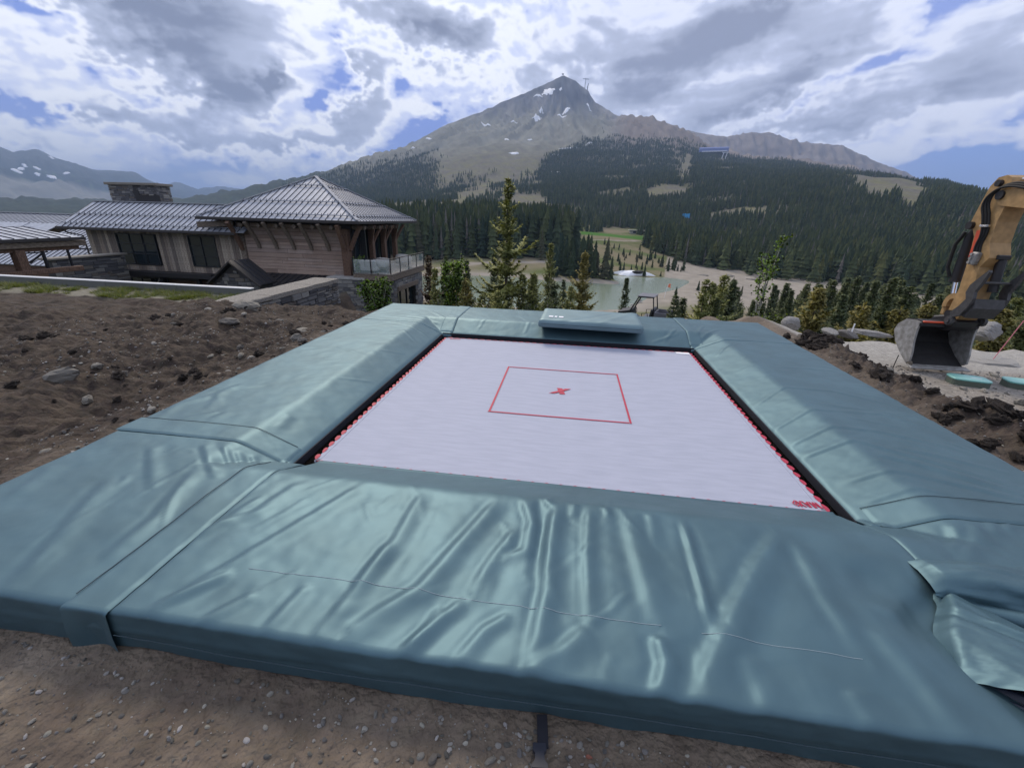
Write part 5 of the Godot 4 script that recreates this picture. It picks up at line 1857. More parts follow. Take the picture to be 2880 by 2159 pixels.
	b.box(Vector3(-13.85, -4.2, -22.45), Vector3(2.2, 3.4, 0.9))
	obj("core", b, M["mortar"], ft)
	lay_stones(ft, Vector3(-15.0, -5.2, -21.98), X, Y, 2.3, 2.7, 0.17, 61)
	b = MB.new()
	b.box(Vector3(-13.9, -2.4, -22.5), Vector3(2.5, 0.14, 1.2), Basis.IDENTITY, 0.02)
	obj("cap_slab", b, M["concrete"], ft)
	var pl := node("stone_pillar", t)
	b = MB.new()
	b.box(Vector3(-11.35, -4.0, -22.75), Vector3(0.8, 2.9, 0.55))
	b.box(Vector3(-11.35, -4.0, -27.1), Vector3(0.8, 2.9, 1.5))
	b.box(Vector3(-11.35, -2.75, -24.7), Vector3(0.8, 0.5, 3.5))
	obj("core", b, M["mortar"], pl)
	lay_stones(pl, Vector3(-10.97, -5.4, -22.45), -Z, Y, 5.3, 2.9, 0.19, 63, [[0.55, 3.9, -1.0, 2.2]])
	lay_stones(pl, Vector3(-11.75, -5.4, -22.48), X, Y, 0.8, 2.9, 0.19, 64)
	b = MB.new()
	b.box(Vector3(-10.95, -3.06, -24.75), Vector3(0.3, 0.3, 3.7), Basis.IDENTITY, 0.02)
	obj("lintel", b, M["timber_grey"], pl)
	window_unit(t, Vector3(-11.2, -5.4, -23.05), -Z, Y, 3.3, 2.2, [0.28, 0.62], [])
	b = MB.new()
	b.box(Vector3(-12.6, -4.1, -25.0), Vector3(2.0, 3.2, 5.4))
	obj("lower_storey", b, M["fascia"], t)
	# --- dark lower roofs in front of the tower
	var sk := node("skirt_roof", t)
	seam_roof(sk, Vector3(-19.9, -3.15, -20.6), Vector3(-14.95, -3.15, -20.6), Vector3(-14.95, -2.4, -22.97), Vector3(-19.9, -2.4, -22.97), 0.42, M["roof_dark"], M["roof_seam"])
	b = MB.new()
	b.box(Vector3(-17.4, -4.6, -21.9), Vector3(4.8, 2.8, 2.2))
	obj("lower_storey", b, M["fascia"], t)
	var gb := node("stone_gable", t)
	b = MB.new()
	b.prism(PackedVector2Array([Vector2(-21.0, -5.6), Vector2(-18.1, -5.6), Vector2(-18.1, -2.62), Vector2(-19.5, -1.5), Vector2(-21.0, -2.62)]), -20.85, -19.62)
	obj("core", b, M["mortar"], gb)
	lay_stones(gb, Vector3(-21.02, -5.2, -19.64), X, Y, 2.94, 3.7, 0.16, 67, [], 0.1, [1.5, 2.5, 1.5, 1.3])
	for s in [-1.0, 1.0]:
		var a1 := Vector3(-19.5 + s * 1.68, -2.62, -19.3)
		var a2 := Vector3(-19.5 + s * 1.68, -2.62, -20.95)
		var r1 := Vector3(-19.5, -1.32, -19.3)
		var r2 := Vector3(-19.5, -1.32, -20.95)
		if s > 0: seam_roof(gb, a1, a2, r2, r1, 0.41, M["roof_dark"], M["roof_seam"], [], 0.08)
		else: seam_roof(gb, a2, a1, r1, r2, 0.41, M["roof_dark"], M["roof_seam"], [], 0.08)
		b = MB.new()
		b.beam(a1 + Vector3(s * 0.02, -0.07, -0.03), r1 + Vector3(0, -0.07, -0.03), 0.08, 0.18, Z)
		obj("barge_board", b, M["fascia"], gb)
	# --- wing
	var wg := node("wing_wall", t)
	b = MB.new()
	b.box(Vector3(-27.2, -1.6, -26.2), Vector3(12.0, 3.3, 5.86))
	obj("core", b, M["fascia"], wg)
	var holes := [[2.25, 5.25, 0.38, 2.42], [7.72, 9.72, 0.42, 2.45]]
	# upright boards: u runs up, so holes are given with the axes swapped
	var sw := []
	for h in holes: sw.append([h[2], h[3], h[0], h[1]])
	lay_planks(wg, Vector3(-21.3, -2.68, -23.22), Y, -X, 2.7, 11.9, 0.21, 71, Vector2(2.7, 2.8), sw.map(func(h): return [h[0], h[1], 11.9 - h[3], 11.9 - h[2]]), boards, "board")
	window_unit(wg, Vector3(-30.95, -2.3, -23.2), X, Y, 3.0, 2.04, [0.335, 0.665], [0.36, 0.68])
	window_unit(wg, Vector3(-25.48, -2.26, -23.2), X, Y, 2.0, 2.03, [0.47], [0.34, 0.67])
	b = MB.new()
	b.box(Vector3(-27.6, -2.86, -22.95), Vector3(7.4, 0.34, 0.6), Basis.IDENTITY, 0.02)
	obj("steel_band", b, M["roof_dark"], t)
	window_unit(t, Vector3(-31.1, -4.6, -23.5), X, Y, 3.0, 1.5, [0.3, 0.66], [])
	b = MB.new()
	b.box(Vector3(-27.0, -4.3, -25.6), Vector3(11.0, 2.4, 4.0))
	obj("lower_storey", b, M["timber"], t)
	for x in [-28.0, -25.2]:
		b = MB.new()
		b.box(Vector3(x, -4.2, -23.0), Vector3(0.22, 2.3, 0.22))
		obj("post", b, M["steel_dark"], t)
	b = MB.new()
	b.beam(Vector3(-28.9, -3.9, -23.1), Vector3(-28.1, -3.1, -22.95), 0.07, 0.07)
	obj("strut", b, M["worn_steel"], t)
	var wr := node("wing_roof", t)
	seam_roof(wr, Vector3(-34.2, 0.1, -22.3), Vector3(-20.6, 0.1, -22.3), Vector3(-20.6, 1.72, -25.2), Vector3(-34.2, 1.72, -25.2), 0.42, M["roof_metal"], M["roof_seam"], [0.3, 1.5])
	seam_roof(wr, Vector3(-20.6, 0.1, -28.1), Vector3(-34.2, 0.1, -28.1), Vector3(-34.2, 1.72, -25.2), Vector3(-20.6, 1.72, -25.2), 0.9, M["roof_metal"], M["roof_seam"])
	b = MB.new()
	b.beam(Vector3(-34.25, 1.76, -25.2), Vector3(-20.6, 1.76, -25.2), 0.24, 0.05)
	obj("ridge_cap", b, M["roof_cap"], wr)
	b = MB.new()
	b.beam(Vector3(-34.3, 0.0, -22.27), Vector3(-21.2, 0.0, -22.27), 0.1, 0.17, Y, 0.02)
	obj("gutter", b, M["fascia"], wr)
	b = MB.new()
	b.beam(Vector3(-34.24, 0.03, -22.3), Vector3(-34.24, 1.66, -25.2), 0.06, 0.2, X)
	b.beam(Vector3(-34.24, 0.03, -28.1), Vector3(-34.24, 1.66, -25.2), 0.06, 0.2, X)
	obj("barge_board", b, M["fascia"], wr)
	b = MB.new()
	b.prism(PackedVector2Array([Vector2(22.5, -0.02), Vector2(27.9, -0.02), Vector2(25.2, 1.6)]), -33.4, -33.0, Transform3D(Basis(Vector3(0, 0, -1), Vector3(0, 1, 0), Vector3(1, 0, 0)), Vector3.ZERO))
	obj("gable_end", b, M["timber_grey"], wg)
	b = MB.new()
	b.tube([Vector3(-33.9, -0.08, -22.3), Vector3(-33.8, -0.3, -22.5), Vector3(-33.3, -0.5, -23.0), Vector3(-33.3, -2.5, -23.05)], 0.05, 8)
	obj("downpipe", b, M["fascia"], wr)
	# --- chimney
	var ch := node("chimney", t)
	b = MB.new()
	b.box(Vector3(-32.0, 1.9, -26.9), Vector3(3.7, 2.0, 1.2))
	obj("core", b, M["mortar"], ch)
	lay_stones(ch, Vector3(-33.95, 0.9, -26.34), X, Y, 3.9, 1.98, 0.13, 73, [[2.05, 2.45, 0.8, 9.0], [2.1, 9.0, -1.0, 1.35]])
	lay_stones(ch, Vector3(-30.12, 0.9, -26.3), -Z, Y, 1.2, 1.98, 0.13, 74)
	b = MB.new()
	b.box(Vector3(-32.0, 2.97, -26.9), Vector3(4.2, 0.17, 1.5), Basis.IDENTITY, 0.02)
	obj("cap_slab", b, M["cap_stone"], ch)
	b = MB.new()
	b.box(Vector3(-30.95, 1.85, -26.34), Vector3(1.86, 0.8, 0.16))
	b.box(Vector3(-31.7, 2.55, -26.34), Vector3(0.38, 0.68, 0.14))
	obj("flashing", b, M["roof_dark"], ch)
	# deck furniture
	make_deck_things()


func make_deck_things() -> void:
	for k in 2:
		var at: Vector3 = [Vector3(-11.9, -2.04, -23.1), Vector3(-11.75, -2.04, -26.3)][k]
		var c := thing("lounge_chair", ["rounded grey lounge chair at the near corner of the lodge deck", "rounded grey lounge chair farther along the deck rail"][k], "chair", at, 0.5 - k * 0.4, "lounge chairs on the deck")
		var b := MB.new()
		var prof := []
		for s in 9:
			var a := s / 8.0
			prof.append(Vector2(0.16 + 0.42 * sin(a * 1.9), 0.12 + 0.62 * a * a))
		b.lathe(prof, 18, Transform3D(Basis(Vector3.RIGHT, -0.35), Vector3(0, 0.02, 0)))
		obj("shell", b, M["chair_fabric"], c)
		b = MB.new()
		b.lathe([Vector2(0.01, 0.38), Vector2(0.36, 0.37), Vector2(0.42, 0.3), Vector2(0.36, 0.22), Vector2(0.1, 0.2)], 18, Transform3D(Basis(Vector3.RIGHT, -0.2), Vector3(0, 0.02, 0.02)))
		obj("cushion", b, M["chair_fabric"], c)
		b = MB.new()
		b.tube([Vector3(0, 0, 0), Vector3(0, 0.2, 0)], 0.2, 12)
		obj("base", b, M["steel_dark"], c)
	var s := thing("outdoor_sofa", "low pale grey sofa behind the glass rail of the lodge deck", "sofa", Vector3(-12.75, -2.04, -22.75))
	var b := MB.new()
	b.box(Vector3(0, 0.25, 0), Vector3(1.5, 0.3, 0.7), Basis.IDENTITY, 0.05)
	obj("seat", b, M["chair_fabric"], s)
	for k in 2:
		b = MB.new()
		b.box(Vector3(-0.37 + k * 0.74, 0.55, 0.3), Vector3(0.7, 0.45, 0.2), Basis(Vector3.RIGHT, 0.15), 0.06)
		obj("back_cushion", b, M["chair_fabric"], s)
	b = MB.new()
	for x in [-0.65, 0.65]:
		for z in [-0.28, 0.28]: b.box(Vector3(x, 0.05, z), Vector3(0.05, 0.1, 0.05))
	obj("feet", b, M["steel_dark"], s)


func make_left_side() -> void:
	var X := Vector3(1, 0, 0)
	var Y := Vector3(0, 1, 0)
	var Z := Vector3(0, 0, 1)
	# kerb along the edge of the bench
	var k := thing("kerb", "long low grey metal kerb with a bright white cap at the edge of the grass strip", "kerb", Vector3(0, 0, 0))
	for i in 6:
		var b := MB.new()
		var x1 := -6.1 - i * 1.6
		b.box(Vector3(x1 - 0.8, -0.25, -4.04), Vector3(1.595, 0.5, 0.1), Basis.IDENTITY, 0.006)
		obj("kerb_panel", b, M["kerb_metal"], k)
		b = MB.new()
		b.box(Vector3(x1 - 0.8, 0.01, -4.05), Vector3(1.598, 0.02, 0.13), Basis.IDENTITY, 0.008)
		obj("kerb_cap", b, M["kerb_cap"], k)
	# retaining wall below it
	var b := MB.new()
	b.box(Vector3(-11.0, -3.2, -4.3), Vector3(11.4, 5.6, 0.3))
	struct("retaining_wall", b, M["concrete"])
	# low stone wall with flagstone cap
	var t := thing("stone_wall", "low stone wall with broad tan flagstone cap between earth and lodge", "wall", Vector3(0, 0, 0))
	b = MB.new()
	b.box(Vector3(-5.62, -0.6, -4.32), Vector3(0.5, 1.02, 3.0))
	obj("core", b, M["mortar"], t)
	lay_stones(t, Vector3(-5.36, -0.75, -2.86), -Z, Y, 3.0, 0.66, 0.085, 81, [], 0.07)
	lay_stones(t, Vector3(-5.88, -0.75, -2.84), X, Y, 0.52, 0.66, 0.085, 82, [], 0.06)
	lay_stones(t, Vector3(-5.38, -0.75, -5.82), -X, Y, 0.5, 0.66, 0.085, 83, [], 0.06)
	var r := rnd(88)
	var z := -2.72
	var i := 0
	while z > -5.85:
		var d := minf(r.randf_range(0.5, 0.85), z + 5.9)
		b = MB.new()
		var o := []
		for q in [Vector2(-0.3, 0), Vector2(-0.12, 0.012), Vector2(0.12, -0.01), Vector2(0.3, 0.0), Vector2(0.315, -d * 0.5), Vector2(0.3, -d), Vector2(0.0, -d - 0.006), Vector2(-0.3, -d), Vector2(-0.31, -d * 0.45)]:
			o.append(q + Vector2(r.randf_range(-0.015, 0.015), 0))
		if i == 0:
			o[0] = Vector2(-0.22, 0.01); o[3] = Vector2(0.27, -0.06)
		var T := Transform3D(Basis(X, Vector3(0, 0, 1), Vector3(0, -1, 0)), Vector3(-5.62, 0.0 + r.randf_range(-0.004, 0.004), z))
		b.prism(PackedVector2Array(o), 0.0, 0.085, T, 0.014)
		obj("cap_slab", b, M["cap_stone"], t)
		z -= d + 0.008
		i += 1
	# stone wall beside the far drive
	t = thing("garden_wall", "long dark stone wall with pale cap running from the carport to the lodge wing", "wall", Vector3(0, 0, 0))
	b = MB.new()
	b.box(Vector3(-30.3, -3.7, -20.4), Vector3(0.5, 4.2, 4.3))
	obj("core", b, M["mortar"], t)
	lay_stones(t, Vector3(-30.04, -4.6, -18.25), -Z, Y, 4.3, 2.95, 0.19, 91)
	b = MB.new()
	b.box(Vector3(-30.3, -1.56, -20.4), Vector3(0.9, 0.12, 4.6), Basis.IDENTITY, 0.02)
	obj("cap_slab", b, M["cap_stone"], t)
	# open carport on the left edge
	t = thing("carport", "open timber carport with low metal roof and dark interior left of the lodge", "carport", Vector3(0, 0, 0))
	var rf := node("roof", t)
	seam_roof(rf, Vector3(-22.85, 0.05, -9.0), Vector3(-22.85, 0.05, -14.55), Vector3(-25.2, 0.42, -14.2), Vector3(-25.2, 0.42, -9.0), 0.42, M["roof_metal"], M["roof_seam"])
	seam_roof(rf, Vector3(-29.0, 0.05, -14.6), Vector3(-29.0, 0.05, -9.0), Vector3(-25.2, 0.42, -9.0), Vector3(-25.2, 0.42, -14.6), 0.42, M["roof_metal"], M["roof_seam"])
	b = MB.new()
	b.beam(Vector3(-22.82, -0.02, -8.9), Vector3(-22.82, -0.02, -14.7), 0.1, 0.12)
	obj("gutter", b, M["fascia"], rf)
	b = MB.new()
	b.beam(Vector3(-23.0, -0.22, -8.9), Vector3(-23.0, -0.22, -14.75), 0.2, 0.24, Y, 0.015)
	obj("eave_beam", b, M["timber_grey"], t)
	b = MB.new()
	b.beam(Vector3(-23.15, -0.42, -9.2), Vector3(-23.15, -0.42, -14.5), 0.22, 0.16, Y, 0.01)
	obj("plate_beam", b, M["timber"], t)
	b = MB.new()
	b.beam(Vector3(-23.0, -1.34, -8.9), Vector3(-23.0, -1.34, -14.3), 0.24, 0.22, Y, 0.02)
	obj("rail_beam", b, M["timber"], t)
	for q in [[-14.0, 0.08, "steel_dark"], [-13.0, 0.1, "steel_dark"], [-12.1, 0.34, "timber"], [-9.6, 0.3, "timber"]]:
		b = MB.new()
		b.box(Vector3(-23.1, -0.85 if q[2] == "steel_dark" else -2.6, q[0]), Vector3(q[1], 0.8 if q[2] == "steel_dark" else 4.4, q[1]), Basis.IDENTITY, 0.01)
		obj("post", b, M[q[2]], t)
	b = MB.new()
	b.beam(Vector3(-23.1, -0.95, -12.4), Vector3(-23.1, -0.58, -13.0), 0.06, 0.06)
	b.beam(Vector3(-23.1, -0.55, -12.3), Vector3(-23.1, -0.55, -13.2), 0.05, 0.05)
	obj("brace", b, M["steel_dark"], t)
	b = MB.new()
	b.box(Vector3(-28.8, -2.6, -11.6), Vector3(0.2, 5.2, 5.6))
	b.box(Vector3(-26.3, -2.6, -9.2), Vector3(5.0, 5.2, 0.2))
	obj("back_wall", b, M["fascia"], t)
	b = MB.new()
	b.box(Vector3(-23.4, -1.9, -10.6), Vector3(0.2, 1.3, 4.0))
	obj("low_wall", b, M["timber"], t)
	# further roofs of the lodge, beyond the carport
	t = thing("far_wing", "farther lodge wing with layered grey metal roofs behind the carport", "building", Vector3(0, 0, 0))
	b = MB.new()
	b.box(Vector3(-46.5, -3.0, -33.5), Vector3(15.0, 6.0, 6.0))
	obj("wall", b, M["timber_grey"], t)
	rf = node("roof", t)
	seam_roof(rf, Vector3(-58.0, -0.1, -29.0), Vector3(-41.4, -0.1, -29.0), Vector3(-43.4, 0.62, -31.5), Vector3(-58.0, 0.62, -31.5), 0.45, M["roof_metal"], M["roof_seam"])
	b = MB.new()
	b.box(Vector3(-49.8, 0.66, -31.5), Vector3(13.0, 0.07, 0.3))
	obj("ridge_cap", b, M["roof_cap"], rf)
	rf = node("porch_roof", t)
	seam_roof(rf, Vector3(-55.0, -0.85, -25.5), Vector3(-40.6, -0.85, -25.5), Vector3(-37.6, 0.0, -27.5), Vector3(-55.0, 0.0, -27.5), 3.0, M["roof_metal"], M["roof_metal"])
	rf = node("side_roof", t)
	seam_roof(rf, Vector3(-41.0, -1.5, -24.6), Vector3(-34.6, -1.5, -24.6), Vector3(-36.0, 0.2, -29.0), Vector3(-39.4, 0.2, -29.0), 0.42, M["roof_metal"], M["roof_seam"])
	b = MB.new()
	b.box(Vector3(-38.0, -3.5, -26.5), Vector3(6.0, 4.0, 3.4))
	obj("side_wall", b, M["timber"], t)
	rf = node("low_roof", t)
	seam_roof(rf, Vector3(-42.0, -2.6, -22.5), Vector3(-33.6, -2.6, -22.5), Vector3(-33.6, -1.6, -24.5), Vector3(-42.0, -1.6, -24.5), 0.42, M["roof_metal"], M["roof_seam"])
	b = MB.new()
	b.box(Vector3(-38.0, -4.2, -24.0), Vector3(8.0, 3.0, 2.6))
	obj("low_wall", b, M["timber"], t)


# ---------------------------------------------------------------- right of the trampoline
func make_right_side() -> void:
	# irrigation valve boxes
	for k in 2:
		var at: Vector3 = [Vector3(5.32, 0, -2.42), Vector3(6.0, 0, -2.44)][k]
		at.y = site_height(at.x, at.z) - 0.03
		var t := thing("valve_box", ["teal lidded valve box on the gravel just in front of the digger bucket", "teal lidded valve box on the gravel behind the black pipe end"][k], "valve box", at, [-0.25, -0.3][k], "valve boxes beside the road")
		var b := MB.new()
		var base := PackedVector2Array()
		var lid := PackedVector2Array()
		for i in 20:
			var a := TAU * i / 20.0
			var q := Vector2(signf(cos(a)) * pow(absf(cos(a)), 0.45) * 0.2, signf(sin(a)) * pow(absf(sin(a)), 0.45) * 0.13)
			base.append(q)
			lid.append(q * 1.03)
		var T := Transform3D(Basis(Vector3(1, 0, 0), Vector3(0, 0, -1), Vector3(0, 1, 0)), Vector3.ZERO)
		b.prism(base, 0.0, 0.1, T)
		obj("box_side", b, M["lid_side"], t)
		b = MB.new()
		b.prism(lid, 0.1, 0.125, T, 0.008)
		obj("lid", b, M["lid_green"], t)
		b = MB.new()
		b.box(Vector3(0.06, 0.127, 0.02), Vector3(0.11, 0.006, 0.02), Basis.IDENTITY, 0.002)
		obj("pull_grip", b, M["label_white"], t)
	# open end of a big black pipe half buried in the earth ridge
	var p := thing("pipe", "open end of a black plastic pipe lying in the earth at the right edge", "pipe", Vector3(5.5, -0.42, -1.35))
	var b := MB.new()
	var ax := Vector3(0.5, 0.06, 0.86).normalized()
	var bs := Basis(ax.cross(Vector3.UP).normalized(), ax, ax.cross(ax.cross(Vector3.UP)).normalized() * -1.0)
	if bs.determinant() < 0: bs = Basis(-bs.x, bs.y, bs.z)
	b.lathe([Vector2(0.19, 0.0), Vector2(0.215, 0.0), Vector2(0.225, 0.01), Vector2(0.225, 0.05), Vector2(0.205, 0.06), Vector2(0.205, 0.12), Vector2(0.225, 0.13), Vector2(0.225, 0.19), Vector2(0.205, 0.2), Vector2(0.205, 0.9)], 32, Transform3D(bs, Vector3(-0.14, 0.08, -0.25)))
	b.lathe([Vector2(0.19, 0.9), Vector2(0.19, 0.0)], 32, Transform3D(bs, Vector3(-0.14, 0.08, -0.25)))
	obj("pipe_wall", b, M["rubber"], p)
	# flat pale slab and the marking cord behind the bucket
	b = MB.new()
	b.rock(Vector3(6.72, site_height(6.7, -3.95) - 0.03, -3.95), Vector3(0.55, 0.11, 0.42), 301, 0.5)
	b.col = Color(1, 1, 1)
	for i in b.c.size(): b.c[i] = Color(0.5, 0.48, 0.45)
	tag(obj("rock_slab", b, M["pebble"]), "flat whitish rock slab on the gravel behind the bucket", "rock")
	var cd := thing("marking_stake", "thin pink marking cord leaning up from the pale rock slab", "marking cord")
	b = MB.new()
	b.tube([Vector3(6.6, -0.4, -3.62), Vector3(6.72, -0.1, -3.66), Vector3(6.84, 0.2, -3.7)], 0.006, 5)
	obj("cord", b, M["pink_cord"], cd)
	# boulders along the far side of the road
	var list := [
		[Vector3(4.62, -0.44, -5.7), Vector3(0.2, 0.17, 0.16), 0.42, "big pale grey boulder at the far edge of the road, nearest the trampoline corner"],
		[Vector3(5.2, -0.5, -5.4), Vector3(0.27, 0.07, 0.14), 0.36, "low brownish rock slab right of the big pale boulder"],
		[Vector3(6.1, -0.55, -5.7), Vector3(0.4, 0.065, 0.15), 0.42, "long flat grey rock left of the digger bucket at the road edge"],
		[Vector3(8.9, -0.55, -6.5), Vector3(0.42, 0.22, 0.26), 0.4, "rounded grey boulder at the road edge behind the digger arm"],
		[Vector3(5.6, -0.55, -5.5), Vector3(0.22, 0.09, 0.14), 0.2, "small dark flat rock between two slabs at the road edge"],
	]
	for i in list.size():
		var a = list[i]
		b = MB.new()
		b.rock(Vector3.ZERO, a[1], 310 + i, 0.28, Basis(Vector3.UP, i * 1.3), 14, 20)
		for k in b.c.size(): b.c[k] = Color(a[2], a[2] * 0.98, a[2] * 0.95)
		var o := obj("boulder", b, M["stone"])
		o.position = a[0]
		tag(o, a[3], "boulder", "boulders along the road")
	var st := thing("marker_post", "thin white marker post among the flat rocks at the road edge", "post", Vector3(5.72, -0.65, -5.6))
	b = MB.new()
	b.tube([Vector3(0, 0, 0), Vector3(0.015, 0.3, 0)], 0.012, 6)
	obj("stake", b, M["label_white"], st)
	var wi := thing("wire_stub", "short bent black wire sticking out of the earth ridge by the bucket", "wire", Vector3(4.62, -0.4, -2.75))
	b = MB.new()
	b.tube([Vector3(0, 0, 0), Vector3(0.004, 0.1, 0), Vector3(0.012, 0.2, 0.0)], 0.006, 5)
	obj("wire", b, M["rubber"], wi)


func yz(list: Array) -> PackedVector2Array:
	# outlines are listed as (z, y); the prism wants (x, y) with x = -z so that it extrudes along +x
	var o := PackedVector2Array()
	for p in list: o.append(Vector2(-p.x, p.y))
	return o


func make_excavator() -> void:
	var t := thing("excavator", "tan mini excavator with its arm and bucket reaching down beside the trampoline", "excavator", Vector3.ZERO)
	# prism space: x = -z, y = y, z = x
	var T := Transform3D(Basis(Vector3(0, 0, -1), Vector3(0, 1, 0), Vector3(1, 0, 0)), Vector3.ZERO)
	var b := MB.new()
	# --- stick
	var stick := yz([Vector2(-3.02, 2.09), Vector2(-3.13, 2.07), Vector2(-3.2, 1.97), Vector2(-3.235, 1.8), Vector2(-3.27, 1.58), Vector2(-3.28, 1.5), Vector2(-3.2, 1.45), Vector2(-3.14, 1.36), Vector2(-3.09, 1.1), Vector2(-3.05, 0.7), Vector2(-3.08, 0.4), Vector2(-3.0, 0.29), Vector2(-2.9, 0.3), Vector2(-2.84, 0.42), Vector2(-2.86, 0.8), Vector2(-2.88, 1.0), Vector2(-2.8, 1.12), Vector2(-2.83, 1.2), Vector2(-2.88, 1.3), Vector2(-2.9, 1.55), Vector2(-2.88, 1.74), Vector2(-2.9, 1.95), Vector2(-2.95, 2.06)])
	b.prism(stick, 5.28, 5.52, T, 0.012)
	obj("stick", b, M["digger_paint"], t)
	b = MB.new()
	for x in [5.26, 5.54]:
		for c in [[-3.235, 1.5, 0.05], [-2.97, 1.86, 0.055], [-3.02, 0.36, 0.05], [-3.06, 2.0, 0.04]]:
			b.tube([Vector3(x - 0.025, c[1], c[0]), Vector3(x + 0.025, c[1], c[0])], c[2], 14)
	obj("pivot_pins", b, M["digger_black"], t)
	# orange decal on the stick side
	b = MB.new()
	b.prism(yz([Vector2(-3.125, 1.44), Vector2(-3.03, 1.46), Vector2(-3.02, 1.25), Vector2(-3.09, 1.1)]), 5.272, 5.279, T)
	obj("orange_panel", b, M["digger_orange"], t)
	# --- bucket cylinder on the outer side of the stick
	b = MB.new()
	b.tube([Vector3(5.4, 1.5, -3.27), Vector3(5.4, 1.36, -3.34), Vector3(5.4, 0.78, -3.3)], [0.05, 0.062, 0.062], 16)
	b.tube([Vector3(5.4, 0.8, -3.302), Vector3(5.4, 0.76, -3.298)], 0.075, 16)
	obj("bucket_cylinder", b, M["digger_black"], t)
	b = MB.new()
	b.tube([Vector3(5.4, 0.78, -3.3), Vector3(5.4, 0.6, -3.26)], 0.03, 12)
	obj("cylinder_rod", b, M["chrome"], t)
	b = MB.new()
	b.tube([Vector3(5.33, 1.42, -3.36), Vector3(5.31, 1.25, -3.42), Vector3(5.31, 0.95, -3.4), Vector3(5.35, 0.82, -3.36)], 0.022, 8)
	obj("cylinder_hose", b, M["rubber"], t)
	# --- curved link between cylinder and bucket
	for x in [5.3, 5.46]:
		b = MB.new()
		var ring := PackedVector2Array()
		var inner := []
		for k in 15:
			var a := deg_to_rad(lerpf(200.0, -20.0, k / 14.0))
			ring.append(Vector2(3.1 - cos(a) * -0.14, 0.47 + 0.16 * sin(a)))
			inner.append(Vector2(3.1 - cos(a) * -0.07, 0.47 + 0.085 * sin(a)))
		inner.reverse()
		for q in inner: ring.append(q)
		b.prism(ring, x, x + 0.05, T, 0.006)
		obj("link_arm", b, M["digger_paint"], t)
	b = MB.new()
	b.box(Vector3(5.4, 0.42, -3.22), Vector3(0.16, 0.22, 0.07), Basis.IDENTITY, 0.01)
	obj("link_block", b, M["digger_paint"], t)
	# --- quick hitch
	b = MB.new()
	b.prism(yz([Vector2(-3.3, 0.2), Vector2(-3.24, 0.29), Vector2(-3.05, 0.34), Vector2(-2.93, 0.33), Vector2(-2.86, 0.28), Vector2(-2.9, 0.2), Vector2(-3.0, 0.13), Vector2(-3.2, 0.14)]), 5.24, 5.56, T, 0.02)
	obj("hitch", b, M["digger_black"], t)
	b = MB.new()
	for x in [5.2, 5.6]:
		b.tube([Vector3(x - 0.02, 0.29, -2.9), Vector3(x + 0.02, 0.29, -2.9)], 0.062, 18)
		b.tube([Vector3(x - 0.035, 0.29, -2.9), Vector3(x + 0.035, 0.29, -2.9)], 0.032, 14)
	obj("hitch_pins", b, M["digger_grey"], t)
	# --- bucket
	var side := [Vector2(-3.4, 0.02), Vector2(-3.36, 0.13), Vector2(-3.24, 0.22), Vector2(-3.08, 0.24), Vector2(-2.99, 0.23), Vector2(-2.99, 0.08), Vector2(-2.97, -0.06), Vector2(-2.93, -0.2), Vector2(-2.92, -0.32), Vector2(-2.98, -0.36), Vector2(-3.14, -0.26), Vector2(-3.31, -0.12)]
	for x in [4.93, 5.66]:
		b = MB.new()
		b.prism(yz(side), x - 0.012, x + 0.012, T, 0.004)
		obj("bucket_side", b, M["worn_steel"], t)
	b = MB.new()
	var back := [Vector2(-2.98, 0.235), Vector2(-3.1, 0.245), Vector2(-3.25, 0.22), Vector2(-3.36, 0.125), Vector2(-3.4, 0.015), Vector2(-3.32, -0.12), Vector2(-3.15, -0.26), Vector2(-2.98, -0.37), Vector2(-2.92, -0.4)]
	for k in back.size() - 1:
		var a: Vector2 = back[k]
		var c: Vector2 = back[k + 1]
		b.beam(Vector3(5.295, a.y, a.x), Vector3(5.295, c.y, c.x) , 0.71, 0.018, Vector3(0, 0.3, 1) if k < 5 else Vector3.UP)
	obj("bucket_shell", b, M["bucket_inside"], t)
	b = MB.new()
	b.box(Vector3(5.295, 0.2, -2.985), Vector3(0.74, 0.06, 0.035), Basis.IDENTITY, 0.012)
	obj("bucket_bar", b, M["digger_black"], t)
	for q in [[5.08, 0.27], [5.585, 0.13]]:
		b = MB.new()
		b.box(Vector3(q[0], 0.238, -2.975), Vector3(q[1], 0.022, 0.04), Basis.IDENTITY, 0.006)
		obj("orange_strip", b, M["digger_orange"], t)
	b = MB.new()
	b.box(Vector3(5.3, -0.39, -2.9), Vector3(0.76, 0.022, 0.11), Basis(Vector3.RIGHT, 0.25), 0.005)
	obj("cutting_edge", b, M["worn_steel"], t)
	b = MB.new()
	b.rock(Vector3(4.95, -0.36, -2.93), Vector3(0.035, 0.04, 0.04), 331, 0.5)
	for k in b.c.size(): b.c[k] = Color(0.3, 0.26, 0.21)
	obj("caked_soil", b, M["pebble"], t)
	# --- thumb: two curved claws, a cross bar between them
	var claw := [Vector2(-2.9, 0.33), Vector2(-2.78, 0.38), Vector2(-2.7, 0.52), Vector2(-2.68, 0.62), Vector2(-2.7, 0.7), Vector2(-2.66, 0.8), Vector2(-2.61, 0.96), Vector2(-2.63, 0.985), Vector2(-2.7, 0.9), Vector2(-2.8, 0.78), Vector2(-2.82, 0.68), Vector2(-2.78, 0.6), Vector2(-2.84, 0.5), Vector2(-2.93, 0.4)]
	for x in [5.19, 5.58]:
		b = MB.new()
		b.prism(yz(claw), x, x + 0.04, T, 0.006)
		obj("thumb_claw", b, M["digger_grey"], t)
	b = MB.new()
	b.tube([Vector3(5.21, 0.82, -2.72), Vector3(5.6, 0.82, -2.72)], 0.017, 10)
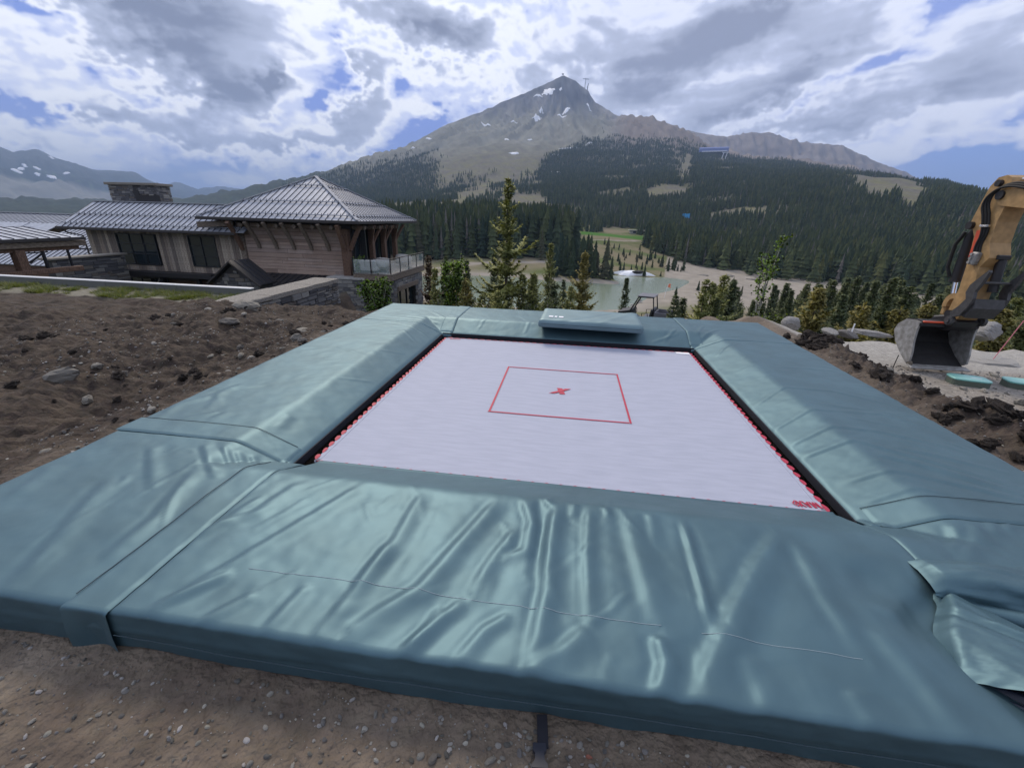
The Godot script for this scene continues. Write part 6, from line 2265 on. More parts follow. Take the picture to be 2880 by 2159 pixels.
	obj("thumb_bar", b, M["digger_grey"], t)
	b = MB.new()
	b.prism(yz([Vector2(-2.9, 0.4), Vector2(-2.74, 0.36), Vector2(-2.66, 0.5), Vector2(-2.68, 0.62), Vector2(-2.78, 0.58), Vector2(-2.85, 0.5)]), 5.23, 5.58, T, 0.01)
	obj("thumb_plate", b, M["digger_grey"], t)
	b = MB.new()
	b.tube([Vector3(5.46, 1.14, -2.84), Vector3(5.46, 0.7, -2.78)], 0.05, 14)
	obj("thumb_cylinder", b, M["digger_black"], t)
	b = MB.new()
	b.box(Vector3(5.44, 1.13, -2.83), Vector3(0.16, 0.06, 0.1), Basis.IDENTITY, 0.012)
	obj("cylinder_bracket", b, M["digger_black"], t)
	b = MB.new()
	b.box(Vector3(5.25, 1.1, -2.96), Vector3(0.07, 0.16, 0.1), Basis(Vector3.RIGHT, 0.1), 0.015)
	for k in 3: b.tube([Vector3(5.2, 1.05 + k * 0.05, -2.98), Vector3(5.28, 1.05 + k * 0.05, -2.98)], 0.02, 8)
	obj("hose_block", b, M["worn_steel"], t)
	# --- hoses down the side of the stick
	for k in 3:
		b = MB.new()
		var q := []
		for p in [Vector3(5.24, 1.93, -2.6), Vector3(5.23, 1.97, -2.85), Vector3(5.22, 1.92, -3.02), Vector3(5.22, 1.78, -3.1), Vector3(5.23, 1.6, -3.03), Vector3(5.24, 1.42, -2.98), Vector3(5.25, 1.26, -3.0), Vector3(5.25, 1.14, -2.97)]:
			q.append(p + Vector3(0.012 * k, 0.018 * k - 0.018, 0.022 * (k - 1)))
		var c := Curve3D.new()
		for i in q.size():
			var tan_: Vector3 = (q[mini(i + 1, q.size() - 1)] - q[maxi(i - 1, 0)]) * 0.2
			c.add_point(q[i], -tan_, tan_)
		b.tube(Array(c.tessellate_even_length(3, 0.05)), 0.014, 8)
		obj("hose", b, M["rubber"], t)
	b = MB.new()
	b.box(Vector3(5.245, 1.5, -3.0), Vector3(0.05, 0.03, 0.11), Basis.IDENTITY, 0.005)
	obj("hose_clamp", b, M["chrome"], t)
	# --- boom from the stick head back to the machine
	b = MB.new()
	b.prism(yz([Vector2(-3.03, 1.82), Vector2(-2.98, 1.92), Vector2(-2.7, 1.93), Vector2(-1.4, 2.3), Vector2(-0.6, 2.25), Vector2(0.5, 1.05), Vector2(0.75, 0.75), Vector2(0.62, 0.6), Vector2(0.4, 0.7), Vector2(-0.75, 1.9), Vector2(-1.4, 1.95), Vector2(-2.6, 1.7), Vector2(-2.95, 1.74)]), 5.26, 5.54, T, 0.015)
	obj("boom", b, M["digger_paint"], t)
	b = MB.new()
	b.tube([Vector3(5.4, 2.0, -3.08), Vector3(5.4, 2.06, -2.75), Vector3(5.4, 2.2, -2.2)], 0.03, 12)
	obj("stick_rod", b, M["chrome"], t)
	b = MB.new()
	b.tube([Vector3(5.4, 2.2, -2.2), Vector3(5.4, 2.48, -1.1)], 0.06, 14)
	obj("stick_cylinder", b, M["digger_black"], t)
	b = MB.new()
	b.tube([Vector3(5.4, 0.4, 0.3), Vector3(5.4, 1.5, -0.7)], 0.06, 14)
	obj("boom_cylinder", b, M["digger_black"], t)
	# --- machine body standing right of the picture
	b = MB.new()
	b.box(Vector3(5.5, 0.55, 1.75), Vector3(1.5, 0.5, 1.6), Basis.IDENTITY, 0.08)
	b.box(Vector3(6.0, 1.0, 2.1), Vector3(0.5, 0.5, 0.9), Basis.IDENTITY, 0.08)
	obj("house", b, M["digger_paint"], t)
	b = MB.new()
	for q in [[4.85, 1.05], [4.85, 2.0], [5.75, 1.05], [5.75, 2.0]]: b.box(Vector3(q[0], 1.45, q[1]), Vector3(0.06, 1.4, 0.06))
	b.box(Vector3(5.3, 2.16, 1.52), Vector3(1.05, 0.06, 1.1), Basis.IDENTITY, 0.02)
	obj("cab_frame", b, M["digger_black"], t)
	for x in [4.95, 6.05]:
		b = MB.new()
		var tr := PackedVector2Array()
		for k in 24:
			var a := TAU * k / 24.0
			tr.append(Vector2(-1.7 + 0.22 * cos(a) + (0.75 if cos(a) > 0 else -0.75), -0.12 + 0.22 * sin(a)))
		b.prism(tr, x - 0.17, x + 0.17, T, 0.01)
		obj("track", b, M["rubber"], t)
	b = MB.new()
	b.box(Vector3(5.5, 0.1, 1.7), Vector3(0.9, 0.4, 0.9), Basis.IDENTITY, 0.03)
	obj("undercarriage", b, M["digger_black"], t)


func make_utility_cart() -> void:
	var x := 4.35
	var z := -21.6
	var t := thing("utility_cart", "small dark off-road utility cart with roof frame and grey cargo bed below the far pad", "utility vehicle", Vector3(x + 0.12, -4.38, z), PI - 0.35)
	# local: +x forwards
	var b := MB.new()
	b.prism(PackedVector2Array([Vector2(0.2, 0.35), Vector2(1.3, 0.4), Vector2(1.42, 0.6), Vector2(1.35, 0.92), Vector2(0.8, 1.05), Vector2(0.62, 1.12), Vector2(0.55, 0.7), Vector2(0.2, 0.5)]), -0.6, 0.6, Transform3D.IDENTITY, 0.05)
	obj("bonnet", b, M["cart_body"], t)
	b = MB.new()
	b.box(Vector3(0.1, 0.42, 0), Vector3(1.3, 0.12, 1.3), Basis.IDENTITY, 0.03)
	obj("floor_pan", b, M["cart_body"], t)
	b = MB.new()
	b.box(Vector3(-0.25, 0.66, 0), Vector3(0.5, 0.22, 1.2), Basis.IDENTITY, 0.05)
	obj("seat", b, M["cart_grey"], t)
	b = MB.new()
	b.box(Vector3(-0.5, 0.98, 0), Vector3(0.16, 0.5, 1.2), Basis(Vector3(0, 0, 1), 0.15), 0.05)
	obj("backrest", b, M["cart_body"], t)
	for s in [-1.0, 1.0]:
		b = MB.new()
		b.tube([Vector3(0.68, 1.05, s * 0.62), Vector3(0.3, 1.86, s * 0.55), Vector3(-0.5, 1.88, s * 0.55), Vector3(-0.72, 0.6, s * 0.64)], 0.035, 8)
		obj("roll_bar", b, M["steel_dark"], t)
		b = MB.new()
		b.tube([Vector3(-0.02, 0.6, s * 0.66), Vector3(0.0, 0.98, s * 0.68), Vector3(-0.3, 1.02, s * 0.68), Vector3(-0.36, 0.7, s * 0.66)], 0.022, 6)
		obj("hip_bar", b, M["steel_dark"], t)
	b = MB.new()
	b.tube([Vector3(-0.66, 1.1, -0.6), Vector3(-0.66, 1.1, 0.6)], 0.03, 6)
	b.tube([Vector3(0.3, 1.86, -0.55), Vector3(0.3, 1.86, 0.55)], 0.03, 6)
	b.tube([Vector3(-0.5, 1.88, -0.55), Vector3(-0.5, 1.88, 0.55)], 0.03, 6)
	obj("cross_bar", b, M["steel_dark"], t)
	b = MB.new()
	b.box(Vector3(-0.1, 1.92, 0), Vector3(0.95, 0.05, 1.24), Basis(Vector3(0, 0, 1), -0.02), 0.02)
	obj("roof_panel", b, M["cart_grey"], t)
	b = MB.new()
	b.quad(Vector3(0.66, 1.1, 0.58), Vector3(0.66, 1.1, -0.58), Vector3(0.32, 1.82, -0.53), Vector3(0.32, 1.82, 0.53))
	obj("windscreen", b, M["clear_glass"], t)
	# cargo bed: four walls and a floor
	b = MB.new()
	b.box(Vector3(-1.15, 0.78, 0), Vector3(0.9, 0.06, 1.3))
	for s in [-1.0, 1.0]: b.box(Vector3(-1.15, 0.95, s * 0.65), Vector3(0.96, 0.32, 0.06), Basis.IDENTITY, 0.015)
	b.box(Vector3(-0.7, 0.95, 0), Vector3(0.06, 0.32, 1.24), Basis.IDENTITY, 0.015)
	b.box(Vector3(-1.6, 0.95, 0), Vector3(0.06, 0.32, 1.24), Basis.IDENTITY, 0.015)
	obj("cargo_bed", b, M["cart_grey"], t)
	b = MB.new()
	var ring := []
	for k in 13: ring.append(Vector3(0.42 + 0.06 * sin(TAU * k / 12.0), 1.12 + 0.16 * sin(TAU * k / 12.0), -0.3 + 0.17 * cos(TAU * k / 12.0)))
	b.tube(ring, 0.018, 6, false)
	b.tube([Vector3(0.42, 1.12, -0.3), Vector3(0.62, 0.98, -0.3)], 0.02, 6)
	obj("steering_wheel", b, M["rubber"], t)
	for q in [[0.95, 0.62], [0.95, -0.62], [-1.1, 0.62], [-1.1, -0.62]]:
		var w := node("wheel", t)
		b = MB.new()
		b.lathe([Vector2(0.17, -0.12), Vector2(0.3, -0.12), Vector2(0.325, -0.08), Vector2(0.325, 0.08), Vector2(0.3, 0.12), Vector2(0.17, 0.12)], 20, Transform3D(Basis(Vector3.RIGHT, PI / 2), Vector3(q[0], 0.325, q[1])))
		obj("tyre", b, M["rubber"], w)
		b = MB.new()
		b.lathe([Vector2(0.0, -0.06), Vector2(0.12, -0.07), Vector2(0.18, -0.11), Vector2(0.18, 0.11), Vector2(0.12, 0.07), Vector2(0.0, 0.06)], 16, Transform3D(Basis(Vector3.RIGHT, PI / 2), Vector3(q[0], 0.325, q[1])))
		obj("rim", b, M["cart_grey"], w)


# ---------------------------------------------------------------- trees
func conifer_far(seed_: int, tiers: int, sides: int) -> ArrayMesh:
	# a narrow spruce one unit tall: ragged overlapping skirts on a spindle
	var r := rnd(seed_)
	var b := MB.new()
	for k in tiers:
		var u := float(k) / tiers
		var y0 := 0.06 + 0.9 * u
		var y1 := minf(y0 + 1.7 / tiers, 1.0)
		var rad := 0.14 * pow(1.0 - u, 0.75) * r.randf_range(0.8, 1.2) + 0.012
		var a0 := r.randf() * TAU
		var c := r.randf_range(0.75, 1.25)
		var tip := Vector3(r.randf_range(-0.006, 0.006), y1, r.randf_range(-0.006, 0.006))
		var ring := []
		for s in sides:
			var a := a0 + TAU * s / sides
			var q := rad * (r.randf_range(0.55, 0.8) if s % 2 else r.randf_range(0.95, 1.3))
			ring.append(Vector3(cos(a) * q, y0 - (0.0 if s % 2 else 0.02), sin(a) * q))
		for s in sides:
			b.col = Color(c, c, c) * r.randf_range(0.8, 1.2)
			b.tri(tip, ring[(s + 1) % sides], ring[s])
	b.col = Color(1.4, 1.1, 1.0)
	b.tube([Vector3(0, 0, 0), Vector3(0, 0.3, 0)], 0.012, 4, false)
	return b.mesh()


# a spruce with whorls of drooping boughs carrying needle sprays. Returns [trunk, crown]
func spruce(seed_: int, H: float, R: float, gap: float, col_a: Color, col_b: Color, first := 0.1, thin := 1.0, spray := 1.0, tier := 0.0, layered := 0.0) -> Array:
	var r := rnd(seed_)
	var tr := MB.new()
	tr.tube([Vector3(0, -0.3, 0), Vector3(0.01, H * 0.3, 0), Vector3(-0.01, H * 0.7, 0.01), Vector3(0, H, 0)], [0.028 * H * 0.55, 0.022 * H * 0.5, 0.012 * H * 0.5, 0.012], 8, false)
	var v := PackedVector3Array()
	var n := PackedVector3Array()
	var c := PackedColorArray()
	var y := H * first
	while y < H * 0.985:
		var u := y / H
		var rad := R * pow(1.0 - u, 0.85) * r.randf_range(0.55, 1.22) + 0.06
		if tier > 0.0:
			# boughs gathered in flat layers with the stem showing between them
			var ph := fposmod((H - y) / tier + 0.12 * sin(y * 2.3), 1.0)
			rad *= lerpf(1.0, 0.22 + 0.95 * exp(-pow((ph - 0.5) / 0.2, 2.0)), layered)
		var arms := int(lerpf(9.0, 6.0, u))
		var a0 := r.randf() * TAU
		for k in arms:
			if r.randf() > thin: continue
			var a := a0 + TAU * k / arms + r.randf_range(-0.25, 0.25)
			var L := rad * r.randf_range(0.5, 1.15)
			var dir := Vector3(cos(a), 0, sin(a))
			var rise := lerpf(-0.05, 0.5, u)
			var y0 := y + r.randf_range(-0.08, 0.08) * gap
			var shade := r.randf()
			var steps := maxi(3, int(L / (0.11 * spray)))
			var p0 := Vector3(0, y0, 0)
			for s in steps:
				var w := (s + 0.8) / steps
				# bough: out, sagging, tip lifting
				var p := p0 + dir * (L * w) + Vector3(0, L * (rise * w - 0.34 * sin(w * 2.6) * (1.0 - u * 0.7) + 0.16 * w * w), 0)
				var fwd := (dir * L + Vector3(0, L * (rise - 0.88 * cos(w * 2.6) * (1.0 - u * 0.7) + 0.32 * w), 0)).normalized()
				var sidew := fwd.cross(Vector3.UP).normalized()
				var len_ := (0.2 + 0.12 * L) * spray * (1.15 - 0.65 * w) * r.randf_range(0.8, 1.25)
				for sg in [-1.0, 1.0, -0.55, 0.6, -0.25, 0.3, 0.0]:
					if sg == 0.0 and s < steps - 1 and r.randf() < 0.3: continue
					var d: Vector3 = (fwd * (0.75 if sg != 0.0 else 1.0) + sidew * sg * 0.8 + Vector3(0, r.randf_range(-0.55, 0.3), 0)).normalized()
					var wd := d.cross(Vector3.UP + sidew * r.randf_range(-0.6, 0.6)).normalized() * len_ * 0.17
					var lift := Vector3(0, r.randf_range(0.0, 0.05) * spray, 0)
					var q0 := p - wd * 0.4
					var q1 := p + wd * 0.4
					var m0 := p + d * len_ * 0.5 - wd + lift
					var m1 := p + d * len_ * 0.5 + wd + lift
					var tip := p + d * len_ - Vector3(0, 0.05 * len_, 0)
					var nn := (Vector3.UP * 0.9 + dir * 0.5 + Vector3(r.randf_range(-0.3, 0.3), 0, r.randf_range(-0.3, 0.3))).normalized()
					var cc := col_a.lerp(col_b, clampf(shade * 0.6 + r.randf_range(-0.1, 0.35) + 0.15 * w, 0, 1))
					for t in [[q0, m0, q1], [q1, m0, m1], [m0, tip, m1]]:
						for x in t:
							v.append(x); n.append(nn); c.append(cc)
		y += gap * r.randf_range(0.75, 1.3) * (1.15 - 0.45 * u)
	# leader
	for k in 6:
		var a := k * 1.1
		var d := Vector3(cos(a) * 0.35, 0.9, sin(a) * 0.35).normalized()
		var p := Vector3(0, H * (0.955 + 0.008 * k), 0)
		var wd := d.cross(Vector3(sin(a), 0, cos(a))).normalized() * 0.025
		for x in [p - wd, p + d * 0.16, p + wd]:
			v.append(x); n.append(Vector3(cos(a), 0.6, sin(a)).normalized()); c.append(col_b)
	var arr := []
	arr.resize(Mesh.ARRAY_MAX)
	arr[Mesh.ARRAY_VERTEX] = v
	arr[Mesh.ARRAY_NORMAL] = n
	arr[Mesh.ARRAY_COLOR] = c
	var am := ArrayMesh.new()
	am.add_surface_from_arrays(Mesh.PRIMITIVE_TRIANGLES, arr)
	return [tr, am]


# a young aspen or shrub: forked stems carrying single leaves
func leafy(seed_: int, H: float, R: float, stems: int, leaves: int, leaf: float, from: float, col_a: Color, col_b: Color) -> Array:
	var r := rnd(seed_)
	var tr := MB.new()
	var tips := []
	for s in stems:
		var a := TAU * s / stems + r.randf_range(-0.4, 0.4)
		var lean := R * r.randf_range(0.15, 0.75) if stems > 1 else 0.05
		var h := H * r.randf_range(0.75, 1.0) if s else H
		var q := []
		for k in 6:
			var u := k / 5.0
			q.append(Vector3(cos(a) * lean * u * u + r.randf_range(-0.03, 0.03) * u, h * u - (0.2 if k == 0 else 0.0), sin(a) * lean * u * u + r.randf_range(-0.03, 0.03) * u))
		var rr := []
		for k in 6: rr.append(lerpf(0.011 * H, 0.002 * H, k / 5.0))
		tr.tube(q, rr, 6, false)
		for k in 14:
			var u := r.randf_range(from, 0.98)
			var i := mini(int(u * 5.0), 4)
			var p: Vector3 = q[i].lerp(q[i + 1], u * 5.0 - i)
			var b := r.randf() * TAU
			var e := p + Vector3(cos(b), r.randf_range(0.3, 1.1), sin(b)) * R * r.randf_range(0.25, 0.6) * (1.25 - u)
			tr.tube([p, p.lerp(e, 0.5) + Vector3(0, -0.02, 0), e], [0.0028 * H, 0.002 * H, 0.001 * H], 4, false)
			for t in 4: tips.append(p.lerp(e, 0.25 + 0.25 * t))
	var v := PackedVector3Array()
	var n := PackedVector3Array()
	var c := PackedColorArray()
	for k in leaves:
		var p: Vector3 = tips[r.randi() % tips.size()] + Vector3(r.randfn(0, 1), r.randfn(0, 1), r.randfn(0, 1)) * R * 0.1
		var d := Vector3(r.randf_range(-1, 1), r.randf_range(-0.9, 0.5), r.randf_range(-1, 1)).normalized()
		var w := d.cross(Vector3(r.randf_range(-1, 1), r.randf_range(-1, 1), r.randf_range(-1, 1))).normalized()
		var l := leaf * r.randf_range(0.7, 1.3)
		var nn := d.cross(w).normalized()
		if nn.y < 0: nn = -nn
		nn = (nn + Vector3(0, 0.5, 0)).normalized()
		var cc := col_a.lerp(col_b, r.randf())
		for x in [p, p + d * l * 0.55 + w * l * 0.42, p + d * l, p, p + d * l, p + d * l * 0.55 - w * l * 0.42]:
			v.append(x); n.append(nn); c.append(cc)
	var arr := []
	arr.resize(Mesh.ARRAY_MAX)
	arr[Mesh.ARRAY_VERTEX] = v
	arr[Mesh.ARRAY_NORMAL] = n
	arr[Mesh.ARRAY_COLOR] = c
	var am := ArrayMesh.new()
	am.add_surface_from_arrays(Mesh.PRIMITIVE_TRIANGLES, arr)
	return [tr, am]


func plant(called: String, parts: Array, bark: String, leafm: String, label: String, category: String, at: Vector3, turn := 0.0, group := "") -> Node3D:
	var t := thing(called, label, category, at, turn, group)
	obj("trunk" if category != "shrub" else "stems", parts[0], M[bark], t)
	obj("crown", parts[1], M[leafm], t)
	return t


func make_near_trees() -> void:
	var olive_a := Color(0.115, 0.14, 0.045)
	var olive_b := Color(0.34, 0.35, 0.11)
	var dark_a := Color(0.045, 0.068, 0.036)
	var dark_b := Color(0.14, 0.175, 0.07)
	var gold_a := Color(0.13, 0.125, 0.04)
	var gold_b := Color(0.36, 0.31, 0.09)
	# the tall spruce behind the far pad, open whorls with gaps
	var g := ground(-3.5, -20.6)
	plant("spruce_tree", spruce(501, 3.36 - g, 2.9, 0.2, olive_a, olive_b, 0.04, 0.72, 1.15, 1.02, 1.0), "bark", "needles", "tallest olive green spruce behind the far pad, with open tiers of boughs", "tree", Vector3(-3.5, g, -20.6))
	# others one by one: x, z, height of the top, spread, colouring, label
	var list := [
		[-1.4, -28.1, -0.19, 0.85, 0, "slim olive spruce right of the tallest spruce, before the lake"],
		[0.9, -24.0, -0.38, 1.1, 1, "yellowish spruce left of the lake's open water, behind the landing mat"],
		[4.1, -27.9, -2.33, 0.5, 2, "small dark spruce in front of the lake, left of the utility cart"],
		[5.1, -17.5, -1.79, 0.5, 2, "stubby young pine close behind the cart's cargo bed"],
		[5.7, -18.4, -2.08, 0.3, 2, "thin young pine just right of the stubby one behind the cart"],
		[6.5, -17.9, -1.06, 0.8, 0, "spreading green spruce second right of the cart"],
		[8.1, -20.3, -1.06, 1.0, 0, "broad green spruce left of the pale leafless aspen stems"],
		[10.1, -24.6, -1.7, 0.7, 2, "narrow dark spruce behind the broad one near the aspen"],
		[8.3, -11.9, -0.5, 1.0, 1, "golden green spruce standing just behind the road's big boulder"],
		[9.1, -10.8, -0.76, 0.85, 1, "low golden spruce at the road edge left of the bucket"],
		[11.0, -12.0, -0.99, 0.9, 1, "bushy golden spruce close behind the digger bucket"],
		[12.8, -13.3, -1.03, 0.9, 1, "golden spruce partly hidden by the digger stick"],
		[18.1, -24.6, -1.52, 0.9, 2, "dark spruce beyond the golden ones, left of the digger"],
		[13.0, -18.5, -1.57, 0.8, 2, "mid green spruce between two golden spruces by the road"],
		[21.4, -25.0, -1.51, 1.0, 2, "dark spruce behind the bucket cylinder"],
		[-9.0, -23.6, -1.0, 0.8, 3, "reddish dying spruce right beside the lodge deck"],
		[-6.8, -24.9, -1.23, 0.9, 2, "dark green spruce behind the bright leafy aspen"],
		[-7.9, -21.4, -1.45, 0.8, 0, "olive spruce between the lodge deck and the bright aspen"],
		[-2.6, -20.9, -1.56, 0.95, 0, "olive spruce touching the right side of the tallest one"],
		[-2.2, -22.9, -2.06, 0.9, 2, "dark low spruce behind the foot of the tallest one"],
		[-0.4, -33.5, -3.33, 0.9, 2, "small dark spruce far down by the near lake shore"],
		[-4.6, -19.2, -2.6, 1.1, 0, "low spreading spruce at the left foot of the tallest one"],
		[12.3, -10.1, -0.64, 0.8, 1, "golden green spruce right of the digger arm near the road"],
		[-5.6, -19.6, -1.75, 0.9, 1, "yellowish young spruce in the thicket left of the tallest one's stem"],
		[-3.6, -18.4, -2.15, 1.2, 0, "low wide spruce right in front of the tallest one's stem"],
		[-1.9, -20.2, -1.35, 0.9, 0, "full olive spruce between the tallest one and the slim one"],
		[-0.8, -21.8, -2.0, 0.9, 2, "dark young spruce under the slim olive one"],
		[0.2, -22.5, -2.3, 0.8, 0, "low olive spruce left of the yellowish one behind the landing mat"],
		[-8.4, -25.5, -1.1, 1.0, 2, "dark spruce behind the reddish dying one by the deck"],
		[-5.2, -26.5, -0.9, 1.1, 2, "dark tall spruce behind the bright leafy aspen's right side"],
		[7.2, -19.2, -1.35, 0.9, 0, "full green spruce between the two spreading ones right of the cart"],
		[9.0, -21.5, -1.5, 0.9, 2, "dark full spruce just left of the aspen stems"],
		[16.9, -14.9, -0.9, 1.0, 0, "olive spruce at the right edge behind the digger thumb"],
	]
	for i in list.size():
		var a = list[i]
		var gy := ground(a[0], a[1])
		var H: float = maxf(a[2] - gy, 1.2)
		var cols: Array = [[olive_a, olive_b], [gold_a, gold_b], [dark_a, dark_b], [Color(0.07, 0.045, 0.025), Color(0.13, 0.085, 0.05)]][a[4]]
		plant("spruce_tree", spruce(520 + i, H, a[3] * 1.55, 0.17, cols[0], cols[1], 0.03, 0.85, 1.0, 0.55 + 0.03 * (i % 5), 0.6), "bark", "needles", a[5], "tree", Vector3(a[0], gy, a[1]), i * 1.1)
	# aspens and shrubs in fresh leaf
	var leaf_a := Color(0.11, 0.19, 0.04)
	var leaf_b := Color(0.3, 0.42, 0.11)
	g = ground(-6.5, -20.9)
	plant("aspen_tree", leafy(561, -0.38 - g, 1.25, 4, 4200, 0.12, 0.2, leaf_a, leaf_b), "aspen_bark", "leaves", "bright green young aspen between the lodge deck and the tallest spruce", "tree", Vector3(-6.5, g, -20.9))
	g = ground(-7.3, -21.2)
	plant("aspen_tree", leafy(562, -1.0 - g, 0.5, 2, 700, 0.1, 0.4, leaf_a, leaf_b), "aspen_bark", "leaves", "slender green aspen just left of the bright one", "tree", Vector3(-7.35, g, -21.2))
	g = ground(5.8, -10.1)
	plant("aspen_tree", leafy(563, 1.2 - g, 0.55, 3, 620, 0.075, 0.55, leaf_a, leaf_b), "aspen_bark", "leaves", "sparse tall aspen with pale stems and leaves only near its top, right of centre", "tree", Vector3(5.75, g, -10.1), 0.4)
	g = ground(-9.4, -16.8)
	plant("shrub", leafy(564, -1.55 - g, 1.25, 9, 5200, 0.1, 0.1, leaf_a, Color(0.14, 0.22, 0.06)), "aspen_bark", "leaves", "rounded green shrub in front of the stone foot of the lodge deck", "shrub", Vector3(-9.6, g, -17.2))
	plant("shrub", leafy(565, 1.0, 0.5, 6, 900, 0.09, 0.1, leaf_a, leaf_b), "aspen_bark", "leaves", "green potted plant behind the glass at the lodge deck corner", "shrub", Vector3(-13.2, -2.05, -22.5))
	var shrubs := [[5.2, -9.0, 0.9, 0.6, "grey green shrub under the sparse aspen"], [6.3, -9.8, 1.0, 0.7, "leafy shrub right of the sparse aspen's stems"], [7.0, -10.6, 0.8, 0.6, "low shrub beside the big pale boulder"], [-5.4, -18.4, 1.7, 0.8, "light green shrub at the foot of the bright aspen"], [-2.0, -19.0, 1.5, 0.7, "soft green shrub right of the tallest spruce's foot"], [-7.0, -19.0, 2.0, 0.9, "yellow green shrub between the deck and the bright aspen"], [-1.0, -18.2, 1.7, 0.8, "pale green shrub before the slim olive spruce"], [4.4, -9.6, 0.7, 0.5, "thin grey shrub behind the far right pad corner"]]
	for i in shrubs.size():
		var a = shrubs[i]
		g = ground(a[0], a[1])
		plant("shrub", leafy(570 + i, a[2] + 0.3, a[3], 7, 1100, 0.07, 0.12, Color(0.07, 0.1, 0.035), Color(0.17, 0.21, 0.08)), "aspen_bark", "leaves", a[4], "shrub", Vector3(a[0], g, a[1]))
	# the slope below the road, in rough rows of dark conifers
	var protos := []
	for k in 5: protos.append(spruce(590 + k, 6.0, 1.4 + 0.14 * k, 0.22, dark_a, dark_b.lerp(olive_b, 0.1 * k), 0.03, 0.9, 1.35, 0.6, 0.5))
	var r := rnd(77)
	var n := 0
	var made := {}
	var tries := 0
	while n < 210 and tries < 8000:
		tries += 1
		var az := r.randf_range(17.0, 53.0)
		var d := lerpf(17.0, 118.0, pow(r.randf(), 0.9))
		if az < 26.0 and d > 75.0 and r.randf() < 0.75: continue
		var x := EYE.x + d * sin(deg_to_rad(az))
		var z := EYE.z - d * cos(deg_to_rad(az))
		var gy := ground(x, z)
		# they stop short of hiding the pale flats beyond
		var H := minf(1.43 - d * lerpf(0.125, 0.085, sstep(20.0, 34.0, az)) - gy, 9.0) * r.randf_range(0.62, 1.08)
		if H < 2.2: continue
		var k := r.randi() % 5
		var s := H / 6.0
		var lab := "%s conifer %s, %s" % ["tall dark" if H > 5.5 else "low dark", "just below the road" if d < 45.0 else "far down the slope", "behind the digger" if az > 37.0 else ("behind the bucket" if az > 30.0 else "behind the sparse aspen")]
		var grp := "conifers on the slope below the road"
		if not made.has(k):
			made[k] = plant("conifer_tree", protos[k], "bark", "needles", lab, "tree", Vector3(x, gy, z), r.randf() * TAU, grp)
			made[k].scale = Vector3(s, s, s)
		else:
			dup(made[k], "conifer_tree", Vector3(x, gy, z), r.randf() * TAU, Vector3(s * r.randf_range(0.8, 1.1), s, s * r.randf_range(0.8, 1.1)), lab, grp)
		n += 1


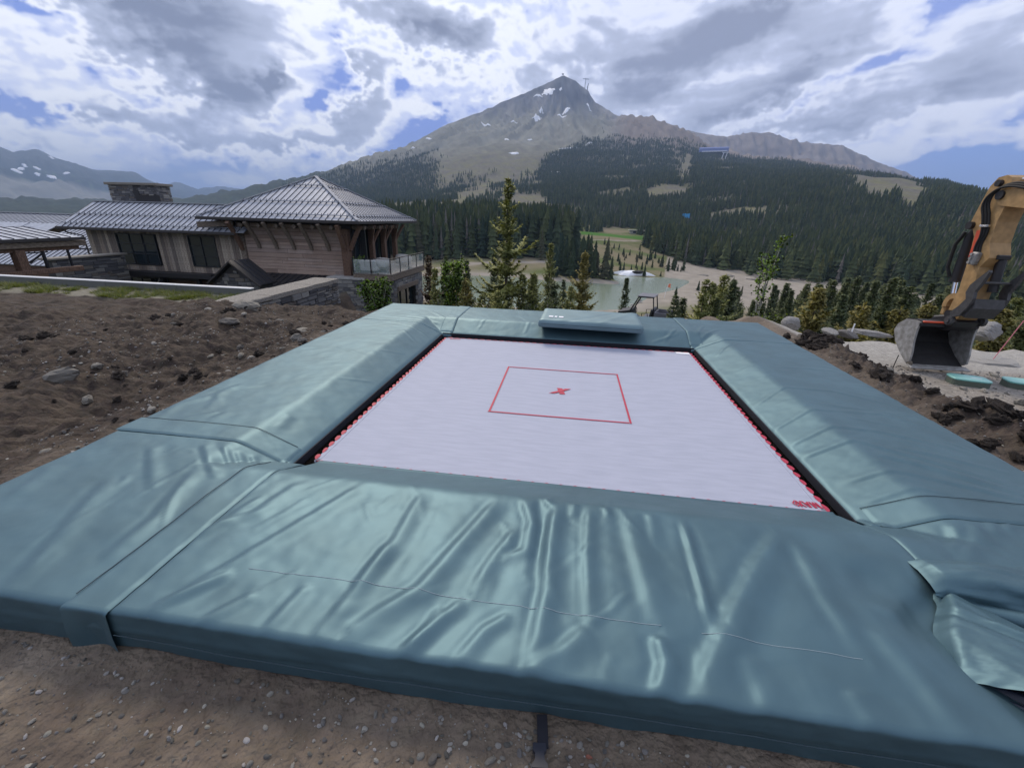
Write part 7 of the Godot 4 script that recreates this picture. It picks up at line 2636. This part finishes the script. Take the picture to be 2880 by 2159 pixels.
func make_forest() -> void:
	# single trees one can tell apart: the dark band beyond the lake, the clump on its spit, saplings on the knoll
	var band := []
	for k in 6: band.append(conifer_far(610 + k, 11, 8))
	var tone: Array = []
	for k in 4:
		var m: StandardMaterial3D = M["forest_needles"].duplicate()
		m.resource_name = "spruce_tone"
		m.albedo_color = ([Color(0.034, 0.05, 0.028), Color(0.045, 0.06, 0.03), Color(0.028, 0.045, 0.032), Color(0.065, 0.068, 0.042)][k] as Color).linear_to_srgb()
		tone.append(m)
	var protos := []
	var r := rnd(620)
	var spots := []
	var tries := 0
	# frontmost row of the band
	while spots.size() < 170 and tries < 6000:
		tries += 1
		var az := r.randf_range(-25.0, 0.0)
		var d := r.randf_range(206.0, 262.0)
		var x := EYE.x + d * sin(deg_to_rad(az))
		var z := EYE.z - d * cos(deg_to_rad(az))
		if r.randf() > woods(az, d, x, z): continue
		spots.append([x, z, r.randf_range(13.0, 21.0), 0])
	for k in 26:
		var u := r.randf()
		spots.append([lerpf(-6.0, 15.0, u) + r.randf_range(-2, 2), lerpf(-163.0, -175.0, r.randf()), r.randf_range(9.0, 16.0), 1])
	for k in 46:
		var az := r.randf_range(1.5, 12.5)
		var d := r.randf_range(190.0, 300.0)
		spots.append([EYE.x + d * sin(deg_to_rad(az)), EYE.z - d * cos(deg_to_rad(az)), r.randf_range(2.2, 5.0), 2])
	for k in 90:
		var az := r.randf_range(9.0, 32.0)
		var d := r.randf_range(205.0, 262.0) if r.randf() < 0.75 else r.randf_range(130.0, 200.0)
		spots.append([EYE.x + d * sin(deg_to_rad(az)), EYE.z - d * cos(deg_to_rad(az)), r.randf_range(2.5, 6.5), 3])
	var first := {}
	for s in spots:
		var y := ground(s[0], s[1])
		if y < -19.95: continue
		var k := r.randi() % 6
		var m := r.randi() % 4
		var key := "%d_%d_%d" % [k, m, s[3]]
		var lab: String = ["tall dark spruce in the front of the forest band beyond the lake", "dark spruce in the clump on the spit of the lake", "sapling spruce on the dry knoll above the lake", "small spruce on the pale flats right of the lake"][s[3]]
		var grp: String = ["front spruces of the forest band", "spruces on the lake spit", "saplings on the knoll", "small spruces on the flats"][s[3]]
		if s[3] == 0:
			var b2 := rad_to_deg(atan2(s[0] - EYE.x, EYE.z - s[1]))
			lab = "%s dark spruce fronting the forest band %s" % ["tall" if s[2] > 17.0 else "shorter", "behind the lodge deck" if b2 < -19.0 else ("left of the tallest near spruce" if b2 < -11.0 else ("right of the tallest near spruce" if b2 < -5.5 else "at the right end of the band"))]
		elif s[3] == 3:
			lab = "%s spruce on the pale flats %s" % ["knee-high" if s[2] < 3.5 else "small dark", "below the forest edge" if Vector2(s[0], s[1] - EYE.z).length() > 200.0 else "beside the lake's right end"]
		var wd: float = s[2] * r.randf_range(0.8, 1.15) * [1.0, 1.15, 1.3, 1.3][s[3]]
		if not first.has(key):
			var o := obj("spruce_tree", band[k], tone[m])
			o.position = Vector3(s[0], y, s[1])
			o.scale = Vector3(wd, s[2], wd)
			first[key] = tag(o, lab, "tree", grp)
		else: dup(first[key], "spruce_tree", Vector3(s[0], y, s[1]), r.randf() * TAU, Vector3(wd, s[2], wd), lab, grp)
	# everything farther reads as one mass
	var places := []
	var seen := 0
	r = rnd(640)
	# steps: near edge of range, far edge, how many tries, least and greatest height
	for zone in [[205.0, 420.0, 15000, 9.0, 18.0], [420.0, 800.0, 26000, 8.0, 14.0], [800.0, 1500.0, 52000, 8.0, 14.0], [1500.0, 2700.0, 80000, 9.0, 15.0]]:
		for k in zone[2]:
			var az := r.randf_range(-34.0, 50.0)
			var d := sqrt(r.randf_range(zone[0] * zone[0], zone[1] * zone[1]))
			var x := EYE.x + d * sin(deg_to_rad(az))
			var z := EYE.z - d * cos(deg_to_rad(az))
			if r.randf() > woods(az, d, x, z): continue
			var y := ground(x, z)
			var h := r.randf_range(zone[3], zone[4])
			if az < 1.0 and d < 420.0: h *= 1.35
			places.append([Vector3(x, y - 0.3, z), h, d, r.randf()])
	for part in 2:
		var cut: float = [0.0, 620.0][part]
		var far_: float = [620.0, 9999.0][part]
		for kind in 3:
			var pick_ := []
			for i in places.size():
				if i % 3 == kind and places[i][2] >= cut and places[i][2] < far_: pick_.append(places[i])
			var mm := MultiMesh.new()
			mm.transform_format = MultiMesh.TRANSFORM_3D
			mm.use_colors = true
			mm.mesh = conifer_far(650 + kind, 9, 7) if part == 0 else conifer_far(660 + kind, 4, 5)
			mm.instance_count = pick_.size()
			for i in pick_.size():
				var q = pick_[i]
				var w: float = q[1] * r.randf_range(0.8, 1.35)
				if q[3] < 0.08: w *= 0.4
				mm.set_instance_transform(i, Transform3D(Basis(Vector3.UP, r.randf() * TAU).scaled(Vector3(w, q[1], w)), q[0]))
				var g := r.randf()
				var c := Color(0.036, 0.055, 0.036).lerp(Color(0.08, 0.098, 0.045), g)
				var dead: float = q[3]
				if dead < 0.08: c = Color(0.15, 0.142, 0.13)
				elif dead < 0.16: c = Color(0.095, 0.105, 0.045)
				mm.set_instance_color(i, c)
			var o := MultiMeshInstance3D.new()
			o.multimesh = mm
			o.material_override = M["forest_needles"]
			o.name = numbered("forest")
			add_child(o)
			o.set_meta("kind", "stuff")
			tag(o, "dark conifer forest on the slopes %s" % ["round the lake and valley floor", "below the mountain"][part], "forest")


# ---------------------------------------------------------------- small things across the valley
func sight(az: float, rise: float, from := 60.0) -> Vector3:
	# where a line from the terrace at this bearing and rise meets the land
	var r := from
	var last := r
	while r < 12000.0:
		var x := EYE.x + r * sin(deg_to_rad(az))
		var z := EYE.z - r * cos(deg_to_rad(az))
		if ground(x, z) >= EYE.y + r * rise:
			for k in 16:
				var m := (last + r) / 2
				if ground(EYE.x + m * sin(deg_to_rad(az)), EYE.z - m * cos(deg_to_rad(az))) >= EYE.y + m * rise: r = m
				else: last = m
			break
		last = r
		r *= 1.01
	var q := Vector3(EYE.x + r * sin(deg_to_rad(az)), 0, EYE.z - r * cos(deg_to_rad(az)))
	q.y = ground(q.x, q.z)
	return q


# a sheet of old snow lying on the land: an uneven outline with a thickness
func snow_sheet(at: Vector3, wide: float, long_: float, turn: float, seed_: int, thick: float) -> MB:
	var r := rnd(seed_)
	var b := MB.new()
	var n := 18
	var rings := 5
	var dirx := Vector2(cos(turn), sin(turn))
	var dirz := Vector2(-sin(turn), cos(turn))
	var wob := []
	for i in n: wob.append(r.randf_range(0.6, 1.2))
	var pts := []
	for k in rings + 1:
		var row := []
		for i in n:
			var a := TAU * i / n
			var q: float = float(k) / rings * wob[i]
			var p := dirx * cos(a) * wide * q + dirz * sin(a) * long_ * q
			var x := at.x + p.x
			var z := at.z + p.y
			row.append(Vector3(x - at.x, ground(x, z) - at.y + thick * (1.0 - pow(float(k) / rings, 3.0)) + 0.02, z - at.z))
		pts.append(row)
	for k in rings:
		for i in n:
			var j := (i + 1) % n
			if k == 0: b.tri(pts[0][0], pts[1][j], pts[1][i])
			else: b.quad(pts[k][i], pts[k][j], pts[k + 1][j], pts[k + 1][i])
	return b


func make_valley_things() -> void:
	# leftover snow bank with a black sheet at the far shore
	var at := Vector3(27.0, 0, -186.5)
	at.y = ground(at.x, at.z)
	var t := thing("snow_bank", "white leftover snow bank at the far lake shore, partly under a black sheet", "snow bank", at)
	var b := snow_sheet(at, 9.5, 3.0, 0.05, 706, 1.5)
	obj("snow", b, M["snow"], t)
	b = MB.new()
	b.rock(Vector3(1.8, 1.2, 1.4), Vector3(3.4, 0.7, 1.3), 702, 0.6)
	obj("black_sheet", b, M["rubber"], t)
	# flag on the spit of land
	at = Vector3(28.6, 0, -128.0)
	at.y = ground(at.x, at.z)
	t = thing("flag", "small orange flag on a bent pole at the right end of the lake", "flag", at)
	b = MB.new()
	b.tube([Vector3.ZERO, Vector3(0.25, 2.4, 0), Vector3(0.7, 4.2, 0)], 0.05, 6)
	obj("pole", b, M["label_white"], t)
	b = MB.new()
	b.prism(PackedVector2Array([Vector2(0.45, 3.3), Vector2(1.5, 3.0), Vector2(1.2, 3.7), Vector2(1.4, 4.1), Vector2(0.68, 4.2)]), -0.04, 0.04)
	obj("cloth", b, M["flag_orange"], t)
	# pale rocks by the water
	var r := rnd(710)
	for k in 16:
		var x := lerpf(15.0, 24.0, r.randf()) + r.randf_range(-1, 1)
		var z := -108.0 - (x - 15.0) * 2.3 + r.randf_range(-3.0, 1.5)
		b = MB.new()
		b.rock(Vector3.ZERO, Vector3(r.randf_range(0.35, 1.0), r.randf_range(0.2, 0.5), r.randf_range(0.35, 0.8)), 711 + k, 0.5)
		for i in b.c.size(): b.c[i] = Color(0.5, 0.48, 0.45) * r.randf_range(0.8, 1.1)
		var o := obj("shore_rock", b, M["pebble"])
		o.position = Vector3(x, maxf(ground(x, z), -20.0) + 0.05, z)
		tag(o, "pale rock on the near right shore of the lake", "rock", "pale rocks on the lake shore")
	# drift logs and ledges on the flats
	for k in 9:
		var az := r.randf_range(11.0, 27.0)
		var d := r.randf_range(200.0, 262.0)
		at = Vector3(EYE.x + d * sin(deg_to_rad(az)), 0, EYE.z - d * cos(deg_to_rad(az)))
		at.y = ground(at.x, at.z)
		b = MB.new()
		b.rock(Vector3.ZERO, Vector3(r.randf_range(2.0, 5.0), r.randf_range(0.4, 0.8), 1.0), 740 + k, 0.4)
		for i in b.c.size(): b.c[i] = Color(0.42, 0.38, 0.33) * r.randf_range(0.6, 1.15)
		var o := obj("rock_ledge", b, M["pebble"])
		o.position = at
		o.rotation.y = r.randf_range(-0.3, 0.3)
		tag(o, "low rock ledge on the pale flats right of the lake", "rock", "rock ledges on the flats")
	# tarp on the forest edge
	at = sight(13.25, -0.003, 330.0)
	t = thing("blue_tarp", "bright blue tarpaulin hung at the top edge of the dark forest", "tarp", at + Vector3(0, 7.0, 0))
	for k in 4:
		b = MB.new()
		b.quad(Vector3(-4.2 + k * 2.1, 0, 0.2 * k), Vector3(-2.3 + k * 2.1, -0.4, 0.3), Vector3(-2.2 + k * 2.1, 4.6 + 0.3 * (k % 2), 0), Vector3(-4.2 + k * 2.1, 4.0 + 0.5 * (k % 2), 0))
		obj("sheet", b, M["blue_sheet"], t)
	b = MB.new()
	for x in [-4.3, 4.2]: b.tube([Vector3(x, -8.0, 0), Vector3(x, 5.0, 0)], 0.12, 6)
	obj("posts", b, M["steel_dark"], t)
	# flat building at the end of the green
	at = sight(8.2, -0.024, 390.0)
	t = thing("hut", "low flat pale building at the back of the mown green", "building", at)
	b = MB.new()
	b.box(Vector3(0, 1.2, 0), Vector3(18.0, 3.0, 8.0))
	obj("wall", b, M["house_wall"], t)
	b = MB.new()
	b.box(Vector3(0, 2.9, 0), Vector3(21.0, 0.5, 11.0), Basis.IDENTITY, 0.1)
	obj("roof", b, M["concrete"], t)
	for x in [-5.0, 0.0, 5.0]:
		b = MB.new()
		b.box(Vector3(x, 1.3, 4.02), Vector3(3.0, 1.8, 0.1))
		obj("window", b, M["window_pane"], t)
	# site buildings half hidden by the digger
	var sites := [[37.6, -0.083, 26.0, 4.0, "long low pale building on the right valley floor left of the digger arm", 60.0], [39.7, -0.077, 17.0, 5.0, "white roofed building just left of the digger arm", 60.0], [39.4, -0.096, 12.0, 3.5, "pale grey shed below the white roofed building", 60.0]]
	for s in sites:
		var d := 300.0
		at = Vector3(EYE.x + d * sin(deg_to_rad(s[0])), 0, EYE.z - d * cos(deg_to_rad(s[0])))
		at.y = EYE.y + d * s[1] - s[3]
		t = thing("site_building", s[4], "building", at, -deg_to_rad(s[0]))
		b = MB.new()
		b.box(Vector3(0, s[3] * 0.5 - 2.0, 0), Vector3(s[2] * 0.94, s[3] + 4.0, 8.0))
		obj("wall", b, M["concrete"], t)
		b = MB.new()
		b.box(Vector3(0, s[3] + 0.2, 0), Vector3(s[2], 0.5, 9.0), Basis.IDENTITY, 0.1)
		obj("roof", b, M["lift_white"], t)
		for k in 4:
			b = MB.new()
			b.box(Vector3((k - 1.5) * s[2] * 0.22, s[3] * 0.5, 4.03), Vector3(s[2] * 0.1, s[3] * 0.4, 0.1))
			obj("window", b, M["window_pane"], t)


func make_mountain_things() -> void:
	# last snow on the peak and the ridges: bearing, rise, half width, half length, turn, label
	var snow := [
		[-3.9, 0.2361, 62, 28, 0.5, "largest snow patch, high on the left of the summit"], [-5.0, 0.229, 36, 9, 0.4, "thin snow streak left of the largest patch"], [-2.5, 0.2402, 14, 8, 0.9, "small hooked snow patch right below the summit"],
		[-5.0, 0.1885, 20, 62, 0.35, "long slanting snow gully in the middle of the face"], [-4.6, 0.206, 10, 26, 0.3, "short snow gully above the long one"], [-11.3, 0.1742, 78, 10, 0.5, "long thin snow streak on the left ridge"],
		[-1.7, 0.2044, 16, 34, 0.6, "snow gully right of the face's middle"], [-2.1, 0.1918, 40, 9, 0.5, "broken snow band under the right gully"], [0.85, 0.2104, 9, 30, -0.6, "short snow streak near the right skyline of the peak"],
		[1.16, 0.1459, 10, 26, 0.5, "snow streak low on the spur's left flank"], [-7.7, 0.1823, 24, 8, 0.2, "flat snow fleck left of the long gully"], [-8.5, 0.1498, 12, 14, 0.6, "little snow patch low on the left of the face"], [-7.6, 0.1248, 26, 12, 0.3, "snow patch above the left tree line"],
		[-5.8, 0.1505, 14, 7, 0.2, "tiny snow fleck in the middle of the lower face"], [-2.6, 0.124, 18, 9, 0.2, "snow patch on the pale lower slope"], [-3.2, 0.0896, 14, 7, 0.0, "left one of two snow patches above the forest"], [-2.2, 0.09, 9, 6, 0.0, "right one of two snow patches above the forest"],
		[-1.0, 0.1361, 52, 4, 0.1, "thin level snow line across the lower slope"], [13.4, 0.1322, 40, 5, -0.6, "thin snow streak running down to the lift station"], [-17.7, 0.1453, 30, 7, 0.5, "snow fleck on the far left ridge"], [-19.5, 0.1269, 26, 6, 0.5, "lowest snow fleck on the far left ridge"],
	]
	for i in snow.size():
		var s = snow[i]
		var at := sight(s[0], s[1], 700.0)
		var b := snow_sheet(at, s[2] * 0.9, s[3] * 1.1, s[4], 760 + i, 5.0)
		var o := obj("snow_patch", b, M["snow"])
		o.position = at
		tag(o, s[5], "snow patch", "last snow on the mountain")
	var r := rnd(790)
	var far_snow := [[-53.6, 0.052], [-52.9, 0.049], [-54.2, 0.044], [-53.0, 0.041], [-52.2, 0.0385], [-51.2, 0.045], [-53.9, 0.047], [-51.8, 0.065], [-47.2, 0.03], [-46.5, 0.0295]]
	for i in far_snow.size():
		var at := sight(far_snow[i][0], far_snow[i][1], 5500.0)
		var o := obj("snow_patch", snow_sheet(at, r.randf_range(22.0, 50.0), r.randf_range(14.0, 40.0), r.randf_range(0.2, 0.9), 800 + i, 10.0), M["snow"])
		o.position = at
		tag(o, "small snow patch on the blue mountain at far left", "snow patch", "snow on the far left mountain")
	# summit hut, tower and mast
	var top := sight(-2.3, 0.2575, 3000.0)
	top = Vector3(EYE.x + 3500.0 * sin(deg_to_rad(-2.3)), 0, EYE.z - 3500.0 * cos(deg_to_rad(2.3)))
	top.y = ground(top.x, top.z)
	var t := thing("summit_hut", "tiny summit hut on the tip of the peak", "hut", top)
	var b := MB.new()
	b.box(Vector3(0, 7.0, 0), Vector3(3.0, 14.0, 3.0))
	obj("mast", b, M["steel_dark"], t)
	b = MB.new()
	b.box(Vector3(-3.0, 15.0, 0), Vector3(14.0, 5.0, 8.0), Basis.IDENTITY, 0.5)
	obj("cabin", b, M["steel_dark"], t)
	var az := 0.2
	top = Vector3(EYE.x + 3500.0 * sin(deg_to_rad(az)), 0, EYE.z - 3500.0 * cos(deg_to_rad(az)))
	top.y = ground(top.x, top.z) - 4.0
	t = thing("lift_tower", "thin tower with a cross arm on the skyline right of the summit", "tower", top)
	b = MB.new()
	b.beam(Vector3(0, 0, 0), Vector3(4, 66, 0), 3.4, 3.4)
	obj("shaft", b, M["steel_dark"], t)
	b = MB.new()
	b.beam(Vector3(-16, 65, 0), Vector3(26, 62, 0), 2.6, 2.6)
	obj("cross_arm", b, M["steel_dark"], t)
	az = 0.5
	top = Vector3(EYE.x + 3490.0 * sin(deg_to_rad(az)), 0, EYE.z - 3490.0 * cos(deg_to_rad(az)))
	top.y = ground(top.x, top.z) - 4.0
	t = thing("radio_mast", "short radio mast right of the lift tower on the skyline", "mast", top)
	b = MB.new()
	b.tube([Vector3(0, 0, 0), Vector3(2, 26, 0), Vector3(6, 48, 0)], [1.4, 3.2, 1.6], 8)
	obj("mast", b, M["steel_dark"], t)
	# lift station on the ridge
	var at := sight(15.0, 0.1215, 1500.0)
	t = thing("lift_station", "blue roofed lift station on the ridge at the top of the forest", "building", at + Vector3(0, 6, 0), -0.27)
	b = MB.new()
	b.box(Vector3(0, 2.0, 0), Vector3(96.0, 18.0, 30.0))
	obj("wall", b, M["steel_dark"], t)
	b = MB.new()
	b.prism(PackedVector2Array([Vector2(-20, 8), Vector2(20, 11), Vector2(20, 16), Vector2(-14, 24), Vector2(-20, 20)]), -54.0, 54.0, Transform3D(Basis(Vector3(0, 0, -1), Vector3(0, 1, 0), Vector3(1, 0, 0)), Vector3.ZERO))
	obj("roof", b, M["lift_blue"], t)
	b = MB.new()
	b.box(Vector3(4, 9.0, 20.5), Vector3(92.0, 4.0, 1.5))
	obj("eave", b, M["lift_white"], t)
	for k in 6:
		b = MB.new()
		b.box(Vector3(-38.0 + k * 15.0, 3.0, 15.3), Vector3(9.0, 6.0, 0.6))
		obj("window", b, M["window_pane"], t)
	for k in 2:
		t = thing("lift_pylon", ["pale lift pylon just right of the lift station", "second pale lift pylon, farther right of the lift station"][k], "pylon", sight(15.9 + k * 0.35, 0.114, 1500.0), 0.0, "pylons of the lift")
		b = MB.new()
		b.tube([Vector3(0, -4, 0), Vector3(6, 26, 0)], 1.3, 6)
		obj("shaft", b, M["lift_white"], t)
		b = MB.new()
		b.beam(Vector3(0, 26, 0), Vector3(12, 26, 0), 1.6, 1.6)
		obj("cross_arm", b, M["lift_white"], t)


# ---------------------------------------------------------------- stones, clods and gravel
func make_stones() -> void:
	var r := rnd(900)
	var shapes := []
	for k in 8:
		var b := MB.new()
		b.rock(Vector3.ZERO, Vector3(1.0, r.randf_range(0.5, 0.8), r.randf_range(0.65, 1.0)), 910 + k, 0.55, Basis.IDENTITY, 6, 8)
		shapes.append(b.mesh())
	var lumps := []
	for k in 6:
		var b := MB.new()
		b.clod(Vector3.ZERO, Vector3(1.0, r.randf_range(0.6, 0.9), r.randf_range(0.7, 1.0)), 950 + k)
		lumps.append(b.mesh())
	# gravel nobody could count
	var mm := MultiMesh.new()
	mm.transform_format = MultiMesh.TRANSFORM_3D
	mm.use_colors = true
	mm.mesh = shapes[2]
	var list := []
	for k in 34000:
		var x: float
		var z: float
		var s: float
		var zone := r.randf()
		if zone < 0.5:
			x = r.randf_range(-3.2, 2.6)
			z = r.randf_range(2.74, 3.7)
			s = lerpf(0.0025, 0.013, pow(r.randf(), 3.0))
			# thicker to the right of the buckle
			if r.randf() > 0.35 + 0.65 * sstep(-1.2, 0.4, x): continue
		elif zone < 0.76:
			x = r.randf_range(-6.0, -2.66)
			z = r.randf_range(-3.0, 2.6)
			s = lerpf(0.004, 0.018, pow(r.randf(), 3.0))
			if N1.get_noise_2d(x * 1.1, z * 1.1) < -0.12: continue
		elif zone < 0.9:
			x = r.randf_range(3.7, 8.0)
			z = r.randf_range(-3.2, 2.0)
			s = lerpf(0.005, 0.028, pow(r.randf(), 3.0))
		else:
			x = r.randf_range(2.68, 3.8)
			z = r.randf_range(-2.6, 2.6)
			s = lerpf(0.003, 0.012, pow(r.randf(), 3.0))
		list.append([Vector3(x, site_height(x, z) + s * 0.15, z), s])
	mm.instance_count = list.size()
	for i in list.size():
		var s: float = list[i][1]
		mm.set_instance_transform(i, Transform3D(Basis(Vector3(r.randf(), r.randf(), r.randf()).normalized(), r.randf() * TAU).scaled(Vector3(s, s * r.randf_range(0.5, 1.0), s * r.randf_range(0.7, 1.2))), list[i][0]))
		var g := lerpf(0.14, 0.62, pow(r.randf(), 1.5))
		mm.set_instance_color(i, Color(g, g * 0.95, g * r.randf_range(0.8, 0.94)))
	var o := MultiMeshInstance3D.new()
	o.multimesh = mm
	o.material_override = M["pebble"]
	o.name = "gravel"
	add_child(o)
	o.set_meta("kind", "stuff")
	tag(o, "loose grey gravel scattered over the bare earth", "gravel")
	# stones that can be told apart
	var tones := []
	for c in [Color(0.27, 0.25, 0.22), Color(0.36, 0.33, 0.28), Color(0.2, 0.18, 0.16), Color(0.44, 0.41, 0.36)]:
		var m: StandardMaterial3D = M["pebble"].duplicate()
		m.resource_name = "stone_tone"
		m.vertex_color_use_as_albedo = false
		m.albedo_color = (c as Color).linear_to_srgb()
		tones.append(m)
	var big := [
		[-4.55, -1.95, 0.2, 0.09, 1, "flat pale slab of rock on the earth in front of the stone wall"], [-3.15, -0.95, 0.085, 0.07, 0, "rounded grey stone near the left pad, halfway back"], [-3.0, -0.82, 0.07, 0.06, 2, "brown stone beside the rounded grey one left of the pad"],
		[-4.35, 0.62, 0.13, 0.1, 0, "largest rounded boulder in the earth at left"], [-4.4, 0.3, 0.075, 0.045, 0, "stone behind the largest boulder at left"], [-3.95, 0.78, 0.065, 0.05, 1, "small tan stone right of the largest boulder"],
		[-4.95, 0.85, 0.13, 0.06, 1, "angular flat stone at the left edge of the picture"], [-2.72, 0.02, 0.05, 0.035, 1, "small pale stone touching the left pad's edge"], [-3.35, 1.85, 0.07, 0.012, 1, "thin pale splinter of rock near the left corner pad"],
		[-4.2, -1.2, 0.15, 0.05, 2, "long dark flat stone half buried in the bank"], [-3.4, -1.4, 0.11, 0.03, 1, "thin slab lying beyond the rounded grey stone"], [-3.55, -0.5, 0.06, 0.05, 1, "tan stone in the rubble left of the pad"],
		[-3.3, -0.35, 0.055, 0.045, 3, "whitish stone in the rubble left of the pad"], [-3.75, -0.75, 0.06, 0.05, 2, "dark stone at the back of the rubble"], [-3.9, -1.7, 0.07, 0.05, 0, "grey stone right of the flat pale slab"], [-5.4, -2.2, 0.08, 0.06, 3, "pale stone at the end of the low stone wall"],
		[-1.07, 3.22, 0.045, 0.03, 1, "large pale stone at the bottom left edge of the picture"], [-0.55, 3.0, 0.014, 0.011, 3, "whitish pebble left of the buckle"], [0.2, 2.9, 0.016, 0.012, 0, "grey round pebble just right of the buckle"], [-0.12, 2.84, 0.02, 0.013, 0, "flat grey pebble under the pad edge left of the buckle"],
		[0.1, 2.83, 0.013, 0.012, 3, "white pebble in the gravel behind the buckle"], [0.42, 3.02, 0.022, 0.014, 2, "brownish stone right of the buckle"], [0.62, 2.98, 0.02, 0.014, 0, "grey stone near the bottom right of the gravel"], [-0.28, 2.86, 0.018, 0.012, 2, "square brown stone in the gravel left of the buckle"],
		[4.22, -0.86, 0.09, 0.07, 3, "pale cream stone lying on top of the earth ridge"], [4.06, -1.08, 0.05, 0.025, 3, "flat cream stone lower on the earth ridge"], [3.2, -2.56, 0.06, 0.09, 2, "upright dark clod at the far end of the earth ridge"],
	]
	for i in big.size():
		var a = big[i]
		var q := obj("rock", shapes[i % 8], tones[a[4]])
		q.position = Vector3(a[0], site_height(a[0], a[1]) + a[3] * 0.25, a[1])
		q.rotation = Vector3(r.randf_range(-0.2, 0.2), r.randf() * TAU, r.randf_range(-0.2, 0.2))
		q.scale = Vector3(a[2], a[3] * 1.3, a[2] * 0.85)
		tag(q, a[5], "stone")
	# one reddish pebble in the gravel
	var m: StandardMaterial3D = tones[0].duplicate()
	m.resource_name = "red_stone"
	m.albedo_color = Color(0.42, 0.16, 0.11).linear_to_srgb()
	var red := obj("rock", shapes[1], m)
	red.position = Vector3(0.155, site_height(0.155, 2.79) + 0.003, 2.79)
	red.scale = Vector3(0.012, 0.01, 0.01)
	tag(red, "single red pebble in the gravel right of the buckle", "stone")
	# loose stones and clods, many alike
	var groups := [
		[70, -5.6, -2.75, -2.4, 2.3, 0.018, 0.055, "loose stone on the heaped earth left of the trampoline", "loose stones on the left earth", false],
		[60, -1.6, 1.2, 2.78, 3.25, 0.006, 0.014, "small stone in the gravel in front of the near pad", "small stones in front of the near pad", false],
		[150, 3.0, 3.85, -2.6, 2.4, 0.03, 0.13, "dark earth clod on the ridge between pad and road", "clods on the earth ridge", true],
		[90, -5.6, -2.8, -2.8, 2.2, 0.025, 0.1, "dark clod on the heaped earth left of the trampoline", "clods on the left earth", true],
		[24, 4.2, 7.5, -3.0, -0.6, 0.03, 0.08, "pale stone on the gravel beside the road", "pale stones beside the road", false],
	]
	var clod: StandardMaterial3D = M["clod"].duplicate()
	clod.vertex_color_use_as_albedo = false
	clod.albedo_color = Color(0.068, 0.05, 0.039).linear_to_srgb()
	for g in groups:
		for k in g[0]:
			var x := r.randf_range(g[1], g[2])
			var z := r.randf_range(g[3], g[4])
			var s := lerpf(g[5], g[6], pow(r.randf(), 2.0))
			var q := obj("clod" if g[9] else "rock", lumps[r.randi() % 6] if g[9] else shapes[r.randi() % 8], clod if g[9] else (tones[r.randi() % 4] if g[1] < 4.0 else tones[3]))
			q.position = Vector3(x, site_height(x, z) + s * 0.2, z)
			q.rotation = Vector3(r.randf_range(-0.4, 0.4), r.randf() * TAU, r.randf_range(-0.4, 0.4))
			q.scale = Vector3(s, s * r.randf_range(0.6, 1.0), s * r.randf_range(0.7, 1.0))
			var where: String
			if g[1] < -4.0: where = "%s, %s" % [g[7], "towards the kerb" if z < -1.4 else ("level with the bed" if z < 0.6 else "level with the near corner")]
			elif g[1] > 2.9: where = "%s, %s" % [g[7], "at its far end" if z < -1.4 else ("by the valve boxes" if z < 0.2 else "at its near end")]
			else: where = "%s, %s" % [g[7], "left of the buckle" if x < 0.0 else "right of the buckle"]
			tag(q, ("larger " if s > lerpf(g[5], g[6], 0.4) else "little ") + where, "clod" if g[9] else "stone", g[8])
	# tufts on the strip by the kerb
	var tuft := MB.new()
	for k in 60:
		var a := r.randf() * TAU
		var d := Vector3(cos(a) * 0.5, 1.0, sin(a) * 0.5).normalized()
		var p := Vector3(cos(a), 0, sin(a)) * r.randf() * 0.06
		var w := Vector3(-sin(a), 0, cos(a)) * 0.004
		var l := r.randf_range(0.05, 0.12)
		var tip := p + d * l + Vector3(cos(a), -0.3, sin(a)) * l * 0.35
		tuft.col = Color(0.09, 0.13, 0.04).lerp(Color(0.22, 0.2, 0.1), r.randf())
		tuft.tri(p - w, p + w, tip)
	mm = MultiMesh.new()
	mm.transform_format = MultiMesh.TRANSFORM_3D
	mm.mesh = tuft.mesh()
	var tl := []
	for k in 900:
		var x := r.randf_range(-14.0, -5.95)
		var z := r.randf_range(-4.0, -3.2)
		if N1.get_noise_2d(x * 1.3, z * 1.3) + r.randf_range(-0.2, 0.2) < 0.0: continue
		tl.append(Vector3(x, site_height(x, z), z))
	mm.instance_count = tl.size()
	for i in tl.size():
		var s := r.randf_range(0.5, 1.3)
		mm.set_instance_transform(i, Transform3D(Basis(Vector3.UP, r.randf() * TAU).scaled(Vector3(s, s, s)), tl[i]))
	var gr := MultiMeshInstance3D.new()
	gr.multimesh = mm
	gr.material_override = M["leaves"]
	gr.name = "grass"
	add_child(gr)
	gr.set_meta("kind", "stuff")
	tag(gr, "patchy dry grass on the strip beside the metal kerb", "grass")
